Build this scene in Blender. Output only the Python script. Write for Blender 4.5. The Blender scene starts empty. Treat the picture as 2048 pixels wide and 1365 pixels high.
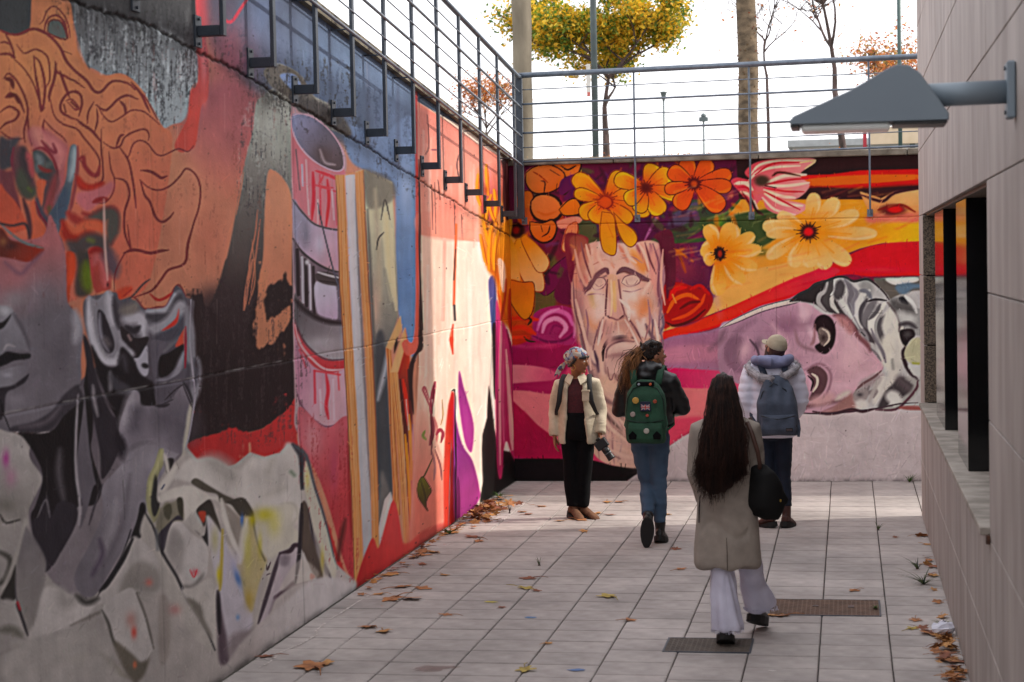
import bpy, math, random
import numpy as np
from mathutils import Vector, Matrix

# ================================================================ camera, world, sun, exposure
S = bpy.context.scene
COL = S.collection
CAM_H = 2.4
cam = bpy.data.cameras.new('camera'); cam_ob = bpy.data.objects.new('camera', cam); COL.objects.link(cam_ob); S.camera = cam_ob
RIGHT = (0.98503248, 0.1712981, -0.01918253); UP = (0.01182477, 0.04387054, 0.99896724); FWD = (-0.17196273, 0.98424201, -0.04118835)
cam_ob.matrix_world = Matrix(((RIGHT[0], UP[0], -FWD[0], 0), (RIGHT[1], UP[1], -FWD[1], 0), (RIGHT[2], UP[2], -FWD[2], CAM_H), (0, 0, 0, 1)))
cam.sensor_width = 36; FPX = 3850.; cam.lens = FPX/2048*36
cam.clip_start = .1; cam.clip_end = 6000
cam.dof.use_dof = True; cam.dof.focus_distance = 17.5; cam.dof.aperture_fstop = 4.2

SUN_EL, SUN_AZ = math.radians(39), math.radians(90-17)     # azimuth counted from +Y towards +X
W = bpy.data.worlds.new('World'); S.world = W; W.use_nodes = True
nt = W.node_tree; nt.nodes.clear()
sky = nt.nodes.new('ShaderNodeTexSky'); sky.sky_type = 'NISHITA'; sky.sun_disc = False
sky.sun_elevation = SUN_EL; sky.sun_rotation = SUN_AZ; sky.air_density = 1.0; sky.dust_density = 4.0; sky.ozone_density = 1.0
bg = nt.nodes.new('ShaderNodeBackground'); bg.inputs[1].default_value = .15
wo = nt.nodes.new('ShaderNodeOutputWorld'); veil = nt.nodes.new('ShaderNodeMix'); veil.data_type = 'RGBA'; veil.inputs[0].default_value = .8       # thin bright cloud over the whole sky
veil.inputs[7].default_value = (8.9, 8.8, 9.1, 1); nt.links.new(sky.outputs[0], veil.inputs[6]); nt.links.new(veil.outputs[2], bg.inputs[0]); nt.links.new(bg.outputs[0], wo.inputs[0])
sun = bpy.data.lights.new('sun', 'SUN'); sun.energy = 2.15; sun.angle = math.radians(1.5); sun.color = (1, .94, .84)
sun_ob = bpy.data.objects.new('sun', sun); COL.objects.link(sun_ob)
sd = Vector((math.cos(SUN_EL)*math.sin(SUN_AZ), math.cos(SUN_EL)*math.cos(SUN_AZ), math.sin(SUN_EL)))
sun_ob.rotation_euler = sd.to_track_quat('Z', 'Y').to_euler(); sun_ob.location = (0, 0, 30)
S.view_settings.view_transform = 'Standard'; S.view_settings.look = 'None'; S.view_settings.gamma = 1
S.view_settings.exposure = .68
try: S.view_settings.use_curve_mapping = False
except Exception: pass
S.cycles.use_denoising = True
S.cycles.max_bounces = 8; S.cycles.diffuse_bounces = 5; S.cycles.glossy_bounces = 3
random.seed(7)

# ================================================================ helpers
def srgb(c):
    if isinstance(c, str): c = [int(c[i:i+2], 16)/255 for i in (0, 2, 4)]
    return tuple((v/12.92 if v <= .04045 else ((v+.055)/1.055)**2.4) for v in c[:3])
_m = {}
def mat(name, c, rough=.8, c2=None, scale=8., detail=4, bump=0., bscale=None, metal=0., spec=.5, stretch=None, mixlo=.35, mixhi=.65, coat=0., sheen=0., island=0., objvar=0., kind='noise', trans=0.):
    if name in _m: return _m[name]
    m = bpy.data.materials.new(name); m.use_nodes = True; n = m.node_tree.nodes; l = m.node_tree.links
    b = n['Principled BSDF']; b.inputs['Roughness'].default_value = rough; b.inputs['Metallic'].default_value = metal
    b.inputs['Specular IOR Level'].default_value = spec; b.inputs['Coat Weight'].default_value = coat
    if sheen: b.inputs['Sheen Weight'].default_value = sheen
    if trans: b.inputs['Transmission Weight'].default_value = trans
    tc = n.new('ShaderNodeTexCoord'); mp = n.new('ShaderNodeMapping'); l.new(tc.outputs['Object'], mp.inputs[0])
    if stretch: mp.inputs['Scale'].default_value = stretch
    if kind == 'voronoi': tx = n.new('ShaderNodeTexVoronoi'); out = tx.outputs['Distance']
    else: tx = n.new('ShaderNodeTexNoise'); tx.inputs['Detail'].default_value = detail; out = tx.outputs['Fac']
    tx.inputs['Scale'].default_value = scale; l.new(mp.outputs[0], tx.inputs['Vector'])
    c = srgb(c); c2 = srgb(c2) if c2 else tuple(v*.8 for v in c)
    r = n.new('ShaderNodeValToRGB'); e = r.color_ramp.elements
    e[0].position = mixlo; e[0].color = (*c2, 1); e[1].position = mixhi; e[1].color = (*c, 1); l.new(out, r.inputs[0])
    last = r.outputs[0]
    if island or objvar:
        g = n.new('ShaderNodeNewGeometry') if island else n.new('ShaderNodeObjectInfo'); o = g.outputs['Random Per Island' if island else 'Random']
        mr = n.new('ShaderNodeMapRange'); v = island or objvar; mr.inputs[3].default_value = 1-v; mr.inputs[4].default_value = 1+v; l.new(o, mr.inputs[0])
        mx = n.new('ShaderNodeVectorMath'); mx.operation = 'SCALE'; l.new(last, mx.inputs[0]); l.new(mr.outputs[0], mx.inputs['Scale']); last = mx.outputs[0]
    l.new(last, b.inputs['Base Color'])
    if bump:
        t2 = n.new('ShaderNodeTexNoise'); t2.inputs['Scale'].default_value = bscale or scale*4; t2.inputs['Detail'].default_value = 5; l.new(mp.outputs[0], t2.inputs['Vector'])
        bp = n.new('ShaderNodeBump'); bp.inputs['Strength'].default_value = bump; bp.inputs['Distance'].default_value = .01
        l.new(t2.outputs['Fac'], bp.inputs['Height']); l.new(bp.outputs[0], b.inputs['Normal'])
    _m[name] = m
    return m
def tag(o, label=None, cat=None, group=None, kind=None):
    if label: o['label'] = label
    if cat: o['category'] = cat
    if group: o['group'] = group
    if kind: o['kind'] = kind
    return o
def empty(name, loc=(0, 0, 0), rz=0.):
    o = bpy.data.objects.new(name, None); COL.objects.link(o); o.location = loc; o.rotation_euler = (0, 0, rz); o.empty_display_size = .1
    return o
def mesh_ob(name, me, parent=None):
    o = bpy.data.objects.new(name, me); COL.objects.link(o)
    if parent is not None: o.parent = parent
    return o
class MB:
    def __init__(s): s.v = []; s.f = []
    def add(s, v, f):
        k = len(s.v); s.v += [tuple(p) for p in v]; s.f += [tuple(i+k for i in q) for q in f]
    def box(s, a, b, bev=0.):
        x0, y0, z0 = a; x1, y1, z1 = b
        if bev <= 0:
            s.add([(x0, y0, z0), (x1, y0, z0), (x1, y1, z0), (x0, y1, z0), (x0, y0, z1), (x1, y0, z1), (x1, y1, z1), (x0, y1, z1)],
                  [(0, 3, 2, 1), (4, 5, 6, 7), (0, 1, 5, 4), (1, 2, 6, 5), (2, 3, 7, 6), (3, 0, 4, 7)]); return
        V = []; F = []; c = [(x0, x1), (y0, y1), (z0, z1)]; idx = {}
        for i in range(8):
            s3 = [(i >> k) & 1 for k in range(3)]
            for ax in range(3):
                p = [c[k][s3[k]] if k == ax else c[k][s3[k]]+(bev if s3[k] == 0 else -bev) for k in range(3)]
                idx[(i, ax)] = len(V); V.append(p)
            F.append((idx[(i, 0)], idx[(i, 1)], idx[(i, 2)]) if sum(s3) % 2 == 0 else (idx[(i, 0)], idx[(i, 2)], idx[(i, 1)]))
        for ax in range(3):
            u, w = (ax+1) % 3, (ax+2) % 3
            for sd_ in (0, 1):
                q = [sd_ << ax, (sd_ << ax) | (1 << u), (sd_ << ax) | (1 << u) | (1 << w), (sd_ << ax) | (1 << w)]
                q = [idx[(i, ax)] for i in q]; F.append(tuple(q) if sd_ else tuple(q[::-1]))
            for a_ in (0, 1):
                for b_ in (0, 1):
                    i0 = (a_ << u) | (b_ << w); i1 = i0 | (1 << ax)
                    q = (idx[(i0, u)], idx[(i1, u)], idx[(i1, w)], idx[(i0, w)]); F.append(q if a_ == b_ else q[::-1])
        s.add(V, F)
    def tube(s, P, R, n=8, cap=True, side=(1, 0, 0)):
        P = [Vector(p) for p in P]; m = len(P); R = R if isinstance(R, (list, tuple)) and len(R) == m else [R]*m
        V = []; F = []; sdv = Vector(side)
        for i in range(m):
            t = (P[min(i+1, m-1)]-P[max(i-1, 0)]); t = t.normalized() if t.length > 1e-9 else Vector((0, 0, 1))
            u = sdv-t*sdv.dot(t)
            if u.length < .1: u = Vector((0, 1, 0))-t*t.y
            if u.length < .1: u = Vector((0, 0, 1))-t*t.z
            u.normalize(); w = t.cross(u); r = R[i]; rx, ry = r if isinstance(r, tuple) else (r, r)
            for k in range(n):
                a = 2*math.pi*k/n; V.append(P[i]+u*(rx*math.cos(a))+w*(ry*math.sin(a)))
        for i in range(m-1):
            for k in range(n):
                k2 = (k+1) % n; F.append((i*n+k, i*n+k2, (i+1)*n+k2, (i+1)*n+k))
        if cap: F.append(tuple(range(n))[::-1]); F.append(tuple((m-1)*n+k for k in range(n)))
        s.add(V, F)
    def prism(s, poly, y0, y1):      # polygon in x,z extruded along y
        n = len(poly); V = [(x, y0, z) for x, z in poly]+[(x, y1, z) for x, z in poly]
        s.add(V, [tuple(range(n)), tuple(range(n, 2*n))[::-1]]+[(i, i+n, (i+1) % n+n, (i+1) % n) for i in range(n)])
    def ell(s, c, r, n=12, m=8, pw=1., rot=None):
        V = []; F = []; c = Vector(c)
        for j in range(m+1):
            ph = math.pi*j/m-math.pi/2
            for i in range(n):
                a = 2*math.pi*i/n; f = lambda q: math.copysign(abs(q)**pw, q)
                p = Vector((r[0]*f(math.cos(ph))*f(math.cos(a)), r[1]*f(math.cos(ph))*f(math.sin(a)), r[2]*f(math.sin(ph))))
                if rot is not None: p = rot@p
                V.append(c+p)
        for j in range(m):
            for i in range(n): F.append((j*n+i, j*n+(i+1) % n, (j+1)*n+(i+1) % n, (j+1)*n+i))
        s.add(V, F)
    def loft(s, secs, n=24, pw=1.):   # sections (z, cx, cy, rx, ry) stacked upward
        V = []; F = []; f = lambda q: math.copysign(abs(q)**pw, q)
        for z, cx, cy, rx, ry in secs:
            for k in range(n):
                a = 2*math.pi*k/n; V.append((cx+rx*f(math.cos(a)), cy+ry*f(math.sin(a)), z))
        for i in range(len(secs)-1):
            for k in range(n):
                k2 = (k+1) % n; F.append((i*n+k, i*n+k2, (i+1)*n+k2, (i+1)*n+k))
        F.append(tuple(range(n))[::-1]); F.append(tuple((len(secs)-1)*n+k for k in range(n)))
        s.add(V, F)
    def mesh(s, name, m=None, sm=False):
        me = bpy.data.meshes.new(name); me.from_pydata(s.v, [], s.f); me.update()
        if m: me.materials.append(m)
        if sm: me.polygons.foreach_set('use_smooth', [True]*len(me.polygons))
        return me
    def build(s, name, m, parent=None, sm=False): return mesh_ob(name, s.mesh(name, m, sm), parent)
    def fuse(s, name, m, parent=None, vox=.01, it=4, disp=None, fac=.6):   # one continuous skin over all the pieces
        o = s.build(name, m, None); md = o.modifiers.new('r', 'REMESH'); md.mode = 'VOXEL'; md.voxel_size = vox; md.use_smooth_shade = True
        if it:
            ms = o.modifiers.new('s', 'SMOOTH'); ms.iterations = it; ms.factor = fac
        bpy.context.view_layer.update()
        ev = o.evaluated_get(bpy.context.evaluated_depsgraph_get()); me = bpy.data.meshes.new_from_object(ev)
        o.modifiers.clear(); old = o.data; o.data = me; bpy.data.meshes.remove(old); me.name = name
        if not me.materials: me.materials.append(m)
        if disp:
            k = len(me.vertices); co = np.empty(k*3); me.vertices.foreach_get('co', co); co = co.reshape(-1, 3)
            no = np.empty(k*3); me.vertices.foreach_get('normal', no); no = no.reshape(-1, 3)
            me.vertices.foreach_set('co', (co+no*disp(co, no)[:, None]).ravel()); me.update()
        me.polygons.foreach_set('use_smooth', [True]*len(me.polygons))
        if parent is not None: o.parent = parent
        return o
def wavy(seed, freq, amp, st=(1, 1, 1), n=7):
    r = np.random.RandomState(seed); K = r.randn(n, 3)*freq*np.array(st); ph = r.rand(n)*6.28; K2 = r.randn(n, 3)*freq*.5*np.array(st)
    def f(co, no=None):
        w = np.sin(co@K2.T+ph).sum(1)[:, None]*.5
        return amp*np.sin(co@K.T+ph+w).mean(1)*1.6
    return f

# ---------------------------------------------------------------- painter (2D paint layers for the wall murals)
def PT(s):
    return np.array([[float(v) for v in p.split(',')] for p in s.split()])
def smooth(p, closed=True, n=5):
    p = np.asarray(p, float)
    if len(p) < 3: return p
    if closed: q = np.vstack([p[-1:], p, p[:2]])
    else: q = np.vstack([2*p[:1]-p[1:2], p, 2*p[-1:]-p[-2:-1]])
    out = []
    for i in range(1, len(q)-2):
        a, b, c, d = q[i-1], q[i], q[i+1], q[i+2]
        for k in range(n):
            t = k/n
            out.append(.5*((2*b)+(c-a)*t+(2*a-5*b+4*c-d)*t*t+(3*b-a-3*c+d)*t**3))
    if not closed: out.append(q[-2])
    return np.array(out)
def col(c):
    if isinstance(c, str):
        return np.array([int(c[i:i+2], 16) for i in (0, 2, 4)])/255.
    return np.array(c)/255.
def boxblur(a, r, ax):
    r = int(r)
    if r < 1: return a
    pad = [(0, 0)]*a.ndim; pad[ax] = (r+1, r)
    c = np.cumsum(np.pad(a, pad, mode='edge'), axis=ax)
    n = a.shape[ax]
    hi = np.take(c, range(2*r+1, 2*r+1+n), axis=ax); lo = np.take(c, range(0, n), axis=ax)
    return (hi-lo)/(2*r+1)
def blur(a, r):
    for _ in range(2):
        a = boxblur(boxblur(a, r, 0), r, 1)
    return a
def vnoise(h, w, cy, cx, seed):
    rs = np.random.RandomState(seed)
    gh, gw = int(h/cy)+3, int(w/cx)+3
    g = rs.rand(gh, gw)
    y = np.arange(h)/cy; x = np.arange(w)/cx
    yi = y.astype(int); xi = x.astype(int); fy = (y-yi); fx = (x-xi)
    fy = (fy*fy*(3-2*fy))[:, None]; fx = (fx*fx*(3-2*fx))[None]
    a = g[yi][:, xi]; b = g[yi][:, xi+1]; c = g[yi+1][:, xi]; d = g[yi+1][:, xi+1]
    return (a*(1-fx)+b*fx)*(1-fy)+(c*(1-fx)+d*fx)*fy
def fnoise(h, w, cy, cx, seed, o=4):
    s = 0; t = 0; k = 1.
    for i in range(o):
        s = s+k*vnoise(h, w, max(cy/2**i, 1.01), max(cx/2**i, 1.01), seed+i); t += k; k *= .55
    return s/t
class Cv:
    def __init__(s, x0, y0, x1, y1, sc, base):
        s.x0, s.y0, s.sc = x0, y0, sc
        s.W, s.H = int((x1-x0)*sc), int((y1-y0)*sc)
        s.a = np.ones((s.H, s.W, 3))*col(base)
        s.n1 = fnoise(s.H, s.W, 26*sc, 26*sc, 5, 4)-.5
        s.n2 = fnoise(s.H, s.W, 120*sc, 7*sc, 9, 3)-.5
    def box(s, p, m):
        x0 = max(0, int(np.floor(p[:, 0].min()-m))); x1 = min(s.W, int(np.ceil(p[:, 0].max()+m))+1)
        y0 = max(0, int(np.floor(p[:, 1].min()-m))); y1 = min(s.H, int(np.ceil(p[:, 1].max()+m))+1)
        return x0, x1, y0, y1
    def T(s, p): return (np.asarray(p, float)-[s.x0, s.y0])*s.sc
    def cov(s, p, x0, x1, y0, y1):
        SS = 3; h, w = y1-y0, x1-x0
        D = np.zeros((h*SS, w+2)); q = np.roll(p, -1, 0)
        for (ax, ay), (bx, by) in zip(p, q):
            if ay == by: continue
            sg = 1. if by > ay else -1.
            if sg < 0: ax, ay, bx, by = bx, by, ax, ay
            r0 = max(0, int(np.ceil((ay-y0)*SS-.5))); r1 = min(h*SS, int(np.ceil((by-y0)*SS-.5)))
            if r1 <= r0: continue
            r = np.arange(r0, r1); yy = (r+.5)/SS+y0
            xx = np.clip(ax+(bx-ax)*(yy-ay)/(by-ay)-x0, 0, w)
            xi = xx.astype(int); f = xx-xi
            D[r, xi] += sg*(1-f); D[r, xi+1] += sg*f
        c = np.clip(np.abs(np.cumsum(D, 1)[:, :w]), 0, 1)
        return c.reshape(h, SS, w).mean(1)
    def comp(s, al, c, x0, x1, y0, y1):
        s.a[y0:y1, x0:x1] += (c-s.a[y0:y1, x0:x1])*al[..., None]
    # filled shape; c = colour or (colour, (x,y), colour, (x,y)) gradient ; b = edge softness in photo px ; r = ragged edge
    def F(s, pts, c, b=0, sm=1, o=1., r=0, k='', line=None, lw=2, sh=None):
        p0 = PT(pts) if isinstance(pts, str) else np.asarray(pts, float)
        p = s.T(smooth(p0) if sm else p0)
        m = b*s.sc*2+3+r
        x0, x1, y0, y1 = s.box(p, m)
        if x1 <= x0 or y1 <= y0: return
        al = s.cov(p, x0, x1, y0, y1)
        if r:
            al = np.clip((blur(al, r*s.sc)-.5+(s.n1[y0:y1, x0:x1]*1.6+s.n2[y0:y1, x0:x1]*.8))*5+.5, 0, 1)
        if b: al = blur(al, max(1, b*s.sc*.6))
        if isinstance(c, tuple) and not isinstance(c[0], (int, float)):
            c0, a, c1, d = c; a = s.T([a])[0]; d = s.T([d])[0]
            yy, xx = np.mgrid[y0:y1, x0:x1]; v = d-a
            t = np.clip(((xx-a[0])*v[0]+(yy-a[1])*v[1])/(v@v), 0, 1)[..., None]
            cc = col(c0)*(1-t)+col(c1)*t
        else: cc = col(c)
        s.comp(al*o, cc, x0, x1, y0, y1)
        if sh:   # (colour, offset x, offset y, softness, opacity): inner shading on one side
            c2, dx, dy, bb, oo = sh
            q = blur(s.cov(p+np.array([dx, dy])*s.sc, x0, x1, y0, y1), max(1, bb*s.sc*.6))
            s.comp(al*(1-q)*oo, col(c2), x0, x1, y0, y1)
        if line: s.L(np.vstack([p0, p0[:1]]), line, lw, sm=sm)
    # brush stroke
    def L(s, pts, c, w=4, b=.7, sm=1, o=1., taper=1):
        p = PT(pts) if isinstance(pts, str) else np.asarray(pts, float)
        if sm and len(p) > 2: p = smooth(p, False, 4)
        p = s.T(p); n = len(p)
        ws = np.array([w]*n, float) if np.isscalar(w) else np.interp(np.linspace(0, 1, n), np.linspace(0, 1, len(w)), w)
        if taper and np.isscalar(w): ws = ws*(.45+.55*np.minimum(1, np.minimum(np.linspace(0, 1, n), np.linspace(1, 0, n))*5))
        ws = ws*s.sc*.5; bb = max(.5, b*s.sc); m = ws.max()+bb+1
        X0, X1, Y0, Y1 = s.box(p, m)
        if X1 <= X0 or Y1 <= Y0: return
        A = np.zeros((Y1-Y0, X1-X0))
        for i in range(n-1):
            x0, x1, y0, y1 = s.box(p[i:i+2], m)
            if x1 <= x0 or y1 <= y0: continue
            yy, xx = np.mgrid[y0:y1, x0:x1]; a = p[i]; v = p[i+1]-a
            t = np.clip(((xx-a[0])*v[0]+(yy-a[1])*v[1])/(v@v+1e-9), 0, 1)
            d = np.hypot(xx-a[0]-t*v[0], yy-a[1]-t*v[1])-(ws[i]*(1-t)+ws[i+1]*t)
            q = A[y0-Y0:y1-Y0, x0-X0:x1-X0]
            np.maximum(q, np.clip(.5-d/(2*bb), 0, 1), out=q)
        s.comp(A*o, col(c), X0, X1, Y0, Y1)
    # soft round patch
    def E(s, x, y, rx, ry, c, o=.8, rot=0, hard=1.):
        p = s.T([[x, y]])[0]; R = max(rx, ry)*s.sc*1.6
        x0, x1, y0, y1 = s.box(np.array([p]), R)
        if x1 <= x0 or y1 <= y0: return
        yy, xx = np.mgrid[y0:y1, x0:x1]; dx = (xx-p[0])/s.sc; dy = (yy-p[1])/s.sc
        ca, sa = np.cos(np.radians(rot)), np.sin(np.radians(rot))
        u = (dx*ca+dy*sa)/rx; v = (-dx*sa+dy*ca)/ry
        s.comp(np.exp(-(u*u+v*v)**hard*1.4)*o, col(c), x0, x1, y0, y1)
    def flower(s, cx, cy, petals, c1, c2, line, cc, cr, lw=3, edge=None):
        for ang, ln, wd in petals:
            a = np.radians(ang); d = np.array([np.cos(a), np.sin(a)]); n = np.array([-d[1], d[0]]); o = np.array([cx, cy])
            P = [o+d*t*ln+n*w*wd for t, w in ((.08, .16), (.4, .38), (.75, .5), (.94, .34), (1, 0), (.95, -.34), (.75, -.5), (.4, -.38), (.08, -.16))]
            s.F(P, (c2, tuple(o+d*ln*.15), c1, tuple(o+d*ln*.8)), b=.6)
            if edge: s.L([o+d*ln*.3+n*wd*.3, o+d*ln*.7+n*wd*.42, o+d*ln*.97+n*wd*.1], edge, 5, 2, o=.6)
            s.L([o+d*ln*.12, o+d*ln*.62+n*wd*.06], c2, 4, 2, o=.7); s.L([o+d*ln*.15+n*wd*.14, o+d*ln*.55+n*wd*.2], c2, 2.5, 1.2, o=.6)
            if line: s.L(P, line, lw)
        s.E(cx, cy, cr*1.5, cr*1.4, c2, .7)
        for k in range(16):
            a = k*.3927+.2; s.L([(cx+np.cos(a)*cr*.5, cy+np.sin(a)*cr*.5), (cx+np.cos(a)*cr*(1.05+.25*(k % 3)), cy+np.sin(a)*cr*(1.+.22*(k % 2)))], line or '3a1512', 4)
        s.E(cx, cy, cr, cr*.95, line or '3a1512', 1, hard=3); s.E(cx, cy, cr*.55, cr*.5, cc, 1, hard=2)
    # streaky or blotchy stain inside a shape
    def M(s, pts, c, thr=.5, o=.7, cy=34, cx=3.2, seed=1, b=6, k=7.):
        p = s.T(smooth(PT(pts))); x0, x1, y0, y1 = s.box(p, b*s.sc*2+2)
        if x1 <= x0 or y1 <= y0: return
        al = blur(s.cov(p, x0, x1, y0, y1), max(1, b*s.sc*.6)); n = fnoise(y1-y0, x1-x0, cy*s.sc, cx*s.sc, seed, 4)*.6+fnoise(y1-y0, x1-x0, 5*s.sc, 4*s.sc, seed+7, 3)*.4
        s.comp(al*np.clip((n-thr)*k, 0, 1)*o, col(c), x0, x1, y0, y1)
    # short dry-brush strokes in the local colour
    def brush(s, n, seed, ln=16, vert=.6, dv=.07):
        r = np.random.RandomState(seed)
        for i in range(n):
            x, y = r.rand()*s.W, r.rand()*s.H; a = s.a[int(y), int(x)]; l_ = ln*s.sc*(.4+r.rand()); th = r.randn()*(.35 if r.rand() < vert else 1.5)
            dx, dy = np.sin(th)*l_, np.cos(th)*l_; x0, x1 = x-dx/2, x+dx/2; y0, y1 = y-dy/2, y+dy/2
            b_ = s.a[min(s.H-1, max(0, int(y1))), min(s.W-1, max(0, int(x1)))]
            if np.abs(a-b_).max() > .12: continue
            s.L([(x0/s.sc+s.x0, y0/s.sc+s.y0), (x1/s.sc+s.x0, y1/s.sc+s.y0)], tuple(np.clip(a*(1+r.randn()*dv)+r.randn(3)*.008, 0, 1)*255), 1.2+r.rand()*3, .6, sm=0, o=.55)
    def finish(s, amt=.06):
        s.brush(5200, 77)
        s.a += .55*(s.a-blur(s.a, 2))+.35*(s.a-blur(s.a, 5))
        s.a *= 1+amt*2*s.n1[..., None]+amt*s.n2[..., None]
        rs = np.random.RandomState(3)
        s.a = np.clip(s.a, 0, 1)

def paint_back(S=1.):
    c = Cv(1000, 290, 1880, 980, S, '6e2138')
    F, L, E = c.F, c.L, c.E
    # ---- grounds
    F('990,280 1480,280 1480,700 990,700', ('5c1a35', (1040, 330), '7a2a30', (1040, 680)), sm=0)
    F('1470,280 1900,280 1900,350 1620,352 1600,360 1480,420', '33191a', sm=0, b=3)
    F('1600,352 1660,350 1720,342 1840,339 1900,339 1900,371 1800,373 1720,379 1640,378 1560,380', ('c8301c', (1600, 0), 'b81a1c', (1840, 0)), b=2, sm=0)
    F('1600,362 1700,352 1836,350 1836,360 1700,370 1620,374', 'dc6a30', b=3, o=.9)
    L('1600,372 1680,378 1760,376 1836,370', '7c2418', 7, 3)
    F('1560,378 1640,376 1720,379 1836,372 1900,372 1900,470 1560,470', '3f1c1e', b=2, sm=0)
    # orange-pink sweep to the right
    F('1480,400 1900,400 1900,470 1836,484 1770,486 1720,498 1640,530 1540,590 1440,620 1330,660 1325,600', ('e89a4c', (1480, 600), 'e0923c', (1800, 440)), sm=0, b=2)
    F('1720,384 1745,392 1763,398 1790,384 1836,380 1900,380 1900,440 1820,438 1740,430', ('eab478', (1800, 380), 'dc8850', (1790, 440)), b=1.5, sm=0)
    L('1722,390 1750,400 1768,402 1790,386 1836,378', '4a2028', 7, 2)
    F('1740,430 1836,425 1900,425 1900,452 1836,452 1745,450', 'd4705c', b=5); F('1740,450 1836,446 1900,446 1900,484 1836,484 1770,486', ('e8943c', (1740, 0), 'e6b23e', (1836, 0)), b=5)
    E(1786, 420, 34, 14, '54181a', .95, 0, 2); E(1790, 419, 17, 8, 'd0202c', 1, 0, 2); L('1757,420 1800,410 1830,424', '7e2018', 5, 2)
    # red field
    F('1900,483 1836,484 1770,488 1722,500 1640,540 1560,566 1440,625 1325,667 1325,681 1440,654 1520,615 1590,596 1680,552 1740,554 1836,552 1900,560', 'c01c30', b=1)
    F('1325,667 1440,625 1560,566 1640,536 1680,545 1600,585 1520,610 1440,650 1325,679', ('d84028', (1330, 670), 'c03440', (1640, 560)), b=2)
    E(1760, 540, 60, 8, 'd84848', .6)
    F('1325,645 1350,648 1420,605 1500,545 1560,530 1600,520 1640,535 1580,560 1450,618 1325,664', ('eeac60', (1330, 640), 'e8a860', (1600, 540)), b=1)
    # lower left magenta and pink bands
    F('990,680 1330,680 1330,980 990,980', ('8c2048', (1000, 690), 'a83a58', (1300, 900)), sm=0)
    F('1010,683 1060,690 1100,700 1145,692 1150,740 1080,735 1010,732', '861c44', b=3)
    L('1020,690 1060,694 1110,690', 'a83c60', 9, 4, o=.6)
    F('1005,735 1060,732 1105,742 1110,760 1060,765 1025,768 1005,772', ('d08084', (1020, 740), 'b04a64', (1100, 750)), b=3)
    F('1005,786 1040,782 1085,788 1140,800 1150,880 1090,880 1050,840 1005,800', ('cc7478', (1010, 800), 'c46a70', (1100, 860)), b=2)
    F('1010,800 1045,820 1075,850 1110,880 1120,922 1020,912 1010,900', '94183e', b=2)
    F('1150,700 1340,690 1400,700 1400,960 1150,960', 'b0405a', b=4)
    # sideways bust: neck and shoulder colours
    F('1325,682 1420,662 1470,640 1520,614 1560,604 1640,580 1700,620 1700,800 1560,800 1480,770 1400,745 1325,744', ('94607a', (1340, 700), '8c6474', (1560, 720)), b=1)
    F('1325,700 1400,690 1480,700 1440,720 1325,726', 'aa7080', b=8, o=.8)
    F('1325,742 1400,740 1470,748 1520,775 1530,800 1325,800', ('b42c54', (1330, 750), 'c85870', (1500, 790)), b=3)
    F('1325,788 1400,778 1470,780 1520,790 1540,815 1480,830 1400,862 1325,900', ('cc6a70', (1330, 800), 'd07c78', (1480, 800)), b=3)
    F('1325,850 1380,835 1440,840 1360,880 1325,900', 'c24058', b=6, o=.8)
    # plaster, unpainted
    F('1270,935 1340,890 1372,868 1420,848 1500,826 1600,822 1700,826 1760,815 1840,812 1900,812 1900,990 1240,990', 'aa9c9c', sm=0, b=1)
    L('1340,890 1372,868 1420,848 1500,826', 'a83c50', 4, 2)
    F('990,918 1100,918 1180,920 1230,932 1285,932 1280,945 1255,962 1240,990 990,990', '1c1517', b=1.5, sm=0)
    E(1290, 945, 22, 18, '6e6465', .8)
    L('1700,814 1790,812 1880,810', '8e5450', 3)
    # ---- leaves and roses among the flowers
    F('1060,540 1105,510 1120,560 1100,640 1060,640', '5a4a2c', b=5); F('1160,430 1200,460 1195,520 1150,480', '4e4a30', b=4)
    F('1075,575 1100,540 1130,515 1150,505 1140,545 1115,575 1090,592', '661840', b=2, line='48102c', lw=2); F('1110,580 1130,545 1150,520 1155,600 1130,610 1112,600', '5e1838', b=2)
    F('1325,490 1420,470 1440,560 1400,640 1330,640', '5c1f38', b=6); E(1370, 530, 26, 34, '8c3440', .7); E(1345, 520, 14, 30, '9c3038', .6); E(1400, 500, 22, 30, '5a2a50', .7)
    F('1300,478 1330,440 1360,405 1400,400 1440,405 1430,440 1390,470 1340,488', '3c4030', b=3); F('1310,470 1345,430 1390,405 1395,420 1370,450', '584060', b=4, o=.8)
    L('1305,482 1345,462 1400,455 1450,430 1480,400', '44502e', 8, 2); L('1330,484 1380,482 1420,478', '3a4a2c', 8, 2)
    F('1395,440 1460,430 1560,420 1560,470 1500,500 1420,470', '3e4a28', b=4); E(1440, 445, 12, 22, '5a7a28', .8); E(1530, 440, 14, 24, '35401f', .8); E(1525, 505, 22, 14, '44491f', .7)
    F('1240,395 1300,380 1350,405 1320,470 1270,480 1250,440', '541a3c', b=5); L('1290,480 1305,450 1315,430 1320,400', '8a4a70', 6, 2)
    E(1430, 590, 10, 44, 'a07884', .5, -14)
    rs = np.random.RandomState(21)
    for i in range(170):
        x = 1035+rs.rand()*430; y = 330+rs.rand()*230; a = rs.rand()*6.28; l_ = 14+rs.rand()*34
        if y > 500 and 1140 < x < 1335: continue
        if y > 470 and x > 1400: continue
        L([(x, y), (x+np.cos(a)*l_*.5+rs.randn()*3, y+np.sin(a)*l_*.5), (x+np.cos(a)*l_, y+np.sin(a)*l_)], ['3c1024', '8c2438', '541a48', '3c4428', '9c3030', 'b0501c', '2e1420', '64305c', 'c86828', '4c5428'][rs.randint(10)], 4+rs.rand()*9, 2.5, o=.55)
    # pink rose
    F('1060,640 1080,620 1120,612 1155,625 1160,660 1145,690 1100,686 1065,678 1055,660', '8e2c58', b=3)
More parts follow.
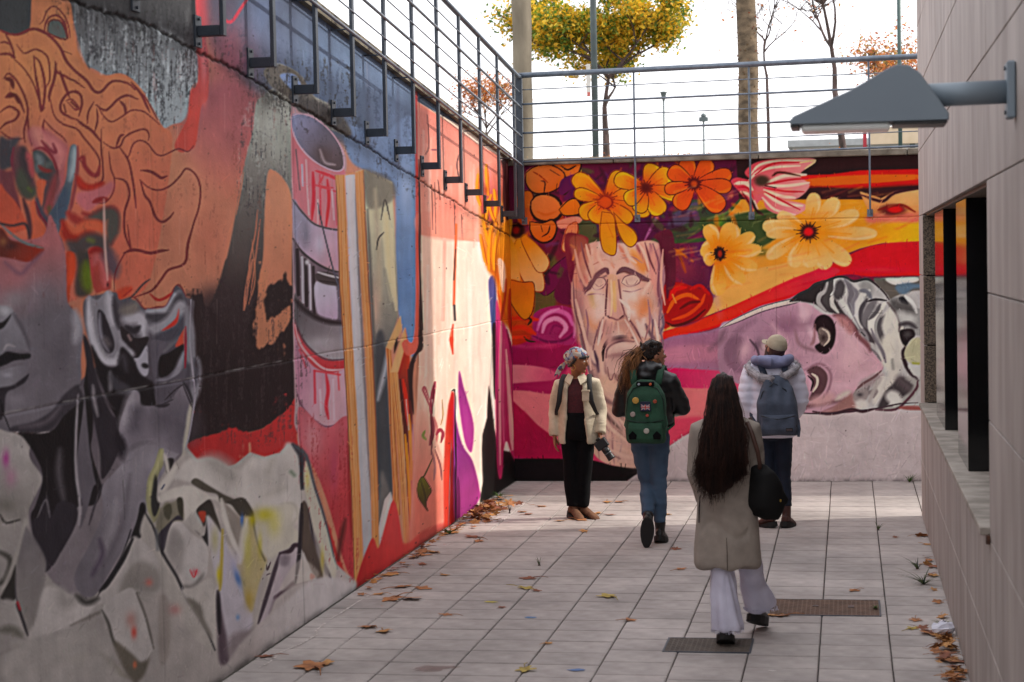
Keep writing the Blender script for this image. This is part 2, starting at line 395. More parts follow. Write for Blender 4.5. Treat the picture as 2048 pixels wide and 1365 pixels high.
    for q, cc, w in (('1075,660 1085,635 1110,622 1135,630 1145,650', 'b85a8c', 9), ('1085,665 1092,645 1115,638 1132,655 1120,674', 'd084a8', 9), ('1100,668 1108,652 1124,655', '78204c', 4), ('1066,672 1095,684 1130,680 1150,664', '6a1c44', 5), ('1078,650 1090,630 1118,618', 'c87ca4', 4), ('1140,640 1150,655 1148,675', 'b0588c', 6)): L(q, cc, w, 2)
    # red rose
    F('1325,580 1350,565 1390,575 1420,585 1425,610 1400,640 1350,650 1325,655', '9c1c1c', b=2)
    for q, cc, w in (('1335,625 1350,600 1375,590 1395,598', 'e06030', 8), ('1345,640 1375,630 1400,610 1410,590', 'd04828', 7), ('1360,618 1380,606 1400,604', '6c1018', 6), ('1340,600 1350,580 1372,575', 'c02c24', 9), ('1332,645 1350,652 1385,640 1410,620', '5e1014', 5), ('1380,580 1400,572 1418,588', 'b0281e', 7), ('1352,606 1345,590', 'e89050', 5)): L(q, cc, w, 1.6)
    # red-orange ground at lower left
    F('1008,560 1060,560 1070,600 1065,640 1060,680 1008,682', ('cc6a20', (1020, 580), 'a0301c', (1040, 680)), b=4)
    for q, w in (('1010,640 1040,636 1075,640', 8), ('1015,660 1045,655 1070,668', 9), ('1020,676 1050,674', 8)): L(q, 'd8401c', w, 3)
    L('1045,632 1062,640 1056,650', '3e2a1c', 5, 1); L('1048,674 1056,682 1070,684', '3e2a1c', 4, 1)
    # big yellow daisy, left corner
    for a_, l_, w_ in ((60, 120, 40), (97, 110, 44), (35, 78, 30), (125, 80, 36), (150, 60, 30)):
        pass
    F('1008,480 1030,478 1035,520 1030,580 1008,590', 'e09c58', b=2); F('1045,478 1060,500 1085,545 1088,580 1068,582 1045,560 1032,520 1030,485', ('d88a38', (1040, 490), 'f0b47c', (1072, 570)), b=1, line='8c3a20', lw=2)
    F('1050,470 1075,490 1098,520 1092,542 1075,544 1060,520 1042,480', ('dc7c24', (1050, 480), 'eeb878', (1080, 535)), b=1, line='8c3a20', lw=2)
    F('1012,480 1030,490 1040,540 1038,580 1018,600 1008,560', ('d89038', (1025, 490), 'ecac6c', (1025, 580)), b=1)
    F('1020,560 1045,565 1068,568 1066,620 1050,640 1030,620 1016,590', ('c06418', (1040, 570), 'e08420', (1050, 620)), b=1, line='6c2c14', lw=2)
    E(1034, 470, 18, 18, 'd89a30', .6); E(1033, 461, 18, 17, '2c1210', 1, 0, 3); E(1032, 461, 9, 9, '7e2014', 1, 0, 2)
    F('1008,440 1025,440 1020,480 1008,490', 'b07830', b=3)
    # ---- plain round orange blossoms in outline
    O, K = 'd8703c', '3a1518'
    F('1110,310 1160,320 1156,348 1140,356 1120,350 1108,336', O, b=1, line=K, lw=3); L('1122,332 1135,340 1152,332', K, 4)
    F('1052,346 1070,334 1100,330 1128,346 1126,368 1108,382 1085,388 1064,384 1052,366', ('e07c48', (1060, 340), 'cc6034', (1110, 385)), b=1, line=K, lw=3)
    L('1082,362 1090,366 1088,386', K, 3); L('1100,340 1120,352', K, 3); L('1114,368 1112,384', K, 3); L('1066,344 1080,352 1096,366', '9c3a20', 3)
    F('1036,386 1060,382 1068,400 1062,420 1040,424 1030,404', 'c86034', b=1, line='5c1c1c', lw=3)
    F('1040,420 1062,418 1066,440 1050,452 1036,440', 'b85030', b=2)
    F('1062,404 1072,392 1090,388 1110,394 1122,408 1124,424 1114,438 1092,444 1072,438 1062,422', ('e07c4a', (1080, 395), 'd06a3c', (1100, 440)), b=.7, line=K, lw=6)
    F('1060,444 1085,446 1104,440 1114,454 1106,478 1086,486 1068,476 1060,460', ('d8703c', (1080, 450), 'c85c30', (1090, 484)), b=.7, line=K, lw=4)
    L('1082,452 1085,464', K, 3); L('1084,474 1096,466 1100,452', K, 3); L('1075,424 1092,430 1112,424', 'b8542c', 5, 2, o=.7)
    F('1124,360 1160,348 1168,370 1150,385 1120,390', '5c1c44', b=2); L('1128,390 1148,382 1160,395 1166,418', K, 6)
    F('1118,420 1136,402 1152,398 1162,414 1160,428 1130,432', 'e07434', b=1, line=K, lw=3); F('1128,400 1140,380 1150,380 1144,396', '571c40', b=2)
    # pink bud petals
    F('1115,444 1150,434 1165,440 1150,452 1122,458', 'e89078', b=1.5); F('1136,452 1152,444 1156,460 1146,490 1134,505 1124,498 1128,475', ('e8825c', (1145, 450), 'eca070', (1132, 495)), b=1, line='8c3024', lw=2)
    F('1152,478 1160,474 1168,500 1160,512 1152,500', 'e89060', b=1)
    # ---- flowers
    c.flower(1212, 402, [(-142, 82, 36), (-62, 66, 34), (-165, 66, 26), (-18, 56, 28), (150, 60, 34), (120, 50, 38), (16, 92, 28), (40, 66, 30)], 'e89620', 'c8541a', '7a2a18', 'a03018', 17, 2, 'e8a828')
    F('1204,424 1224,430 1230,470 1232,505 1222,512 1206,500 1200,470', ('cc7414', (1212, 430), 'eca41c', (1212, 490)), b=.7, line='7a2a18', lw=2)
    F('1226,424 1246,446 1268,462 1274,482 1262,494 1248,486 1236,462', ('d87c18', (1230, 430), 'eca41c', (1262, 480)), b=.7, line='7a2a18', lw=2)
    E(1211, 405, 17, 15, 'b84820', 1, 0, 2); L('1198,400 1208,392 1222,398 1224,410 1212,418 1200,412', '8a2c18', 3)
    c.flower(1292, 376, [(-162, 66, 34), (-70, 50, 36), (-32, 60, 38), (12, 76, 32), (60, 62, 38), (108, 52, 32), (145, 50, 32)], 'ec9c22', 'd0521a', '6c2416', '5c1c18', 13, 2, 'f4c850')
    c.flower(1388, 368, [(-110, 54, 34), (-55, 58, 34), (-15, 78, 32), (5, 76, 30), (42, 78, 40), (125, 60, 36), (-150, 58, 34), (168, 60, 26)], 'd85a2c', 'b4401c', '561618', 'a03c1c', 14, 2, 'e4803c')
    # striped parrot tulip
    F('1490,345 1515,325 1570,318 1632,320 1600,350 1620,372 1590,400 1540,395 1612,410 1605,425 1575,434 1535,420 1525,398 1505,425 1510,428 1492,400 1475,380 1462,364 1475,356 1500,360', ('c44850', (1480, 360), 'dc8c88', (1600, 400)), b=1.5)
    for q, w in (('1500,350 1520,330 1560,322 1625,322', 5), ('1495,365 1515,345 1550,335 1600,332', 5), ('1535,365 1570,352 1612,350', 7), ('1530,372 1575,372 1618,366', 6), ('1528,380 1560,392 1590,396', 6), ('1530,388 1565,408 1605,412', 7), ('1525,396 1550,420 1590,430', 5), ('1470,368 1490,366 1505,380', 8), ('1482,384 1500,392 1515,418', 6)): L(q, 'f0c8b0', w, 1.6)
    for q, w in (('1510,350 1545,328 1600,325', 4), ('1530,370 1580,360 1616,358', 4), ('1528,376 1570,383 1608,384', 4), ('1530,384 1560,400 1600,420', 4), ('1475,376 1495,376 1508,400', 4), ('1480,362 1500,362', 3)): L(q, 'b83040', w, 1.2)
    E(1524, 362, 18, 13, '3c2c20', .95, 0, 2); L('1530,372 1552,376', '5c1820', 6, 1); L('1502,396 1512,420 1526,430', '3c1a1c', 6, 2); L('1484,384 1500,410 1502,430', '6c2024', 5, 2); L('1600,352 1560,345 1545,352', '5c2a20', 5, 2)
    L('1600,326 1630,322 1610,338', 'd8b088', 4)
    # pale daisies
    c.flower(1617, 464, [(-172, 92, 30), (-150, 70, 26), (-80, 78, 30), (-47, 88, 32), (-20, 108, 30), (2, 138, 26), (38, 106, 34), (62, 84, 36), (88, 72, 36), (115, 78, 32), (148, 98, 26), (178, 84, 24)], 'f0be78', 'e48a34', None, 'd02030', 19, 2, 'f4cf98')
    c.flower(1439, 508, [(-160, 38, 34), (-112, 62, 30), (-62, 66, 40), (-28, 80, 26), (-6, 84, 26), (22, 82, 26), (52, 78, 28), (92, 84, 32), (150, 34, 26)], 'ecae5c', 'e07c28', None, '8c2418', 12, 2, 'f6d09c')
    E(1439, 508, 11, 16, '30140f', 1, 0, 3); E(1440, 508, 5, 8, '8c2c1c', 1, 0, 2)
    # ---- bearded stone head
    F('1158,510 1172,492 1196,484 1235,488 1270,486 1302,482 1322,492 1333,520 1330,560 1322,600 1328,640 1322,690 1325,740 1330,800 1330,860 1318,915 1290,936 1240,934 1205,924 1184,900 1176,860 1178,800 1176,740 1165,700 1156,650 1146,620 1143,580 1147,545', ('c09486', (1180, 520), 'b89484', (1260, 900)), b=1)
    P = 'd8b8a8'; D = '7a5058'; M = '9c7470'
    for q, cc, w, b_ in (
        ('1200,495 1250,500 1270,520 1240,540 1190,530', 'd8b0a0', 22, 8), ('1185,500 1180,540 1185,580', P, 10, 3), ('1255,495 1290,520 1310,540', 'e0a878', 14, 5), ('1280,490 1300,520 1305,560', 'c07468', 7, 3), ('1300,488 1312,530 1322,580', D, 5, 2), ('1318,490 1312,540 1316,600', 'b87c78', 8, 3), ('1292,490 1286,520 1292,545', 'd8c0b4', 6, 2),
        ('1152,510 1160,560 1172,590', D, 6, 2), ('1160,500 1166,540 1176,570', 'c88c7c', 8, 3), ('1148,560 1152,610 1160,650', M, 7, 3), ('1322,600 1318,640 1312,670', M, 6, 2)): L(q, cc, w, b_)
    # brow, eyes
    L('1166,573 1175,580 1190,555 1210,540 1216,548', '6e4448', 10, 2); L('1236,545 1250,540 1275,552 1295,562', '6a4040', 12, 2); L('1200,558 1212,552', '6c4448', 6, 2); L('1292,556 1302,560', '6c4448', 5, 1)
    F('1183,572 1192,558 1206,556 1212,566 1204,577 1190,580', 'c8a898', b=1.5, line='80565a', lw=2.5); L('1188,566 1198,574 1208,568', '9a7470', 2)
    F('1243,566 1250,554 1268,550 1280,558 1276,568 1258,574', 'd0b4a4', b=1.5, line='80565a', lw=2.5); L('1252,560 1256,570 1268,570 1276,560', '9a7470', 2.5)
    L('1172,590 1180,584 1190,582', P, 5, 2); L('1300,565 1290,580 1282,600', P, 6, 3)
    # nose, cheeks
    F('1216,555 1228,550 1236,560 1240,600 1248,628 1236,640 1222,638 1212,630 1214,600', ('c49a80', (1225, 560), 'b48880', (1228, 630)), b=1.5)
    L('1215,560 1213,600 1212,630 1226,637 1236,640 1249,630 1242,600 1236,560', '84585a', 3.5, 1.2); L('1228,565 1228,600 1230,622', 'd8ac6c', 7, 3); L('1214,632 1219,636', '4c2c30', 5, 1); L('1240,637 1246,632', '4c2c30', 5, 1)
    E(1190, 610, 14, 26, 'd4b0a4', .7); E(1262, 590, 16, 26, 'dcc0b0', .8); E(1278, 615, 12, 20, 'c88058', .7); E(1186, 604, 9, 16, 'b88458', .6); E(1250, 655, 12, 16, 'b87c60', .6)
    L('1190,600 1196,640 1188,680', M, 4, 2); L('1252,632 1270,655 1285,675', D, 3.5, 1.5); L('1212,640 1204,670 1196,690', D, 3, 1.5); L('1232,645 1230,672', M, 6, 3)
    # mouth
    F('1212,708 1212,690 1222,680 1240,676 1262,680 1262,690 1240,690 1224,696 1218,712', '58383e', b=1); L('1208,718 1208,694 1220,678 1244,672 1270,676', '4a3038', 5, 1)
    F('1220,700 1240,692 1262,694 1268,715 1262,740 1240,745 1224,735', 'b48c82', b=2); L('1215,715 1218,750 1222,755 1228,740 1234,756 1240,742 1248,757 1254,742 1262,750 1266,725', '8c6464', 3, 1)
    L('1212,705 1262,712', M, 4, 3, o=.5)
    # beard locks
    def G(q, *a, **k): F(PT(q)*.3589+[1130, 470], *a, **k)
    def H(q, *a, **k): L(PT(q)*.3589+[1130, 470], *a, **k)
    rs = np.random.RandomState(4)
    H('60,330 80,450 90,560 110,620', 'b07c74', 20, 6); H('85,420 110,520 150,620 190,740', 'a08078', 26, 8); H('90,560 120,650 160,700 190,760', '6a5058', 10, 3); H('120,600 160,690 200,720', 'd4b8a8', 10, 3); H('100,640 130,720 150,780', '7c5c60', 8, 3); H('180,560 190,650 210,740', 'c8a494', 14, 4); H('165,650 185,730 180,770', '5c4650', 7, 2); H('205,700 215,760 230,790', 'd0b0a0', 12, 4)
    H('440,470 430,540 470,560', 'd4bab0', 12, 4); H('470,440 500,500 540,480', '8c6c74', 9, 3); H('500,440 520,500 530,560', 'b89890', 14, 4); H('540,440 548,500 530,550', '6c5460', 6, 2); H('450,500 480,560 500,580', '6e545c', 7, 2.5); H('400,480 430,540 440,560', 'dcc4b8', 10, 3)
    H('225,670 230,760 250,790 265,770 285,795 300,770 330,785 350,760', '8a6a66', 10, 3); G('230,620 330,600 420,600 430,700 400,760 300,780 235,760', 'b4948a', 6); H('240,640 300,620 380,615', 'ccb0a4', 16, 6); H('230,680 300,670 350,672', '9a7874', 8, 3)
    H('150,760 180,850 230,920 300,960', '7a5c5c', 10, 3); H('165,740 190,820 240,880 290,900', '9c7c76', 12, 4); H('230,810 240,850 300,860', 'c0a08c', 30, 9); H('170,880 200,980 260,1070 340,1130', '84645f', 11, 4); H('190,900 230,990 290,1050 340,1080', 'c4a296', 12, 4); H('200,960 260,1040 310,1090', '6c5450', 8, 3); H('160,920 170,1020 230,1130 330,1200', 'c8a898', 16, 5); H('310,1000 330,1060 350,1120', '8c6c66', 12, 4); H('150,1000 180,1120 260,1210 360,1250 420,1260', 'b89488', 26, 9); H('240,1150 330,1160 380,1180', 'a07e76', 14, 6)
    for i in range(36):
        x = 1172+rs.rand()*120; y = 760+rs.rand()*110; sg = (x-1232)/60.
        if 1200 < x < 1262 and y < 775: continue
        L([(x, y), (x+sg*4+rs.randn()*3, y+22), (x-sg*10, y+48+rs.rand()*18)], [P, D, M, 'c8a090', '8c6c70', 'b89088'][rs.randint(6)], 2+rs.rand()*3, 1.6, o=.55)
    L('1206,722 1207,700 1218,682 1242,674 1270,677', '3c262c', 6, 1); L('1212,716 1214,700 1226,688 1248,682 1268,684', '6c4c50', 4, 1.5); L('1215,735 1218,755 1223,760 1229,748 1235,762 1241,750 1248,762 1256,748', '84605e', 3, 1)
    # folds on brow and temples
    H('45,180 60,260 90,300', 'd08c78', 16, 5); H('60,60 80,170 120,260', 'b87468', 12, 4); H('110,100 120,180 150,240', 'ca9a88', 14, 5); H('130,60 140,150', '986058', 8, 3); H('400,60 430,130 460,200', '8c4c50', 8, 3); H('430,50 470,130 480,230', 'd09a8c', 10, 3); H('480,60 470,150 500,230', '9c6468', 10, 3); H('500,80 490,180 510,330', 'c88c80', 14, 4); H('530,80 540,180 520,330', 'a06c6c', 10, 3); H('380,110 420,160 440,200', 'dc9058', 20, 6); H('300,60 330,110 350,150', 'c07c68', 8, 3); H('560,150 545,260 520,400', '946870', 6, 2)
    H('130,470 170,500 190,420', 'c08c70', 24, 8); H('170,330 200,400 180,470', 'd8bcb0', 30, 9); H('330,320 360,380 380,440', 'dcc4b8', 26, 8); H('380,380 440,390 430,430', 'c8805c', 26, 8); H('150,340 165,390', '9c7c50', 20, 7); H('330,440 370,500 410,560', '94706c', 5, 2); H('215,460 190,530 180,600', '8c6a68', 5, 2); H('230,500 250,570 240,610', 'a8807a', 20, 8); H('310,490 350,520 360,580', 'b08478', 22, 8)
    for q, cc, w in (('1168,578 1180,574 1194,552 1212,540 1217,546', '704a50', 7), ('1234,548 1250,538 1276,550 1297,562', '6c484e', 8), ('1176,590 1192,588 1208,590', '8c6466', 3), ('1246,582 1264,584 1282,578', '8c6466', 3), ('1215,560 1212,605 1211,632', '70464a', 4), ('1238,560 1242,600 1250,630', '8c6060', 4), ('1222,560 1224,600 1222,632', 'e0c0a0', 4), ('1200,645 1192,672 1186,700', '7a585c', 3.5), ('1206,640 1200,670 1196,690', 'e0ccc0', 5), ('1256,636 1272,660 1284,684', '70484e', 3.5), ('1250,640 1264,664 1276,690', 'e4cec2', 4), ('1240,600 1256,615 1258,640', 'e4d0c4', 7), ('1172,620 1176,650 1172,690', '8c646a', 4), ('1160,640 1168,700 1180,750', '6c505c', 4), ('1296,600 1300,640 1290,680', '9c7070', 4), ('1306,640 1304,690 1312,720', '6e5460', 4), ('1224,645 1220,668', 'a87c78', 5), ('1236,645 1238,668', 'c8a89c', 5), ('1186,530 1210,520 1230,530', 'a87468', 3), ('1236,520 1262,514 1284,526', 'a87468', 3), ('1180,512 1215,504 1250,508', 'c89c8c', 4)): L(q, cc, w, 1.1)
    for q, cc, w in (('1180,760 1192,800 1210,840 1240,862', 'a07c74', 7), ('1176,790 1184,850 1202,896 1240,918', '84645f', 4), ('1196,800 1216,850 1250,880', 'd8baa8', 6), ('1300,740 1306,800 1298,860 1270,900', 'a8827a', 7), ('1316,760 1320,820 1310,880', '8c6a66', 4), ('1240,840 1262,860 1290,850', 'd0b0a0', 8), ('1220,900 1260,915 1300,905', 'c8a698', 7), ('1150,600 1160,640 1168,680', 'e0b8a4', 5), ('1200,486 1196,512 1206,530', 'e8c4b0', 6), ('1250,490 1256,512 1272,526', 'e8c4b0', 6), ('1226,500 1222,522 1228,536', 'b87c68', 4)): L(q, cc, w, 2.2)
    E(1196, 600, 12, 26, 'e4ccc0', .75); E(1268, 596, 16, 22, 'e8d4c8', .75); E(1228, 520, 24, 12, 'e0bca8', .7); E(1236, 668, 16, 10, 'd8c0b4', .6)
    F('1130,470 1172,474 1176,488 1160,508 1150,540 1144,566 1136,540', ('7a2c30', (1150, 480), '6a2038', (1145, 560)), b=2.5); F('1345,465 1308,472 1322,488 1332,510 1335,545 1338,580 1352,560', '5e2030', b=2.5); L('1142,490 1152,500 1146,520', 'c8743c', 6, 2); L('1326,478 1338,500 1340,530', '8c3440', 5, 2)
    for x, y, rx, ry, cc, o_ in ((1160, 600, 12, 60, '8a6064', .5), (1320, 590, 11, 60, '8a6064', .5), (1196, 560, 22, 12, '8c6462', .35), (1262, 556, 26, 12, '8c6462', .35), (1229, 598, 6, 34, 'e4c4a0', .5), (1204, 655, 16, 22, 'a87c74', .4), (1262, 660, 16, 22, 'b08478', .4), (1238, 712, 30, 16, '8c6664', .35), (1176, 690, 10, 50, '94706c', .5), (1306, 700, 10, 50, '94706c', .5), (1240, 800, 30, 40, 'c09c8c', .4), (1240, 880, 40, 26, 'c8a494', .5), (1190, 510, 14, 20, 'cc9684', .5), (1290, 505, 16, 20, 'cc9684', .5)): E(x, y, rx, ry, cc, o_)
    # petals of the front blossom hang over the brow
    for q in ('1204,424 1226,430 1232,462 1233,498 1228,511 1214,508 1204,496 1200,465', '1228,426 1248,446 1268,462 1275,480 1264,494 1250,488 1237,464'):
        p = PT(q); F(q, ('c87014', tuple(p[0]), 'eaa41c', tuple(p[len(p)//2])), b=.7, line='7a2a18', lw=2); L([p[0]*.8+p[3]*.2+[3, 4], p[0]*.3+p[3]*.7+[2, 0]], 'c46818', 3, 1.5)
    F('1140,478 1168,474 1180,500 1176,530 1160,560 1148,520', ('8c4a3c', (1150, 480), 'b88474', (1165, 555)), b=4, o=.8); F('1318,478 1345,480 1342,560 1334,600 1330,540', '5c2030', b=3)
    for q, cc, w in (('1150,500 1158,540 1170,570', 'c89484', 5), ('1162,486 1170,520 1182,556', '7c4a4c', 4), ('1172,490 1180,520 1188,545', 'e0b4a0', 5), ('1290,486 1300,520 1312,548', '7c484c', 4), ('1278,488 1290,510 1298,540', 'e4bca8', 5), ('1306,488 1318,530 1316,580 1324,620', '80505a', 4), ('1326,500 1322,560 1330,610', 'd4a090', 4), ('1146,560 1150,620 1162,660 1170,700', '80565a', 4), ('1152,600 1164,650 1176,700 1182,740', 'ccaa9c', 5), ('1325,600 1318,650 1326,690 1312,730', '84626a', 4), ('1310,640 1316,690 1304,720', 'd8c0b4', 5)): L(q, cc, w, 1.4)
    # glints and brush marks on the painted fields
    for i in range(120):
        x = 1330+rs.rand()*520; y = 380+rs.rand()*200; L([(x, y), (x+20+rs.rand()*40, y-4-rs.rand()*14)], ['f4c060', 'e07848', 'f0d090', 'd04030', 'e89048'][rs.randint(5)] if y < 640-.45*(x-1330)+20 else ['c82838', 'b01828', 'd84044'][rs.randint(3)], 2+rs.rand()*5, 3, o=.22)
    # ---- sideways classical head
    F('1440,655 1470,640 1520,614 1560,606 1600,600 1680,590 1720,640 1800,660 1770,720 1760,780 1740,810 1690,822 1640,828 1560,822 1530,790 1480,770 1440,745', ('987484', (1500, 690), 'ac8890', (1700, 720)), b=3)
    F('1440,657 1470,638 1530,612 1590,598 1600,604 1530,622 1475,645', 'c8b4ac', b=1.5, line='584850', lw=2)
    E(1575, 650, 46, 26, '7c5468', .8, -18); E(1470, 720, 34, 30, '8c6878', .7); F('1448,700 1458,680 1480,672 1490,690 1480,720 1500,745 1470,745 1452,725', '745464', b=6, o=.8); E(1490, 700, 14, 24, 'b8949c', .9, 20)
    E(1520, 690, 18, 14, '6c5260', .9); E(1528, 694, 9, 16, 'b09898', .8); E(1510, 735, 14, 20, '7c5c6c', .7); L('1500,680 1515,700 1520,730', '54404c', 4, 2)
    E(1610, 630, 14, 30, 'c8a8ac', .8, 14); L('1600,600 1612,640 1625,668 1650,690', 'bc9ca4', 10, 5); L('1590,660 1600,690 1640,705', '84646c', 6, 4); E(1740, 660, 40, 36, 'c09ca4', .7); E(1735, 760, 40, 40, 'b8949a', .8); E(1700, 720, 26, 30, 'c4a0a4', .7); E(1570, 720, 20, 34, 'a8848c', .7)
    for q, cc, w, b_ in (('1560,640 1600,650 1640,640', '84606e', 18, 9), ('1460,690 1480,660 1510,640', '7c5c6c', 12, 6), ('1500,770 1540,780 1580,800', '8c6470', 14, 7), ('1680,640 1700,680 1720,720', 'c8a4a8', 18, 9), ('1600,715 1590,740 1600,770', '94707c', 14, 7), ('1660,770 1700,770 1730,750', 'c4a0a8', 16, 8), ('1545,650 1570,690 1560,730', 'b8949c', 14, 7), ('1420,700 1440,680 1450,660', '70525f', 12, 6)): L(q, cc, w, b_, o=.7)
    # eyes
    F('1628,655 1634,636 1650,630 1665,640 1672,662 1668,690 1654,708 1640,706 1630,694 1642,684 1638,668', '2c1c20', b=1.5); F('1636,664 1644,655 1658,662 1662,676 1652,690 1642,690', '6c5c58', b=1); L('1645,658 1656,666 1658,680 1648,692', 'b0a094', 4, 1); E(1647, 676, 6, 8, '3c2c2c', .9); L('1630,650 1628,680 1622,690', '8c6468', 5, 3)
    F('1614,742 1630,732 1648,740 1656,756 1650,780 1634,798 1618,802 1628,775 1622,755', '5c4044', b=1.5); L('1624,748 1634,756 1634,770 1626,784', 'c0b0a4', 5, 1); L('1616,752 1626,764 1622,782', '2c1c20', 4, 1); L('1610,740 1640,728 1662,750 1652,790 1625,812', '84606a', 4, 3)
    L('1560,826 1600,816 1650,806 1700,800', '6c4c50', 8, 4); L('1640,826 1700,800 1740,770 1766,740', '946c70', 5, 2)
    # hair
    def G(q, *a, **k): F(PT(q)*.2198+[1580, 540], *a, **k)
    def H(q, *a, **k): L(PT(q)*.2198+[1580, 540], *a, **k)
    G('0,290 80,220 170,180 230,130 330,100 430,65 500,70 580,105 690,85 760,110 850,80 1000,75 1160,70 1500,90 1500,1240 1160,1240 980,1250 880,1280 760,1265 660,1290 560,1270 580,1150 650,1060 760,990 830,930 850,870 790,790 720,700 640,610 560,530 480,420 400,410 300,400 170,310 90,300', 'a09a98', 1)
    G('0,290 80,220 170,180 230,130 330,100 300,200 270,300 340,390 240,320 160,300 80,290', '332c2d', 3); G('330,110 400,80 380,200 420,280 500,400 620,540 600,590 520,440 400,400 340,380 270,300 310,200', '453d3f', 3)
    for q, cc, w, b_ in (('340,110 330,190 270,230 260,300 320,370', '8c8684', 14, 3), ('430,80 440,180 390,240 380,310 440,390', 'a8a29c', 16, 3), ('380,100 360,200 330,260 350,330', '4a4444', 20, 4), ('400,90 410,180 370,230', 'b8b4b0', 7, 2), ('520,110 500,200 470,250 480,300 560,400 640,520', 'b8b4ae', 14, 3), ('460,110 450,190 430,250', '4c4648', 34, 6), ('500,90 540,150 560,220 550,300 600,420 650,540', '6c666a', 20, 4), ('600,140 640,220 600,280 590,360 640,470 680,560', 'b4aeaa', 20, 4), ('570,160 610,220 570,300 580,400', '787276', 14, 4), ('680,110 700,180 660,230', '84807e', 40, 9), ('720,190 660,230 640,310 650,400 690,520', 'bdb8b2', 18, 4), ('640,190 700,200 740,260', '6c6a70', 14, 4), ('700,270 650,360 650,450 680,530', '4e484c', 16, 4), ('780,280 720,360 690,440 700,540', '6a6466', 28, 6), ('860,310 790,400 740,470 760,600 820,700', 'ccc6be', 22, 4), ('820,320 780,390 720,450', '5c5658', 14, 4), ('870,420 820,490 820,580 850,680', '565052', 26, 6), ('840,370 790,460 780,560 830,680', '8c8684', 9, 3), ('920,370 890,460 870,560', 'c4beb4', 30, 8), ('960,420 990,500 960,640 950,800', 'c6beb4', 44, 12), ('900,600 880,720 900,900', 'c8c0b4', 40, 12), ('880,280 780,270 700,290', '3c3438', 7, 2), ('740,540 780,640 840,740 870,840', '746c70', 12, 4), ('680,540 730,620 760,690', '4a4044', 18, 5), ('620,560 660,560 690,610 700,650', '7a7274', 16, 4), ('650,570 680,600', '3c3438', 8, 3), ('700,680 750,690 770,740', '9a9290', 16, 4), ('710,700 780,760 830,830', '746a6c', 8, 3), ('980,650 990,760 960,900 900,1050 850,1150', 'b0a8a0', 34, 10), ('930,820 940,900', '8c8680', 16, 6), ('800,950 830,1000 800,1100 770,1200', 'b8b0a8', 26, 8), ('640,1060 720,1020 830,960', '8c7c7c', 30, 10), ('720,1060 700,1120 780,1100 760,1160', '786c6c', 12, 4), ('680,1080 690,1140', '5c5052', 10, 3), ('830,920 760,980 660,1040 600,1100', '6c5052', 8, 2.5), ('820,1000 780,1060 720,1200', '9c928e', 14, 5)): H(q, cc, w*.62, b_*.5)
    H('890,300 960,380 1000,480 990,560', '6a5c5c', 6, 2); H('0,290 80,220 170,180 230,130 330,100 430,65 510,70 580,105 690,85 760,115 850,200 900,270', '3c3034', 5, 1.2); H('400,415 480,425 560,500 620,600 700,680 730,740', '744c50', 10, 3); H('440,440 520,500 560,570', 'a07070', 16, 5)
    # ribbon and coils at the right edge
    G('760,90 860,80 1000,75 1160,70 1500,80 1500,200 1160,190 1000,230 920,270 880,220', '5e5650', 3); G('870,85 1000,78 1155,72 1155,110 960,140', 'c0bab4', 3); G('960,150 1080,120 1160,130 1500,130 1500,190 1160,170 1060,220 1000,220', '5c6c7c', 4); G('920,280 1000,235 1060,240 1150,350 1500,400 1500,560 1155,600 1020,500 980,400', '84807e', 3); G('990,260 1040,250 1080,320 1020,310', '2c2a2e', 3); H('1050,240 1110,300 1150,390', 'dcd8d4', 7, 2); H('930,290 980,330 1060,350 1120,400', '55504f', 20, 6); H('990,410 1060,440 1120,440', 'a8a4a0', 20, 7); H('1000,500 1080,490 1150,530', '4c4648', 9, 3)
    G('1000,560 1060,540 1120,545 1140,600 1090,650 1050,700 1010,640', '2a2022', 3); E(1815, 669, 10, 9, '4a4444', .9); H('1050,700 1030,760 1060,880 1140,990 1165,1010', '3c2a30', 8, 2); G('1080,680 1160,620 1500,620 1500,850 1160,860 1070,830 1040,760', 'a09a80', 3); G('1075,870 1160,865 1500,870 1500,960 1170,970 1110,940', 'a8a4a0', 2); H('1120,850 1170,855', '86862c', 5, 3)
    G('870,1110 930,1050 1000,980 1080,1000 1140,1060 1100,1120 1000,1190 930,1180 880,1260 800,1265', '463e40', 4); H('1060,990 1120,1010 1150,1060 1090,1150 960,1230 860,1275', '8e8884', 14, 3); H('900,1150 950,1160 960,1200', 'c0bab4', 24, 5); H('1000,1000 1080,1080', '5c5052', 30, 9); H('1160,1010 1150,1080 1060,1190 960,1270 780,1275', '5c3c44', 5, 1.5); H('1000,1255 1160,1260 1500,1260', '8c5450', 8, 2)
    G('570,1160 600,1100 680,1080 720,1130 680,1200 620,1210', '8a7e7c', 3); E(1720, 790, 7, 5, '4c4446', .9); H('600,1250 640,1220 690,1230', 'b8b0aa', 16, 4); G('380,1270 480,1180 560,1120 580,1180 600,1260 560,1270 470,1290 400,1310 290,1310', '8a6460', 5); H('420,1180 480,1140 540,1110', 'b0a098', 10, 4); H('200,1200 300,1190 380,1150', 'b48c8c', 20, 7); H('210,1290 330,1310 440,1300 560,1270 660,1290 760,1270', '4c3438', 6, 1.6)
    L('1560,824 1640,828 1700,824 1750,818 1800,808 1836,806', '4c3a40', 3)
    rs = np.random.RandomState(9)
    for i in range(150): E(1005+rs.rand()*850, 330+rs.rand()*580, .5+rs.rand()*.7, .6+rs.rand()*1.1, '2a1c1c', .55, 0, 2)
    c.finish(.05)
    # unpainted plaster gets its coarse stipple
    return c

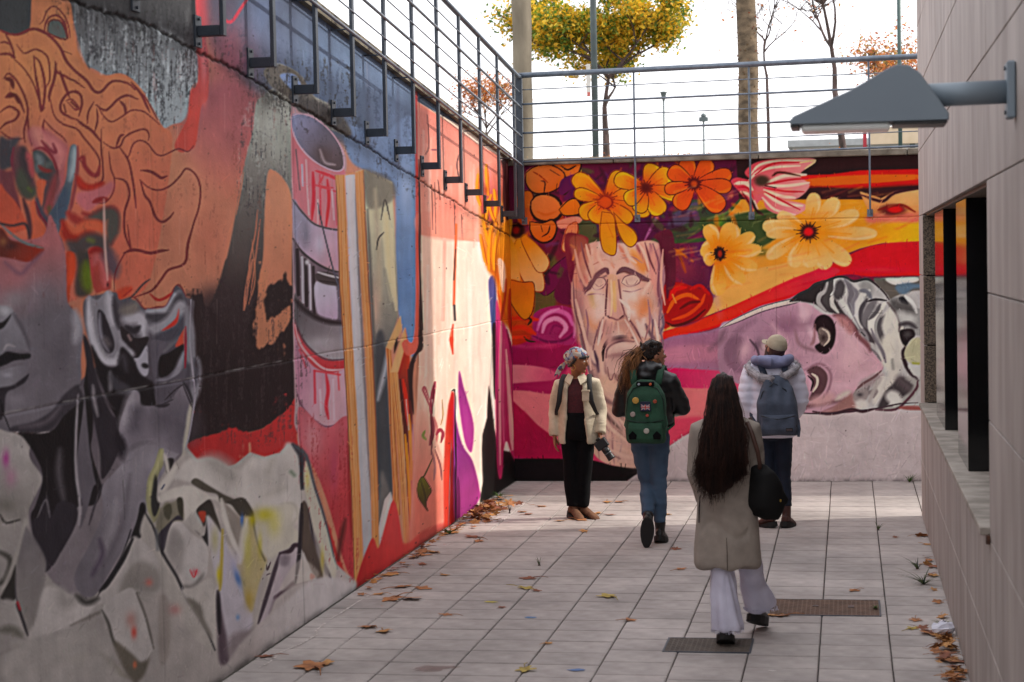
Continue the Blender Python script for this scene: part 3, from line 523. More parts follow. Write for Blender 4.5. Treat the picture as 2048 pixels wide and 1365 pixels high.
def paint_left(S=1.):
    c = Cv(-40, -60, 1040, 1365, S, '8e5c50')
    F, L, E = c.F, c.L, c.E
    def A(s, x0=0, y0=0):     # points read off at 1/0.375 scale
        return PT(s)*.375+[x0, y0]
    # ---- ground colours
    F('-60,-60 1100,-60 1100,1400 -60,1400', ('96624f', (300, 500), 'a4725e', (560, 560)), sm=0)
    F('380,180 560,180 540,420 380,330', ('7c464c', (440, 180), 'a06454', (470, 380)), b=30)
    E(480, 250, 70, 90, '854c50', .7); E(330, 330, 70, 60, 'a07058', .6); E(150, 470, 160, 120, '9c5648', .5); E(420, 470, 50, 90, '9c5c4c', .6)
    F('-60,-60 70,-60 64,0 58,64 30,70 -60,64', '34383a', b=2); 
    # weathered bare concrete
    F('140,-60 400,-60 397,150 390,165 380,185 375,225 365,244 345,250 328,257 316,235 300,205 285,182 262,158 240,148 215,152 190,140 172,128 155,75 142,10', ('48494b', (250, 0), '7a8286', (300, 200)), b=1)
    rs = np.random.RandomState(8)
    for i in range(150):
        x = 150+rs.rand()*245; y = rs.rand()**1.3*230; ln = 12+rs.rand()*40
        if y+ln > 130+.55*(x-150): continue
        L([(x, y), (x+rs.randn()*1.5, y+ln)], ['34363a', 'a4acb0', '6a7074', 'b4bcbe', '4a4c50'][rs.randint(5)], 2+rs.rand()*6, 3, o=.5)
    c.M('140,-60 400,-60 397,150 380,185 365,244 330,255 300,205 262,158 215,152 172,128', '303236', .5, .7, 40, 5, 3); c.M('170,60 400,40 390,165 365,244 330,250 262,158 200,130', 'a0a8ac', .57, .45, 40, 6, 13); c.M('180,90 400,60 390,165 365,244 330,250 262,158 200,130', '242629', .6, .6, 18, 5, 23)
    F('140,-60 400,-60 398,90 340,62 280,44 200,16 140,0', '303032', b=6, o=.75)
    F('395,-60 442,-60 440,0 418,60 412,80 417,110 417,192 404,212 399,240 392,290 378,302 360,305 350,290 372,244 378,222 382,185 396,160 394,60', ('8c3a40', (405, 0), '9c4038', (390, 260)), b=1)
    E(408, 130, 8, 40, 'b86c6c', .8); E(408, 205, 8, 14, 'a85450', .7)
    # blue to mauve upper field
    F('417,-60 470,-60 900,-60 900,340 832,330 820,400 740,350 700,300 600,240 520,190 470,150 430,100 418,60', ('3c3c48', (430, 20), '4c586c', (640, 120)), b=16)
    E(460, 110, 60, 80, '7a4650', .85); E(520, 30, 40, 80, '4a566e', .7); E(560, 90, 30, 50, '4c5468', .6); E(640, 120, 36, 70, '4a566a', .7); E(700, 180, 36, 60, '546278', .7); E(780, 230, 30, 70, '60708a', .7)
    F('690,250 760,270 836,260 836,700 800,640 790,560 788,370 740,345 700,320', ('5e6e88', (780, 300), '546c8c', (815, 600)), b=4)
    E(812, 380, 16, 60, '8494ac', .7); E(815, 560, 14, 60, '4a6488', .6)
    for x, y0, y1 in ((497, 0, 90), (586, 20, 190), (660, 60, 240), (735, 130, 290), (795, 170, 330), (540, 0, 60), (620, 30, 150)): L([(x, y0), (x+2, y1)], '3c4254', 8, 5, o=.5)  # soft shadows of the railing bars, painted into the wall colour
    L('440,30 460,45 480,20 500,-10', '8a3440', 6, 2)
    # drip shape: grey pillar running down into black
    F('512,208 530,190 552,170 545,150 530,150 538,132 560,128 600,150 625,190 660,210 690,245 700,270 660,260 600,235 590,250 600,400 592,600 594,802 582,816 544,846 520,860 499,865 470,872 450,862 431,870 400,876 375,886 375,800 360,700 372,660 388,640 400,640 430,590 450,524 455,512 472,431 487,337 506,262', ('7c7e78', (540, 240), '2c2020', (480, 640)), b=1.2)
    F('375,600 590,600 594,802 544,846 450,862 375,886', ('34282a', (480, 600), '241a1c', (480, 720)), b=30, o=.9)
    F('528,142 560,130 600,150 625,190 640,215 600,210 560,185 540,170', '5a5650', b=3); F('560,152 590,150 605,180 590,185', '7080a0', b=2)
    F('590,200 640,205 690,240 700,275 650,250 600,232', '45413f', b=5)
    c.M('500,190 600,190 600,360 480,400', '949a96', .54, .3, 30, 6, 31); c.M('500,190 620,190 600,400 480,420', '34343a', .56, .6, 40, 3, 33); c.M('520,130 700,130 700,290 580,240 520,190', '2a2826', .54, .6, 24, 5, 35)
    E(545, 240, 26, 60, '8a8e88', .4); E(560, 290, 22, 40, '868c84', .5); E(530, 200, 18, 30, '50504c', .7)
    # peach window between the two drips
    F('536,348 548,342 562,352 578,376 587,412 586,450 584,560 588,600 575,625 560,640 545,650 530,640 528,690 515,691 514,625 521,550 527,512 529,431', ('ac7860', (560, 400), '9c6450', (540, 640)), b=1, r=0)
    F('514,600 590,560 592,720 512,720', '241a1c', r=7, b=1)
    F('521,560 535,540 535,640 560,630 575,612 588,590 575,650 540,690 514,692', 'a06c54', r=5, b=1, o=.9)
    for q, w in (('487,345 478,400 473,430', 3), ('515,420 510,470 500,520 497,560', 3), ('505,520 495,570 488,620', 8), ('520,440 512,510 500,600', 3)): L(q, '9c6450', w, 1, sm=1, o=.8)
    L('504,480 510,560 497,610', 'a0684f', 3, 1, o=.7)
    F('375,640 385,600 398,590 410,615 430,620 440,660 400,680', '2a1e20', r=6, b=1)
    F('590,200 600,240 604,400 598,600 598,640 586,600 588,420', '504c4c', b=2, o=.7)
    # red band below the black, ragged
    F('372,888 431,870 469,858 500,866 544,846 580,816 594,800 600,900 640,1000 700,1180 660,1120 600,950 560,920 520,915 470,930 440,940 400,925 372,915', ('902c2c', (400, 900), '983434', (600, 900)), b=1, r=2)
    # ---- paint-splashed can
    F('583,228 600,225 640,240 688,300 692,345 680,360 700,700 700,880 600,870 590,800 588,700 586,500', '8e7478', b=1.2)
    F('583,228 590,260 612,310 650,335 690,342 694,420 698,440 670,458 630,448 605,420 588,400', ('a06068', (600, 300), 'b07078', (660, 440)), b=2)
    F('585,232 600,228 628,236 660,262 682,296 688,325 684,340 668,342 640,330 612,308 592,280 584,250', ('6a6c84', (600, 240), '4a3c40', (670, 330)), b=1, line='9c8490', lw=3)
    E(648, 310, 26, 18, '4a3838', .8, 35); L('640,300 650,325 670,330', '84787c', 4, 3)
    for q, cc, w in (('592,300 600,380', '54484c', 5), ('604,330 606,372', '8a96a4', 5), ('626,345 628,390 624,440', 'b02c40', 7), ('640,350 642,440', 'c03848', 5), ('655,360 658,400 652,456', 'b82c3c', 6), ('632,342 660,352 676,360', 'c03c48', 6), ('630,370 676,385', 'b84450', 7), ('648,350 640,372 666,376', 'c04850', 5), ('612,320 618,430', 'b8a0a4', 5), ('672,390 674,450', 'bc5460', 6), ('636,400 636,450', 'd8c0c4', 4), ('664,380 668,440', 'd4bcc4', 4)): L(q, cc, w, 1.5)
    F('588,400 605,425 630,450 670,460 698,458 700,545 676,540 630,524 600,496 588,470', ('787484', (600, 450), '9c7c88', (680, 500)), b=1.5); E(640, 490, 14, 26, '9898a4', .6); E(612, 470, 10, 26, '60606c', .7)
    L('586,400 605,425 630,449 672,460 700,458', '4a4248', 4, 1.2); L('586,478 604,505 640,532 672,545 700,545', '302a2e', 6, 1.2)
    F('588,480 604,508 640,534 672,546 700,546 702,645 680,645 650,638 620,622 600,600 590,585', '5c5058', b=1.5)
    for x, y0, y1, cc, w in ((595, 500, 590, '2c2226', 6), (604, 515, 606, '8c8a90', 4), (611, 520, 612, '2a2024', 7), (619, 530, 620, 'a4a0a8', 4), (627, 535, 628, '30262a', 6), (696, 560, 640, '6c4448', 12)): L([(x, y0), (x+2, y1)], cc, w, 1, taper=0)
    F('630,568 660,566 672,572 676,636 660,640 636,628', ('9c98a4', (640, 570), '8c7c8c', (660, 630)), b=2); F('630,550 655,545 680,555 676,572 640,566', '3c3436', b=1.5); L('636,545 660,552 678,556', 'a09ca0', 4, 1.5); L('640,562 672,566', '241c1e', 4, 1)
    E(614, 525, 6, 7, 'b0b0b4', .8)
    F('588,588 600,602 622,624 650,640 682,648 704,646 704,712 680,722 650,720 620,702 598,672 588,645', ('504c50', (620, 620), '7c7478', (650, 700)), b=3); L('590,600 612,622 650,642 700,648', '2a2226', 10, 4); E(640, 685, 30, 14, '8c888c', .6)
    F('588,645 604,676 622,700 652,718 684,722 706,712 706,745 680,748 650,744 625,732 602,700 588,660', ('a04850', (600, 680), '983438', (670, 730)), b=2); L('590,650 602,690 628,722 655,740 700,738', 'bc989c', 4, 1.5); L('590,640 604,676 625,702 655,720 700,718', '5c3c44', 4, 1.2)
    F('590,680 604,706 628,735 660,748 706,742 706,830 680,848 655,854 630,842 605,815 592,780', ('946c7c', (600, 760), 'a4848c', (670, 800)), b=2)
    for q, cc, w in (('629,742 630,806', 'ac3440', 8), ('652,748 656,780 652,812 656,838', 'b03844', 7), ('676,745 678,780', 'b84c50', 6), ('600,700 612,735', 'b04450', 6), ('630,742 680,750', 'b43c44', 7), ('640,780 642,830', 'b8a4ac', 6), ('666,760 668,840', 'b09ca4', 6)): L(q, cc, w, 2)
    L('592,780 605,815 630,842 655,854 690,842', '6c4858', 4, 1.2); L('586,480 588,700 593,800 598,900', '8a7478', 2, 1)
    L('636,406 642,440 654,490 668,545 680,580', '4a4650', 3.5, .8)
    F('598,815 640,850 660,856 700,840 712,1000 715,1160 690,1130 660,1020 630,940 602,900', ('a05860', (600, 850), '96383c', (690, 1000)), b=3)
    E(625, 880, 20, 40, 'b0888c', .6); E(668, 940, 10, 60, '8a3a50', .6); L('690,1040 682,1080 676,1120', '54201f', 8, 5); L('697,860 700,1000 706,1080', '782424', 6, 4)
    # ---- leaning canvas on stretcher bars
    W1, W2, W3 = 'b8875c', '9c6038', 'c89c70'
    F('711,345 727,340 785,365 789,440 795,560 797,632 772,700 780,850 786,990 760,1094 748,1000 735,600', ('5c5a58', (730, 700), 'a09c84', (785, 420)), b=1, sm=0)
    F('727,340 785,365 788,400 745,420 730,400', '5c5850', b=6, o=.8); L('750,380 756,480 760,600', '88806e', 9, 5); L('772,430 778,520 785,600', 'd8cca4', 12, 5); L('783,460 786,560 792,620', 'e8dcb8', 6, 3); L('762,440 770,400 780,440', '4a4640', 3, 1); L('753,500 757,478 768,465', '3c3836', 3, 1)
    E(750, 610, 14, 60, '9c8474', .8); F('748,700 762,660 772,700 780,850 786,990 764,940 756,1000 750,850', '3c4044', b=5); L('755,800 770,740 778,700', '909094', 8, 5); L('770,540 790,640 772,690', '6c6a60', 8, 5, o=.7)
    F('782,984 788,1010 760,1094 757,1060 770,1000', 'b0a8a4', b=1.5, sm=0); L('735,420 742,560 748,700 752,860', '54504c', 5, 3)
    F('690,350 711,350 716,500 725,700 733,853 742,1000 744,1076 730,1166 727,1100 712,853 702,600', ('b4aeb0', (700, 0), '8c8a8c', (722, 0)), b=.8, sm=0); L('711,360 716,500 726,700 734,853 743,1000', '6c6668', 5, 2)
    def plank(q, c1, c2, seed):
        F(q, c1, b=.6, sm=0); p = PT(q); n = len(p)//2; a, b_ = p[:n], p[n:][::-1]; r2 = np.random.RandomState(seed)
        for k in range(7):
            t = .1+.8*r2.rand(); L(a*(1-t)+b_*t+r2.randn(*a.shape)*[.6, 0], [c2, W3, 'a0683c', 'd4ac80'][r2.randint(4)], 1+r2.rand()*2.2, .8, o=.7, sm=0)
    plank('671,351 675,420 679,560 688,700 696,853 704,1000 709,1168 727,1166 722,1000 716,853 707,700 699,560 693,420 690,351', W1, W2, 1)
    plank('710,346 714,420 722,560 731,700 737,853 743,1000 746,1110 759,1100 757,1000 752,853 745,700 737,560 730,420 727,341', 'b48058', '8c4c30', 2)
    L('671,351 675,420 679,560 688,700 696,853 704,1000 709,1168', '6c3c2c', 2, 1, sm=0); L('757,1000 752,853 745,700 737,560 730,420 727,341', '74483a', 2.5, 1, sm=0); L('690,351 708,346', 'c89468', 3, 1)
    # abstract edge of second canvas
    F('811,655 818,690 822,760 830,900 828,1000 820,1080 806,853 795,745', ('a03424', (812, 700), '5c2420', (820, 800)), b=1, sm=0)
    for q, cc, w in (('806,760 812,800 816,850', 'd84030', 7), ('818,830 822,900 824,960', 'e09030', 6), ('812,800 818,860', 'c8b8b4', 4), ('826,850 826,920', '503c50', 4), ('810,870 818,960 822,1040', 'e89c3c', 6), ('800,760 806,830', '401c1c', 6), ('816,740 820,800', '301618', 5)): L(q, cc, w, 1.5)
    F('772,697 802,632 804,660 782,703', 'c8a070', b=.6, sm=0); plank('772,696 777,780 780,853 785,940 789,1027 802,1031 796,940 791,853 786,780 783,702', 'a86c44', '804020', 3)
    F('780,747 811,655 815,680 796,746', 'd4a878', b=.6, sm=0); plank('780,747 786,800 792,853 801,960 810,1099 821,1080 812,960 805,853 799,800 795,745', 'b88454', '905030', 4); F('789,690 796,672 796,690 788,710', '2c2018', b=1, sm=0)
    # red and black contour lines right of the blue
    F('831,200 836,205 838,320 839,560 840,640 843,680 840,700 815,712 804,690 812,680 828,678 832,560', ('a03c3c', (836, 250), 'd86c5c', (830, 700)), b=1)
    F('1000,640 842,640 846,690 838,705 842,1000 860,1100 1000,1000', 'f0c8b4', sm=0)
    # pale right-hand field
    F('836,205 1040,320 1040,1010 820,1100 822,1040 830,900 840,700 841,560', ('f4cdb8', (850, 600), 'f8e2d4', (960, 600)), b=1, sm=0)
    F('836,205 905,250 1010,330 1010,490 926,482 840,470', ('d48478', (850, 240), 'e8a490', (960, 440)), b=1.5, sm=0)
    for i in range(46):
        x = 842+rs.rand()*125; y = 230+(x-840)*.8+rs.rand()*120; L([(x, y), (x+rs.randn(), y+40+rs.rand()*90)], ['f0c0b0', 'dc8878', 'f8dccc', 'e09080'][rs.randint(4)], 2+rs.rand()*6, 3, o=.4)
    E(900, 420, 36, 40, 'dc6c60', .5); F('840,425 926,440 926,482 840,470', 'dc8c7c', b=4, o=.5)
    for q in ('862,370 864,380 866,460', '870,365 872,468', '923,430 925,480', '908,400 909,470', '876,360 878,375 880,400', '855,230 858,290 851,310'): L(q, '6a4444', 2, .7)
    L('918,310 914,330 918,360', '5a4448', 2.5, 1); L('864,300 872,300', '84505a', 5, 2)
    for q, cc, w in (('889,480 888,560 886,640', 'ecb4a4', 7), ('912,450 911,500 908,610', 'dc7450', 5), ('909,612 910,640', '5c4c50', 5), ('906,650 903,680 906,708', 'd85c3c', [3, 9, 3]), ('911,500 908,560', '603c3c', 2)): L(q, cc, w, 1.4, taper=0)
    for i in range(30):
        x = 850+rs.rand()*120; y = 500+rs.rand()*250; L([(x, y), (x+rs.randn(), y+70+rs.rand()*120)], ['fff4ea', 'f4c8b8', 'fceadc'][rs.randint(3)], 2+rs.rand()*6, 3, o=.45)
    # salmon foot
    F('824,880 840,820 860,840 870,900 890,930 888,1060 850,1090 815,1110 822,1000', ('f0b4a0', (850, 840), 'e08070', (850, 1000)), b=14)
    F('740,1166 760,1095 788,1010 804,1080 820,1085 850,1060 900,1045 880,1075 820,1115 770,1145', ('a83030', (760, 1120), 'd0645c', (860, 1060)), b=4); F('712,1168 744,1078 760,1096 788,1000 806,1095 800,1130 730,1180', ('983030', (740, 1130), 'b84444', (800, 1080)), b=2)
    # drawn lily with leaf
    for q, cc, w in (('862,830 864,800 870,765', 'b04c60', 9), ('862,820 850,790 846,780 850,776 858,800', 'c06c70', 5), ('866,850 868,820 864,800', 'f0d0c0', 5), ('862,830 866,860 860,890', 'a05058', 9), ('868,835 874,860 872,890', 'c87c78', 6), ('872,870 880,860 886,868 882,885', 'b04858', 7), ('866,915 850,950 842,960 836,972', '6c5834', 3), ('862,900 870,930 868,960', 'b87c78', 5), ('870,900 880,930 884,960', '9c5c5c', 4), ('850,862 846,872 852,880', 'a0a060', 6), ('884,800 886,830 882,850', 'b08050', 2), ('870,880 878,905 884,925', 'd8a898', 6), ('862,840 864,880 862,910', '6c3440', 2), ('868,770 866,800 864,830', '7c2c40', 2)): L(q, cc, w, 1)
    F('838,962 846,954 856,968 863,982 856,995 852,1010 856,1022 848,1012 838,996 835,978', ('7c7430', (840, 960), '5c4820', (856, 1010)), b=.8, line='5a3c20', lw=2); L('842,962 850,990 853,1015', '403018', 2, .7)
    # red tongue, magenta tongues, black
    F('889,1062 887,950 891,863 897,810 904,782 909,788 912,1048', ('d85044', (893, 900), 'c03028', (905, 900)), b=.8, sm=0); L('903,880 900,960 898,1050', '8c5c60', 2, 1)
    F('909,791 912,834 925,889 946,923 959,974 958,1002 911,1050', ('8c3c80', (915, 900), 'a84888', (945, 980)), b=.8)
    F('919,742 929,778 946,838 948,872 943,906 931,889 923,846 917,791', ('a04488', (925, 780), 'b04890', (940, 880)), b=.8)
    L('904,782 910,786 911,860 912,1048', '2c1418', 3, .7)
    F('978,770 983,800 990,860 1000,900 1040,910 1040,990 960,1006 962,990 966,965 964,900 965,872 974,838 976,800', '241a1c', b=.8, sm=0)
    F('841,560 844,640 847,680 845,700 832,715 826,760 828,830 822,800 818,735 836,695 838,660', '2a1a1c', b=.8); L('838,320 840,500 842,600 846,660', '341c20', 4, .8)
    # pink stripes beside the corner
    F('978,560 992,560 994,668 985,668 979,600', ('645c94', (984, 570), '4c5c8c', (988, 660)), b=1); F('985,660 994,660 995,780 992,800 988,780', '1f1820', b=.7)
    F('993,604 1002,622 1019,676 1028,700 1040,720 1040,920 1025,914 1014,884 1008,900 1005,952 999,958 995,940 993,900 991,800 992,700', ('c84878', (1000, 640), 'b83c64', (1020, 880)), b=1)
    for q, cc, w in (('1003,640 1000,760 1000,930', 'e494a0', 5), ('1012,700 1018,780 1022,860 1025,900', 'e09ca0', 7), ('1008,680 1006,800 1008,890', 'cc5c80', 4), ('1020,790 1024,840 1026,880', 'f0b4ac', 4), ('1014,660 1026,720 1030,760', '9c2058', 6), ('995,640 994,800 997,940', '983060', 2.5)): L(q, cc, w, 1.2)
    # orange blossoms wrapping round the corner
    F('955,350 975,320 1010,330 1040,340 1040,700 1020,660 1004,640 998,600 990,560 975,540 965,500 960,440', ('d88c50', (970, 450), 'cc6420', (1020, 560)), b=5)
    F('1002,322 1040,330 1040,452 1018,450 1008,420 1004,380', '541424', b=2)
    F('958,300 975,300 1003,325 1004,400 990,440 975,440 962,420', ('e09080', (965, 330), 'c05c50', (995, 400)), b=3)
    for q, w in (('956,350 955,385 960,410', 9), ('972,330 974,360 976,390', 8), ('982,390 975,420 972,450', 7), ('988,380 992,410 990,440', 8), ('966,430 972,460 980,500', 9), ('985,450 980,480 978,540', 10), ('998,460 990,500 988,540', 9), ('960,470 966,500 972,530', 7), ('976,400 984,430 994,450', 7), ('1000,490 1004,540 1000,590', 9)): L(q, 'e8982c', w, 1.5); L(PT(q)+[2.5, 0], 'c05818', 2.5, 1, o=.8)
    E(984, 445, 8, 5, '6c2c14', .8); E(972, 380, 5, 12, 'b04820', .7); F('1000,470 1018,440 1040,450 1040,640 1010,620 1000,560', ('d88838', (1010, 480), 'dc7424', (1020, 600)), b=2); F('996,520 1010,530 1012,580 1004,580', 'f0c4a4', b=2); F('995,580 1003,600 1012,640 1002,622', 'd85c20', b=1)
    for q, w in (('1002,640 1010,600 1012,560', 5), ('1020,580 1020,640 1030,680', 8)): L(q, 'b83c18', w, 2)
    # ---- bottom: crumpled cloth
    F('-60,845 20,862 60,880 80,920 88,955 110,1150 200,1060 300,950 316,905 330,920 345,925 352,900 370,890 400,925 440,940 470,930 500,905 530,915 560,905 575,892 588,892 602,904 620,950 640,1000 655,1060 665,1100 675,1130 690,1145 712,1172 700,1200 640,1250 560,1300 450,1370 -60,1400', ('7a7674', (100, 1250), '8e8884', (560, 960)), b=1.2, sm=0)
    # purple-grey neck folds
    F('110,810 330,620 385,600 388,640 390,800 375,830 372,895 345,930 330,930 300,1010 280,1060 255,1100 200,1180 160,1200 95,1150 60,1060 60,900', ('4e484e', (180, 850), '686266', (260, 1000)), b=3)
    # ---- hair: orange mass and linework
    F('-60,62 0,62 30,70 60,60 64,0 70,-60 135,-60 142,0 150,75 160,110 172,132 190,148 215,152 240,148 265,160 290,190 312,240 328,257 345,300 300,560 240,590 220,560 120,610 -60,600', ('9a6448', (100, 150), 'a05848', (180, 480)), b=1.2)
    F('95,64 98,45 110,40 125,48 134,78 112,74', '4a4e4c', b=1, line='581c20', lw=4)
    E(70, 130, 60, 40, 'a4704c', .6); E(200, 250, 60, 60, 'a0684c', .5); E(40, 300, 30, 60, '8c5850', .6); E(100, 300, 30, 60, '90585a', .5)
    M = '661e28'
    lines = ['210,130 230,110 250,60 290,35 340,80 365,140 375,200', '235,170 245,120 270,90 310,85 345,125 365,205', '0,160 40,180 100,185 180,155 260,190 320,255 350,320 390,370 460,430 500,485 540,490 600,435 680,445 720,480', '90,240 130,285 190,265 250,300 265,370 265,430 245,470', '180,300 190,400 205,480 220,590 235,540 240,450 215,340 180,300', '70,310 130,370 180,450 215,560', '295,330 300,380 350,410 400,435 450,470', '300,340 290,420 265,500 262,540', '268,530 290,620 340,665 410,690 450,740 520,830 530,890 500,940 460,900 425,850', '440,560 430,510 390,490 350,510 322,560 330,600 370,625 410,640', '350,540 380,530 410,560 420,580 400,585 360,545', '400,480 430,510 435,560 420,620', '410,640 440,665 490,700 540,760', '500,545 470,600 465,660', '510,560 560,590 600,560 630,530 680,510 735,530', '520,560 545,610 590,650 640,630 700,590 760,595 800,620 850,665', '515,580 520,640 505,700', '640,540 665,570 670,610', '550,760 600,790 640,780 660,740 700,710 770,690 795,720 790,750', '620,780 640,730 660,720', '640,790 680,840 710,770 750,750 790,770 830,820 870,830 950,795 1000,810 1035,780', '640,790 680,850 700,920 715,1010 725,1110', '750,910 800,915 835,935 860,950 890,940', '745,960 790,1000 850,1015 910,990 960,940 995,900 1045,935 1070,1010 1060,1110 1030,1200 1010,1280 995,1365', '750,970 770,1040 800,1080 830,1160 865,1185 900,1165 925,1135', '580,810 590,900 610,960 600,1030 560,1080 500,1085', '610,950 670,970 690,1040 665,1130 665,1240 700,1340', '660,1350 720,1335 800,1350 850,1340 900,1335', '540,690 540,800 548,900 540,970 480,1000 430,990 410,940', '0,600 50,570 100,600 80,640 30,660 0,690', '130,740 60,740 0,700', '20,420 50,395 100,450 150,580 130,700 135,760', '30,520 60,500 100,530 130,600', '150,600 155,700 170,780', '235,640 230,690 260,750 300,790 340,830', '235,640 280,690 330,730 355,760', '30,180 60,240 80,310', '0,290 50,290 80,310', '0,230 30,225 50,240', '700,440 750,500 780,560 800,600', '760,500 800,560 840,640', '330,270 380,290', '320,380 340,440 370,520']
    for i, q in enumerate(lines): L(A(q), M, 3.2+(i*7 % 5)*.7, .9)
    for q, w in (('30,420 60,430 70,470', 9), ('40,520 80,510 100,550', 8), ('340,560 350,600', 7), ('380,545 410,575', 8)): L(A(q), '58181c', w, 1.5)
    # mauve, grey-green and brick passages in the curls
    def G(q, *a, **k): F(PT(q)*.2783+[0, 260], *a, **k)
    def H(q, *a, **k): L(PT(q)*.2783+[0, 260], *a, **k)
    G('200,0 330,0 420,60 500,130 480,260 480,420 420,560 350,560 330,430 400,300 350,180 260,150 220,100', '8a5054', 8, o=.9); H('250,0 290,60 340,110', 'a06a62', 22, 7); H('330,60 400,110 440,180 430,260', '9c6260', 18, 6); H('300,80 350,140 400,160 380,100', '6e2a34', 7, 2)
    G('0,60 60,70 110,60 150,60 120,120 100,200 110,260 60,280 0,290', '3c3a40', 6); H('100,130 95,220 110,300 140,380 170,440', '6a2a38', 9, 2); G('110,130 160,120 200,160 230,260 240,340 260,400 240,470 200,500 160,470 120,380 100,280', '56383c', 6); H('170,140 170,220 190,300 215,370', '3c3034', 20, 5); H('200,170 225,240 235,330', '8c4648', 14, 4); H('150,300 170,400 210,450 240,440', '3f473a', 26, 6, o=.9); H('205,420 225,440', '4c5c2c', 8, 4)
    G('240,150 300,155 350,200 390,260 400,330 350,370 290,350 260,300 245,230', '363a3c', 4); H('265,180 290,230 270,290', '5a6264', 16, 5); H('280,290 330,260 370,240', '4a4e4c', 12, 4); H('280,260 320,290 380,300', '6c2a28', 8, 3); H('230,150 300,130 370,190 410,290 400,350 350,380 290,360', '6e2830', 6, 1.5)
    H('390,310 370,400 320,470 300,560', '43383c', 24, 6); H('400,330 380,420 350,520 350,620', '74383a', 16, 5); H('355,560 365,620', '4c5030', 12, 5)
    G('510,120 545,110 560,160 550,260 530,360 510,480 480,600 440,700 410,760 380,720 350,620 400,540 440,460 480,340 490,220', ('5a6468', (530, 160), '3c4450', (430, 650)), 3); H('535,130 535,240 505,360', '788084', 14, 5); H('470,440 440,560 420,660', '3c4858', 26, 7)
    H('560,120 560,240 545,380 520,520 500,600', '74383a', 7, 2); G('0,290 50,300 100,300 110,400 140,500 150,580 110,520 60,480 20,420 0,400', '64343a', 4); H('20,420 60,490 120,530 150,580', '5a242c', 5, 1.5); G('0,400 40,440 100,500 150,570 180,640 210,700 150,730 80,740 0,680', '9a4838', 3)
    G('270,370 330,370 320,440 310,520 290,560 270,460', 'a4543e', 2); G('230,520 265,520 290,600 330,660 370,760 430,820 470,920 440,900 380,860 300,840 215,800 220,640', 'a0523e', 3); G('300,840 430,820 475,930 470,1010 440,1080 300,1060 150,1090 40,1040 160,1040 220,960 300,880', '86585a', 9)
    H('170,500 200,600 215,700 212,800', '4a2c30', 9, 2.5); H('265,500 290,590 340,660 380,740 420,800 450,860', '443c48', 13, 3); H('255,520 285,610 335,680 370,770 430,830', '6c2430', 5, 1.5)
    H('570,210 600,200 610,260 660,320 700,320 715,260', '7a2a2c', 9, 2); G('560,330 600,380 660,400 730,370 740,400 690,430 620,445 560,410', '7a2420', 4); H('560,340 600,400 680,415 740,385', '922c20', 12, 4)
    G('560,450 650,440 750,400 800,370 820,400 790,470 720,520 640,590 590,560 550,510', '95565a', 5); H('670,520 720,500 770,500', '7c2426', 10, 2); H('600,600 660,620 720,590 800,570 830,600 830,700 800,820', '7a2a2a', 14, 4); H('640,650 700,640 760,610 810,620 810,720 790,800', '46443f', 26, 6); H('490,600 540,640 600,670 680,680 730,670', '802c28', 18, 5); H('480,680 540,740 620,690 700,690 740,740', 'a4523c', 22, 5); H('450,660 480,760 560,790 640,760 720,790', '84281e', 20, 5); H('500,820 560,850 640,800 720,810 780,880', '433c3c', 30, 7); H('640,790 670,800', '58602c', 14, 6)
    G('480,880 540,900 540,1000 510,1120 500,1230 470,1280 440,1200 440,1100 470,1010', ('963a26', (500, 900), '70201c', (480, 1200)), 3); H('470,1010 445,1100 440,1190 465,1270 510,1280', '7a1c18', 10, 2.5); H('520,900 520,1010 500,1100', 'b04630', 14, 5)
    G('560,880 640,880 650,980 640,1080 650,1180 560,1200 540,1120 560,1000', '3f3834', 6); H('620,960 622,1060 635,1150', '56641c', 22, 7); G('640,860 700,850 760,900 790,1000 800,1140 740,1160 690,1170 660,1060 650,960', ('8a3a34', (700, 880), '8c4848', (720, 1100)), 3); H('650,880 700,860 750,900 780,980', '7c201c', 12, 3); H('680,960 700,920 740,950 760,1050 760,1120', '9a5252', 18, 6); H('760,880 800,940 830,1040', '54424a', 26, 8)
    H('745,500 750,700 760,900 775,1080', 'a88c84', 5, 2, o=.8); E(216, 570, 3, 5, '3c1418', .9); H('820,1200 860,1190 934,1140', 'a04030', 20, 4)
    for q, w in (('660,1350 720,1335 800,1350 850,1340 900,1335', 5),): pass
    for q, cc, w in (('610,350 615,260 650,180 680,140 720,130 800,155 900,135', M, 5), ('1030,0 1000,100 985,205 900,240 860,290 810,350 720,385', M, 10), ('680,0 690,80 700,130', M, 5), ('640,410 700,385 760,320 800,290', '3a3438', 8), ('660,380 700,345', '8c2c28', 12), ('700,380 730,400 770,450 840,440 890,430 930,340 960,325 990,380', M, 9), ('800,370 840,400 880,390 920,360', '8c2428', 12)): L(A(q, 0, 450), cc, w*.5, 1.2)
    # ---- face
    F('-60,470 0,470 50,480 88,470 100,430 118,470 128,500 133,540 135,600 150,625 165,660 162,720 160,770 128,800 100,835 60,862 20,866 -60,866', ('8a5658', (40, 500), '5e5a60', (70, 640)), b=2)
    E(30, 560, 50, 30, '946064', .7); E(80, 590, 40, 40, '6a6268', .8); E(100, 640, 40, 60, '5c585e', .8); E(30, 600, 30, 24, '726e72', .7); E(125, 700, 22, 60, '4e4a50', .8); E(60, 690, 26, 40, '5c585e', .6)
    F('-60,452 0,456 22,480 56,488 88,497 76,515 56,525 22,518 -60,500', ('5c2820', (20, 480), '7c2c20', (70, 505)), b=1.5); L('0,448 25,470 50,486 86,497', '5a6060', 5, 1.5); L('-20,440 20,452 50,448 58,470', '2c2c30', 5, 1.5); E(22, 492, 14, 9, '402020', .9); E(6, 484, 9, 10, '7c5438', .8)
    L('10,525 40,548 60,530 84,505', '6c4c58', 7, 5)
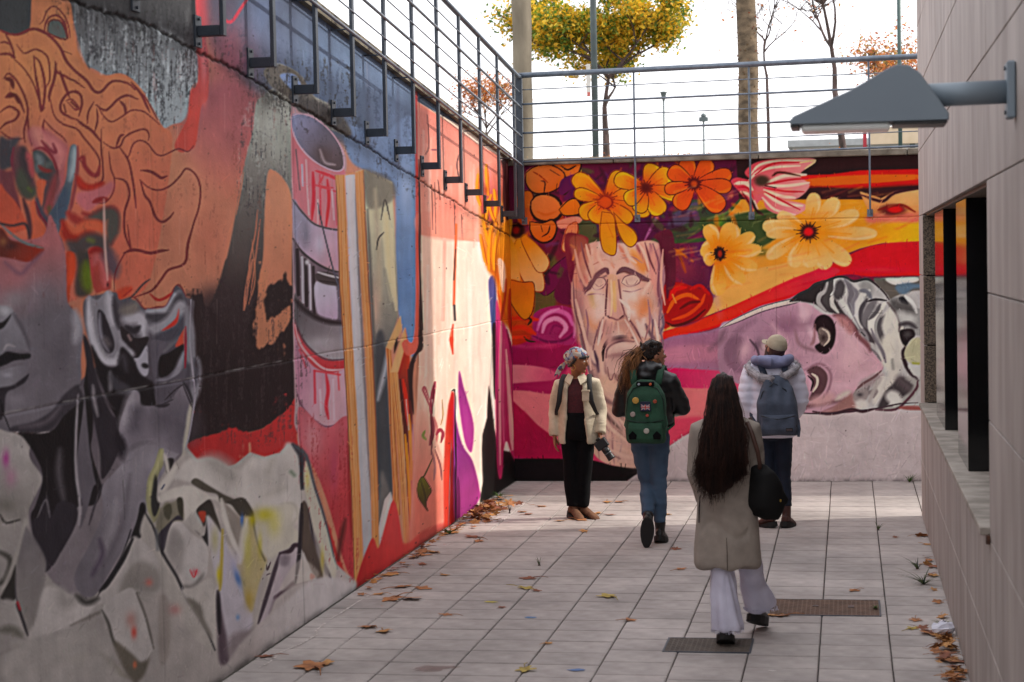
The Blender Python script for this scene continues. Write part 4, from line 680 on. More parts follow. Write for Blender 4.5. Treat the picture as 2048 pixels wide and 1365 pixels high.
    F('-60,610 0,612 22,616 30,628 60,690 62,702 16,700 0,715 -60,715', ('6c6a70', (10, 640), '66646a', (40, 680)), b=3); E(10, 622, 14, 12, '8a8a8e', .9); F('-40,640 0,646 14,638 24,628 14,648 0,660 -40,660', '201c20', b=2); L('28,628 50,670 60,700', '4a464c', 6, 4); L('8,700 16,690 30,694', '807c80', 4, 2)
    F('-40,716 0,712 15,704 40,708 60,708 58,718 30,722 8,732 -40,745', '16141a', b=1.2); F('-40,745 0,742 20,736 56,732 78,745 60,760 40,762 20,772 -40,780', ('6e6c72', (20, 750), '5a565c', (60, 755)), b=2); F('-40,778 0,776 25,772 42,760 58,748 50,765 30,778 12,790 4,840 -40,830', '2c282e', b=3)
    E(34, 800, 22, 18, '6e6a70', .8); E(14, 750, 12, 6, '84828a', .8); L('0,800 8,830 20,862', '16141a', 3, 1)
    F('158,770 128,790 105,822 66,845 25,854 22,864 60,868 100,862 130,832 165,800', '38343a', b=4); L('28,864 60,868 98,864', '847e80', 2.5, 1); L('40,855 90,845 120,815', '544e54', 8, 5)
    # black under the jaw, folds
    F('38,866 100,865 130,830 165,800 168,770 180,700 188,760 186,860 182,900 200,960 205,980 190,1010 155,1015 150,1040 130,1080 92,1145 75,1110 65,1060 62,1030 72,1010 86,955 70,910 50,880', ('1c181a', (120, 880), '262226', (120, 1080)), b=2)
    F('158,775 168,800 158,880 152,960 165,1010 160,1060 175,1020 190,970 205,1000 190,960 180,900 175,850 168,780', '545056', b=2); L('156,790 152,860 152,940 160,1010 158,1050', '7c787c', 5, 2.5); L('120,900 118,950 128,1000', '4c484c', 12, 7)
    F('166,670 172,720 180,800 200,900 205,960 240,900 245,860 240,840 225,830 205,790 190,740 180,690', '2c282e', b=3); F('205,790 230,820 262,800 268,790 258,820 240,850 230,830', '161214', b=2); F('282,785 308,788 310,815 290,812 282,800', '141012', b=2)
    F('240,850 255,830 268,785 290,810 320,815 345,780 372,770 382,810 375,830 370,895 350,900 330,905 300,895 270,880 255,920 245,895 238,870', ('5e5a60', (290, 850), '6c686e', (340, 870)), b=2); L('240,830 238,870 248,915', '2a262a', 5, 2); L('255,920 275,890 310,880 360,880', '4e4a50', 6, 4); L('258,900 290,860 340,850', '747076', 10, 6)
    F('250,925 300,890 350,895 365,900 340,930 320,960 300,1010 275,1060 240,1110 200,1180 180,1195 158,1185 150,1150 180,1090 205,1030 205,975 225,950', ('747076', (300, 930), '5c585e', (200, 1130)), b=2.5)
    L('205,970 190,1010 178,1050', '3c383e', 4, 2); L('232,1000 222,1060 195,1130', '807c80', 14, 8, o=.6); L('260,950 245,1050 200,1150', '524e54', 9, 6, o=.7); L('246,960 250,1040', '4c484c', 2, 1); L('185,1150 205,1110 200,1080', '48404c', 10, 6)
    L('172,1196 180,1204 192,1200 205,1178 235,1130 252,1092 262,1060', '1e1c22', 4, 1.4); F('282,1008 292,1015 285,1070 270,1082 262,1078 275,1040', '18141a', b=1.5)
    F('75,1035 82,1020 95,990 105,1030 118,1005 150,1010 155,1040 135,1085 92,1145 70,1090 64,1045', '2e2a30', b=3); L('75,1035 92,1000 100,1035', '5c585c', 3, 1.5)
    # hair curls in grey beside the neck
    F('170,600 200,590 232,585 240,600 262,598 290,620 305,625 330,620 345,590 352,572 368,585 378,620 385,690 390,780 382,810 372,780 360,750 340,770 310,770 290,760 270,770 245,790 225,780 200,740 180,690 168,640', ('504c52', (220, 680), '46424a', (340, 700)), b=2)
    def G(q, *a, **k): F(PT(q)*.2931+[150, 560], *a, **k)
    def H(q, *a, **k): L(PT(q)*.2931+[150, 560], *a, **k)
    G('90,110 150,140 220,80 270,110 290,250 320,420 300,520 240,580 170,540 120,440 100,300', '6e6c72', 3); G('160,210 200,230 240,330 270,430 260,490 220,500 180,430 160,320', '2a262c', 3); H('170,230 170,330 190,420 230,490', '6a6870', 8, 3); H('90,130 100,300 130,430 190,540 270,560 300,510', '96949a', 14, 4); H('230,90 240,200 260,300', '8a888e', 16, 5); H('210,410 230,440', '5a5456', 22, 6); H('270,120 280,230 300,330', '38343a', 12, 4)
    G('310,190 400,140 440,190 480,280 490,390 440,430 380,400 340,340 310,270', '4c484e', 3); H('340,270 390,260 450,270 470,380', '8a888e', 26, 7); H('320,210 380,200 420,170', '66605c', 20, 6); H('350,320 400,350 440,320', '2c282e', 12, 3)
    G('310,320 360,350 420,400 500,390 490,440 440,520 410,540 390,480 330,420', '241e22', 3); H('310,420 350,480 400,510', '7c7a80', 14, 3.5); H('365,380 380,410', '7a6868', 9, 3)
    G('400,540 440,530 490,450 500,560 500,640 470,660 430,610', '84828a', 3); E(290, 732, 8, 6, '141012', .95, 20, 2)
    G('490,200 560,210 640,180 680,90 720,70 750,130 760,300 740,380 680,440 600,500 540,420 510,330 490,270', '5a585e', 3); H('490,215 570,220 640,190 680,100', '7e7c82', 14, 3); H('500,250 580,265 650,250 700,160 720,110', '3c3a40', 22, 4); H('510,330 570,330 650,280 720,180 735,280', '7a787e', 22, 5); H('550,400 640,380 720,330 750,250', '43414a', 24, 5); G('590,350 640,310 690,260 710,195 700,290 650,330', 'a43a34', 1.5); G('690,440 760,320 765,440 700,460', 'a04438', 2)
    G('520,420 600,420 640,440 580,520 560,640 540,680 520,560', '524e56', 3); G('580,530 640,500 740,440 740,490 690,600 600,670 570,640', '1c1618', 2); H('560,690 640,690 700,620 740,500', '6e6c74', 14, 4); G('540,700 620,690 700,650 760,600 740,700 680,790 620,860 560,840 540,780', '4e4a52', 3)
    G('110,440 180,560 240,600 300,580 320,460 400,540 440,640 500,680 540,720 530,850 450,850 440,780 390,760 340,880 310,910 240,850 200,760 150,640', '1c181c', 4); H('240,630 245,700 240,760', '5e5c60', 10, 4); G('240,640 300,680 380,730 400,780 330,790 260,740', '3c3a40', 6, o=.9); H('300,560 330,520 350,620', '3a363c', 12, 6)
    H('760,200 780,330 790,520 820,560 830,640 820,760 800,850', '6c6a70', 22, 4); H('755,320 755,480 750,600', '7c2838', 5, 1.2); H('740,700 780,780 800,850', '2a282e', 7, 2); H('820,540 830,620 815,720', '46444c', 12, 4)
    G('390,770 440,780 450,860 540,860 620,860 700,760 740,720 800,850 780,960 740,1180 610,1150 560,1140 360,1170 310,1080 310,970', ('645f66', (420, 850), '5c585e', (700, 1100)), 3); H('400,780 370,900 330,1000', '7c787e', 26, 9); H('420,900 410,1000', '4a464e', 40, 14); H('560,940 740,960 720,1080', '4e4a52', 60, 20, o=.7); H('540,1130 440,1140 370,1180', '464248', 16, 5); H('790,850 770,1000 740,1190', '8a867e', 10, 3); H('550,860 600,862 640,850', '302c32', 6, 2)
    H('290,1060 320,1150 340,1230', '242026', 20, 5); H('340,1250 400,1190 480,1150 600,1140', '6e6a70', 26, 9)
    H('120,720 130,820 155,930', '6a666a', 7, 3); H('0,220 20,330 0,420', '7c7a80', 20, 7)
    L('382,600 380,680 385,740 390,790 385,830 378,870 370,900', '7c7880', 3, 1)
    for q in ('365,770 378,800 384,815', '330,800 350,780 368,768', '318,812 345,800'): L(q, '302c32', 3, 1.2)
    # left white lump with purple smears
    F('-60,860 20,866 48,880 62,920 84,955 75,985 60,1015 50,1050 30,1040 -60,1040', ('8a8684', (30, 900), '76726f', (30, 1020)), b=2); E(12, 918, 9, 20, '8c3c74', .8); E(22, 955, 14, 22, '94607c', .5); E(12, 1010, 24, 18, '5c5a54', .7); L('0,1030 12,1046 40,1040', '2c2a28', 4, 2); L('-10,1100 20,1120 10,1160 -10,1170', '44423e', 10, 4)
    F('0,1195 20,1160 32,1130 34,1190 20,1205', '302e2c', b=2); L('34,1150 32,1190 50,1255 55,1270', '26222a', 4, 1.2); L('36,1205 42,1222', '8c2430', 5, 1.5); L('50,1040 42,1090 0,1190', '84807c', 8, 4); L('0,1260 30,1262 50,1278', '56524e', 7, 3); L('58,1272 80,1240 92,1190', '56524e', 6, 4)
    F('58,1060 88,1110 92,1145 76,1240 58,1272 45,1230 32,1190 34,1130 50,1060', ('625e60', (60, 1080), '706c6a', (60, 1220)), b=4)
    # cloth planes: lights and shades
    def G(q, *a, **k): F(PT(q)*.3223+[280, 880], *a, **k)
    def H(q, *a, **k): L(PT(q)*.3223+[280, 880], *a, **k)
    LT, MD, DK, BK = 'a09c98', '7e7a74', '504c44', '2c2826'
    G('280,140 340,120 440,110 540,160 620,190 690,115 760,120 870,90 910,20 960,40 1000,150 1010,330 1000,430 950,530 820,480 700,430 620,360 520,340 380,280 160,240 130,330', LT, 5); H('420,130 520,190 600,250', '86827e', 40, 14); H('700,200 760,250 860,270 900,180', '8c8884', 30, 12, o=.7); H('760,350 820,330 900,300', '8a8680', 16, 7, o=.7); H('820,130 800,200', '8c8882', 24, 9); H('960,220 940,200', '5e6a5c', 12, 5); H('880,400 950,400 980,470 940,530', '8c8880', 7, 4)
    G('140,60 115,70 90,160 50,260 40,400 80,520 130,440 100,380 110,240 150,140', '76745c', 3); G('90,220 110,260 105,360 125,400 90,480 70,400', '2e2e2e', 3); H('135,70 110,160 70,240 60,340', '8c8a6a', 10, 4); G('155,125 210,120 190,190 170,215 155,170', '1e1a1c', 1.5); H('150,90 165,150 175,215', '9a9690', 9, 3); H('220,170 160,270 130,320', 'a8a49e', 14, 4); H('150,280 135,305', '2c3450', 5, 1.5)
    G('130,340 220,300 330,290 440,350 500,360 620,420 640,480 520,400 440,370 360,430 280,510 240,370 120,390', 'a29e98', 4); G('320,270 350,240 420,280 520,340 600,380 700,470 715,540 690,470 640,490 600,450 560,400 500,390 480,340 400,320', '4a463e', 3); G('520,390 560,380 640,360 690,420 710,480 650,480 620,470 580,410', '3c3832', 3)
    G('150,400 200,390 250,370 270,430 270,500 200,520 110,590 100,520', '6a665a', 4); G('150,420 190,400 200,450 180,500 150,470', '48463a', 3); G('230,370 260,360 270,400 265,490 240,450', '38362c', 2.5); G('200,500 240,470 270,500 230,500 200,525 150,690 110,620 120,580', '36323a', 3)
    G('280,500 350,440 380,520 400,600 340,570 270,520', '8c8884', 4); G('350,440 400,390 440,375 470,450 505,580 440,500 420,480 400,540 380,500', '37322e', 3); G('362,450 410,450 400,515 380,500', '8a3c30', 2)
    G('400,600 420,470 425,660 385,600 330,550', '1f1c20', 1.5); H('420,480 470,600 560,700 620,820', '9c9894', 12, 4)
    G('190,540 250,510 320,580 420,660 420,800 400,860 310,930 260,930 240,870 160,720', '928e8c', 3); G('200,540 270,620 270,760 240,860 160,710', '7c7876', 7); G('400,820 380,880 300,930 260,900 330,900', '64615e', 5)
    G('40,450 100,560 120,660 210,800 260,930 330,1080 440,1230 470,1310 420,1300 300,1180 180,980 110,860 90,700 20,620 0,560', '86827e', 4); H('30,450 90,560 140,700 230,850 290,980 350,1070 420,1190 465,1305', '2e2c30', 6, 1.8); H('100,560 110,680', '5c5e60', 10, 4); G('260,930 330,920 430,860 470,900 485,1000 490,1290 440,1230 350,1090 290,1000', '8e8a86', 4); G('290,980 380,1030 400,1110 450,1220 440,1230 350,1090', '605c56', 5)
    G('425,480 505,580 560,700 620,820 640,950 690,1060 700,1080 690,1180 560,1290 500,1200 485,1000 470,850 430,650', ('9c9896', (480, 700), '908c92', (620, 1150)), 4); G('485,960 500,1040 540,1220 560,1365 490,1365', '4a3f46', 5); H('485,940 488,1050 495,1200', '241f26', 8, 3); G('560,1220 690,1180 720,1200 660,1365 560,1365', '6e6668', 10)
    G('510,380 540,400 620,480 660,480 640,620 615,715 560,640 530,520', '76706a', 4); H('505,370 530,500 580,640 615,710', 'a5a19b', 10, 3); G('640,490 710,500 730,640 790,740 740,900 700,1060 680,1050 650,960 620,830 600,780 640,680', ('8e8a70', (680, 520), '8c8264', (700, 1040)), 4); H('660,500 640,640 620,760', 'a29e98', 14, 4); H('700,480 715,560 740,660 775,750', '54503a', 5, 2)
    G('730,440 860,410 900,400 960,420 950,530 1000,600 950,660 870,700 800,740 740,660 710,520', '9a968c', 5)
    G('870,700 930,690 960,655 1000,665 990,760 960,890 880,960 840,980 800,1100 740,1140 780,1000 830,850', ('847a7e', (920, 720), '8c8488', (800, 1050)), 3); H('870,705 830,830 790,960 735,1140', '423840', 8, 2); H('870,705 930,690 960,655 1000,665 1030,700', '3a2c34', 9, 2); H('840,980 900,950 970,890 1040,880 1110,870', '44343c', 14, 3); H('840,980 810,1080', '6a5e66', 10, 4); G('870,720 930,720 920,780 870,780', '6e666c', 6)
    G('1000,670 1040,760 1070,840 1100,870 1040,880 960,890 980,780', '9a9694', 3); G('1010,390 1050,430 1060,560 1110,700 1140,880 1100,860 1060,800 1020,700 1000,640', '4e443e', 3); H('1005,400 1000,520 990,700 965,890', '2c262c', 8, 2); H('1050,430 1080,600 1140,740 1180,830 1210,950', '3a343a', 8, 2); G('1060,830 1090,850 1060,870', 'a06458', 2)
    H('950,30 1000,90 1015,200 1010,300', '3a3a40', 14, 3); H('960,40 1030,100 1080,290 1140,480 1190,700 1220,800', '4a4a50', 8, 2); G('1030,130 1080,300 1150,520 1200,720 1225,800 1210,900 1180,830 1110,680 1050,430 1020,260', ('9c9a80', (1040, 250), '9a968c', (1190, 800)), 3); G('1080,560 1130,700 1180,830 1150,830 1100,700', '76706e', 4)
    G('1225,810 1320,860 1345,910 1230,1000 1000,1130 750,1340 690,1365 700,1200 800,1090 850,985 970,900 1110,875 1210,950', ('a39e9c', (1200, 900), '8e8886', (800, 1250)), 4); H('1130,940 1160,960', '8c8684', 14, 6)
    # lower left folds
    def G(q, *a, **k): F(PT(q)*.3846+[0, 840], *a, **k)
    def H(q, *a, **k): L(PT(q)*.3846+[0, 840], *a, **k)
    G('480,940 530,890 600,780 680,620 730,620 790,680 830,760 830,900 720,900 560,960 400,930', '8a8684', 4); G('680,760 760,740 830,800 820,900 700,890 620,900', '6c6864', 9, o=.8); H('690,620 630,740 560,850 520,890', '1e1c22', 9, 2.2)
    G('230,880 300,875 340,900 430,930 500,940 440,1040 300,1100 150,1140 190,1030', '8e8a88', 5); H('320,890 340,950 400,920', '7a7674', 24, 9); H('400,915 450,950 510,930', '3c3a38', 12, 5); H('370,1070 520,1000 620,940 720,900', '66625e', 6, 3)
    G('530,980 660,880 710,900 760,1020 800,1170 790,1210 740,1260 700,1240 600,1160 560,1060', '8c8886', 3); H('530,990 565,1060 590,1150 640,1230', '4c4a46', 6, 2); H('710,900 760,1030 800,1190', '5a5652', 5, 2); G('590,1150 690,1220 730,1260 760,1255 780,1240 750,1330 700,1365 640,1290', '57524a', 5); G('510,1200 600,1260 660,1330 700,1350 620,1330 540,1250', '6a665e', 5); H('380,1250 440,1230', '7a766e', 20, 8)
    G('830,930 884,960 884,1210 830,1260', '76706c', 6); G('0,950 80,950 130,1080 140,1150 80,1100 0,1100', '827e7c', 5); H('0,1095 60,1090 110,1120', '5c5a54', 16, 6); H('0,1220 100,1180 210,1215', '706c6a', 7, 5); G('150,1140 400,1100 560,1170 620,1290 560,1365 60,1365 20,1250', '86827f', 14, o=.7)
    H('85,960 110,1020 145,1120', '2c282e', 6, 2); H('90,950 102,985', '8c2430', 9, 2.5)
    # yellow, blue, pink accents
    E(530, 1030, 24, 16, '98902c', .8); E(548, 1050, 16, 26, 'a09a48', .5); E(505, 1040, 8, 14, '8c8420', .8); E(495, 1100, 10, 50, '94904c', .6); E(430, 1080, 10, 30, '8c885c', .6); E(438, 1150, 6, 20, 'a0942c', .9); E(498, 1200, 10, 22, '8c7430', .6); L('445,1060 442,1150 440,1180', '8c7c34', 5, 3); E(475, 1155, 7, 22, '3c5c8c', .9, -18); E(484, 1040, 4, 14, '3c5c90', .9); E(476, 1235, 5, 7, '5c7494', .8); E(520, 1090, 6, 30, '8c8430', .6); E(615, 960, 6, 24, '9c9450', .6); E(645, 1120, 5, 26, 'a09448', .7); E(470, 1130, 18, 30, '848094', .5)
    E(298, 1165, 9, 9, '9c5850', .7); E(268, 1265, 7, 14, 'a04840', .9); E(262, 1240, 12, 18, '8c5850', .5); E(270, 1330, 5, 8, 'a85c44', .8); E(390, 1145, 9, 8, 'a04c54', .7); L('380,1140 388,1155 394,1140', 'ac3440', 2.5, 1); E(350, 1220, 14, 12, '8c5c5a', .6); L('533,1130 535,1140 541,1125', '3c2430', 3, 1); L('534,1150 540,1148', '3c2430', 4, 1)
    F('560,1215 620,1165 660,1155 712,1172 690,1200 560,1300 450,1370 442,1365 480,1290', ('a09c9c', (650, 1180), '86807e', (500, 1320)), b=5)
    F('560,1180 600,1120 640,1150 600,1170', '9a948e', b=4, o=.6)
    c.M('-60,0 200,-20 420,60 640,200 900,400 1000,440 1000,470 880,425 640,290 420,150 200,60 -60,40', '1e1a1a', .58, .35, 30, 5, 41); c.M('440,20 640,120 830,230 830,330 640,250 440,130', '2c3446', .57, .3, 60, 7, 43); c.M('0,60 560,200 560,560 0,560', '5c2c28', .62, .25, 70, 6, 45)
    c.M('410,600 600,590 600,860 410,860', '3c3032', .55, .5, 60, 5, 47); c.M('590,860 700,860 720,1150 640,1100', '781c20', .55, .4, 60, 5, 49)
    # rolled paint drips all over, thin
    for i in range(70):
        x = rs.rand()*820; y = 100+rs.rand()*900; L([(x, y), (x+rs.randn()*.6, y+20+rs.rand()*70)], ['2a2222', 'c8b8b0'][rs.randint(2)], 1.2, 1.2, o=.16)
    for i in range(170):
        x = rs.rand()**.8*1000; y = 60+rs.rand()*1100; E(x, y, .7+rs.rand()*.8, .9+rs.rand()*1.5, '2c2426', .6, 0, 2)
    c.finish(.06)
    return c

GAIN_L = [1.95, 2.1, 2.35, 2.3, .88, .84]; GAIN_B = [1.7, 1.5, 1.58, 1.52]  # paint colour scaled against the light falling on each stretch of wall

# ================================================================ measures of the court (metres)
XL, YB, XR, YE = -3.615, 20.694, .648, 17.95
def px_of(x, y, z):     # where a wall point lies in the drawing sheet of the murals
    x = np.asarray(x, float); y = np.asarray(y, float); z = np.asarray(z, float)-CAM_H
    a = x*RIGHT[0]+y*RIGHT[1]+z*RIGHT[2]; b = x*UP[0]+y*UP[1]+z*UP[2]; c = x*FWD[0]+y*FWD[1]+z*FWD[2]
    return 1024+FPX*a/c, 682.5-FPX*b/c
def top_l(y): return 3.49+.0845*(YB-np.asarray(y, float))
def sample(cv, px, py):
    x = np.clip((px-cv.x0)*cv.sc, 0, cv.W-1.001); y = np.clip((py-cv.y0)*cv.sc, 0, cv.H-1.001)
    xi = x.astype(int); yi = y.astype(int); fx = (x-xi)[..., None]; fy = (y-yi)[..., None]; a = cv.a
    c = (a[yi, xi]*(1-fx)+a[yi, xi+1]*fx)*(1-fy)+(a[yi+1, xi]*(1-fx)+a[yi+1, xi+1]*fx)*fy
    return np.where(c <= .04045, c/12.92, ((c+.055)/1.055)**2.4)
def grid_mesh(name, P, colr, m):
    h, w = P.shape[:2]; me = bpy.data.meshes.new(name)
    me.vertices.add(h*w); me.vertices.foreach_set('co', P.reshape(-1))
    i = (np.arange(h-1)[:, None]*w+np.arange(w-1)[None]).reshape(-1); q = np.stack([i, i+1, i+w+1, i+w], 1)
    me.loops.add(q.size); me.loops.foreach_set('vertex_index', q.reshape(-1).astype(np.int32))
    me.polygons.add(len(q)); me.polygons.foreach_set('loop_start', (np.arange(len(q))*4).astype(np.int32)); me.polygons.foreach_set('loop_total', np.full(len(q), 4, np.int32))
    me.update(calc_edges=True); me.polygons.foreach_set('use_smooth', [True]*len(q))
    at = me.color_attributes.new('paint', 'FLOAT_COLOR', 'POINT'); c4 = np.ones((h*w, 4), np.float32); c4[:, :3] = colr.reshape(-1, 3); at.data.foreach_set('color', c4.reshape(-1))
    me.materials.append(m); return me
def paint_mat(name, rough):
    m = bpy.data.materials.new(name); m.use_nodes = True; n = m.node_tree.nodes; l = m.node_tree.links; b = n['Principled BSDF']
    a = n.new('ShaderNodeAttribute'); a.attribute_name = 'paint'; tc = n.new('ShaderNodeTexCoord')
    t = n.new('ShaderNodeTexNoise'); t.inputs['Scale'].default_value = 3.; t.inputs['Detail'].default_value = 8; t.inputs['Roughness'].default_value = .65; l.new(tc.outputs['Object'], t.inputs['Vector'])
    mr = n.new('ShaderNodeMapRange'); mr.inputs[1].default_value = .3; mr.inputs[2].default_value = .7; mr.inputs[3].default_value = .88; mr.inputs[4].default_value = 1.12; l.new(t.outputs['Fac'], mr.inputs[0])
    mx = n.new('ShaderNodeVectorMath'); mx.operation = 'SCALE'; l.new(a.outputs['Color'], mx.inputs[0]); l.new(mr.outputs[0], mx.inputs['Scale'])
    l.new(mx.outputs[0], b.inputs['Base Color'])
    b.inputs['Roughness'].default_value = rough; b.inputs['Specular IOR Level'].default_value = .1
    t2 = n.new('ShaderNodeTexNoise'); t2.inputs['Scale'].default_value = 60; t2.inputs['Detail'].default_value = 6; l.new(tc.outputs['Object'], t2.inputs['Vector'])
    bp = n.new('ShaderNodeBump'); bp.inputs['Strength'].default_value = .35; bp.inputs['Distance'].default_value = .006; l.new(t2.outputs['Fac'], bp.inputs['Height']); l.new(bp.outputs[0], b.inputs['Normal'])
    return m
def fit(c, g, pw):       # keeps the hue where a paint would come out brighter than real paint can be
    c = np.clip(c, .004, 1); lum = c.mean(-1, keepdims=True); c = np.clip(lum+(c-lum)*1.12, .003, 1)*(lum/.25)**(pw-1)*g; m = c.max(-1, keepdims=True)
    k = np.where(m > .6, (.6+.26*(1-np.exp(-(m-.6)/.26)))/np.maximum(m, 1e-6), 1)
    return np.clip(c*k, .006, .88)
def lin_gain(x, xs, gs): return np.interp(x, xs, gs)[..., None]

# ---------------------------------------------------------------- left mural wall
wall_paint = paint_mat('wall_paint', .62)
concrete = mat('raw_concrete', '8c8880', .9, '6a665e', 6, 8, .5, 40)
cvL = paint_left(1.)
Ys = []
for px in list(np.arange(-480, -30, 9.0))+list(np.arange(-30, 1029.5, 2.0)):      # rows of the sheet: fine enough for the brushwork
    d = np.array(FWD)*1+np.array(RIGHT)*(px-1024)/FPX; Ys.append(XL/d[0]*d[1])
Ys = np.array(sorted(set([round(y, 5) for y in Ys if y < YB]+[YB])))
NZ = 760; tz = np.linspace(0, 1, NZ)
Yg = np.repeat(Ys[None], NZ, 0); Zg = tz[:, None]*top_l(Ys)[None]
PX, PY = px_of(np.full_like(Yg, XL), Yg, Zg)
cl = sample(cvL, np.where(PX < -20, -40-PX, PX), PY)      # the mural runs on towards the camera
def crack_z(y): return np.where(y < 9.7, 3.68, np.interp(y, [9.7, 11, 13.54, 16.5, 19.9, 20.7], [3.68, 3.60, 3.38, 3.085, 2.758, 2.68]))+.007*np.sin(y*4)+.004*np.sin(y*23+1)+.004*np.sin(y*61)
rsn = np.random.RandomState(2)
h_, w_ = Yg.shape; nz1 = fnoise(h_, w_, 60, 30, 31, 4)-.5; nz2 = fnoise(h_, w_, 14, 8, 41, 3)-.5
dc = np.abs(Zg-crack_z(Yg))/(1+2.5*np.abs(nz2)); g1 = np.exp(-(dc/.008)**2)
g2 = np.exp(-((Zg-1.78-.004*np.sin(Yg*3))/.006)**2)
g3 = sum(np.exp(-((Yg-y)/.006)**2)*(Zg < crack_z(Yg)) for y in (9.73, 12.4, 15.1, 17.8))
X = XL+nz1*.006-g1*.012-g2*.005-g3*.007+nz2*.002
# dirt along the crack and joints, pale mortar line on the lower seam
cl = cl*(1-.75*g1[..., None])*(1-.35*np.exp(-(np.abs(Zg-crack_z(Yg)+.03)/.05)**2)[..., None]*np.clip(.5+nz1*2+nz2*2, 0, 1)[..., None])
cl = cl*(1-g3[..., None]*.45)
g4 = np.exp(-((Zg-1.786)/.004)**2)*np.clip(.5+nz2*3, 0, 1)*np.interp(Yg, [7, 8, 12.5, 13.5, 21], [.2, .55, .5, .2, .12]); cl = cl+(.33-cl)*g4[..., None]
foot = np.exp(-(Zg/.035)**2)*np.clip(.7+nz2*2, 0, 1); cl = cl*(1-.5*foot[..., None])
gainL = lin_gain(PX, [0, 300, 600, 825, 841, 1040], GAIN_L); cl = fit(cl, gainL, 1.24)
wl = empty('retaining_wall', (XL, 14, 0)); tag(wl, 'long left concrete retaining wall with a painted mural of a grey stone face, red can and plank frames', 'wall')
def under(o, root): o.parent = root; o.matrix_parent_inverse = Matrix.Translation(-Vector(root.location)); return o
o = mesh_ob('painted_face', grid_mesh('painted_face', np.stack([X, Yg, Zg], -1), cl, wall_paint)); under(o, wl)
b = MB()      # body of the wall behind the painted skin, and its plain continuation towards the camera
y1 = float(Ys[0])
for ya, yb in ((y1, YB+.3), (-4., y1)):
    x0 = XL-.02 if ya == y1 else XL
    za, zb = float(top_l(ya)), float(top_l(yb))
    b.add([(x0, ya, -.3), (x0, yb, -.3), (XL-.35, yb, -.3), (XL-.35, ya, -.3), (x0, ya, za), (x0, yb, zb), (XL-.35, yb, zb), (XL-.35, ya, za)], [(0, 1, 2, 3)[::-1], (4, 5, 6, 7), (0, 1, 5, 4), (1, 2, 6, 5), (2, 3, 7, 6), (3, 0, 4, 7)])
under(b.build('wall_body', concrete), wl)
def sloped(b, xa, xb, ya, yb, f0, f1):    # block following the sloping wall head
    b.add([(xa, ya, f0(ya)), (xb, ya, f0(ya)), (xb, yb, f0(yb)), (xa, yb, f0(yb)), (xa, ya, f1(ya)), (xb, ya, f1(ya)), (xb, yb, f1(yb)), (xa, yb, f1(yb))], [(0, 3, 2, 1), (4, 5, 6, 7), (0, 1, 5, 4), (1, 2, 6, 5), (2, 3, 7, 6), (3, 0, 4, 7)])
tl = lambda y: float(top_l(y))
cope_m = mat('coping_stone', '857c6a', .9, '4a4338', 5, 8, .6, 40)
yy = -4.
while yy < YB-.3:
    e_ = min(yy+1.92, YB-.03); q = MB(); sloped(q, XL-.4, XL+.045, yy+.006, e_-.006, lambda y: tl(y)+.002, lambda y: tl(y)+.075); under(q.build('coping_stone', cope_m), wl); yy += 1.92

# ---------------------------------------------------------------- end mural wall
cvB = paint_back(1.)
xs = np.linspace(XL+.001, 1.0, 640); zs = np.linspace(0, 3.44, 470); Xg, Zb = np.meshgrid(xs, zs)
PXb, PYb = px_of(Xg, np.full_like(Xg, YB), Zb); cb = sample(cvB, PXb, PYb)
h_, w_ = Xg.shape; n1 = fnoise(h_, w_, 60, 60, 51, 4)-.5; n2 = fnoise(h_, w_, 8, 8, 61, 3)-.5
s1 = np.exp(-((Zb-2.79-.01*n1)/.007)**2); s2 = sum(np.exp(-((Xg-x)/.006)**2) for x in (-2.9, -.75)); s3 = np.exp(-((Zb-1.6)/.006)**2)*.3
raw = np.clip((px_of(Xg, YB+0*Xg, Zb)[0]-1340)/60, 0, 1)*np.clip((px_of(Xg, YB+0*Xg, Zb)[1]-845)/20, 0, 1)
Yw = YB+s1*.012+s2*.006+s3*.004+n1*.006+n2*.003*(1+raw*1.5)
cb = cb*(1-.6*(s1*np.clip(.6+n1*2, 0, 1))[..., None])*(1-.3*s2[..., None])*(1-.2*s3[..., None])
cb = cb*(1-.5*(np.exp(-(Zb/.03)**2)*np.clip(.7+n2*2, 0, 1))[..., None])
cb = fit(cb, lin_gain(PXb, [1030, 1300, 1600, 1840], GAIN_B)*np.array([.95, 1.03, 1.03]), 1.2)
wb = empty('end_wall', (-1.4, YB, 0)); tag(wb, 'end wall with painted daisies, a bearded stone head and a sideways classical face', 'wall')
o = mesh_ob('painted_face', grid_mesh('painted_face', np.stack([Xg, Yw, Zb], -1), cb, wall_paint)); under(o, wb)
b = MB(); b.box((XL-.35, YB+.02, -.3), (1.0, YB+.35, 3.44)); b.box((1.0, YB, -.3), (9., YB+.35, 3.44)); under(b.build('wall_body', concrete), wb)
cp2 = mat('end_coping', '9a9284', .9, '645c50', 6, 8, .5, 40)
xx = XL-.4
while xx < 8.9:
    e_ = min(xx+1.55, 9.); q = MB(); q.box((xx+.004, YB-.04, 3.442), (e_-.004, YB+.4, 3.51), .008); under(q.build('coping_stone', cp2), wb); xx += 1.55

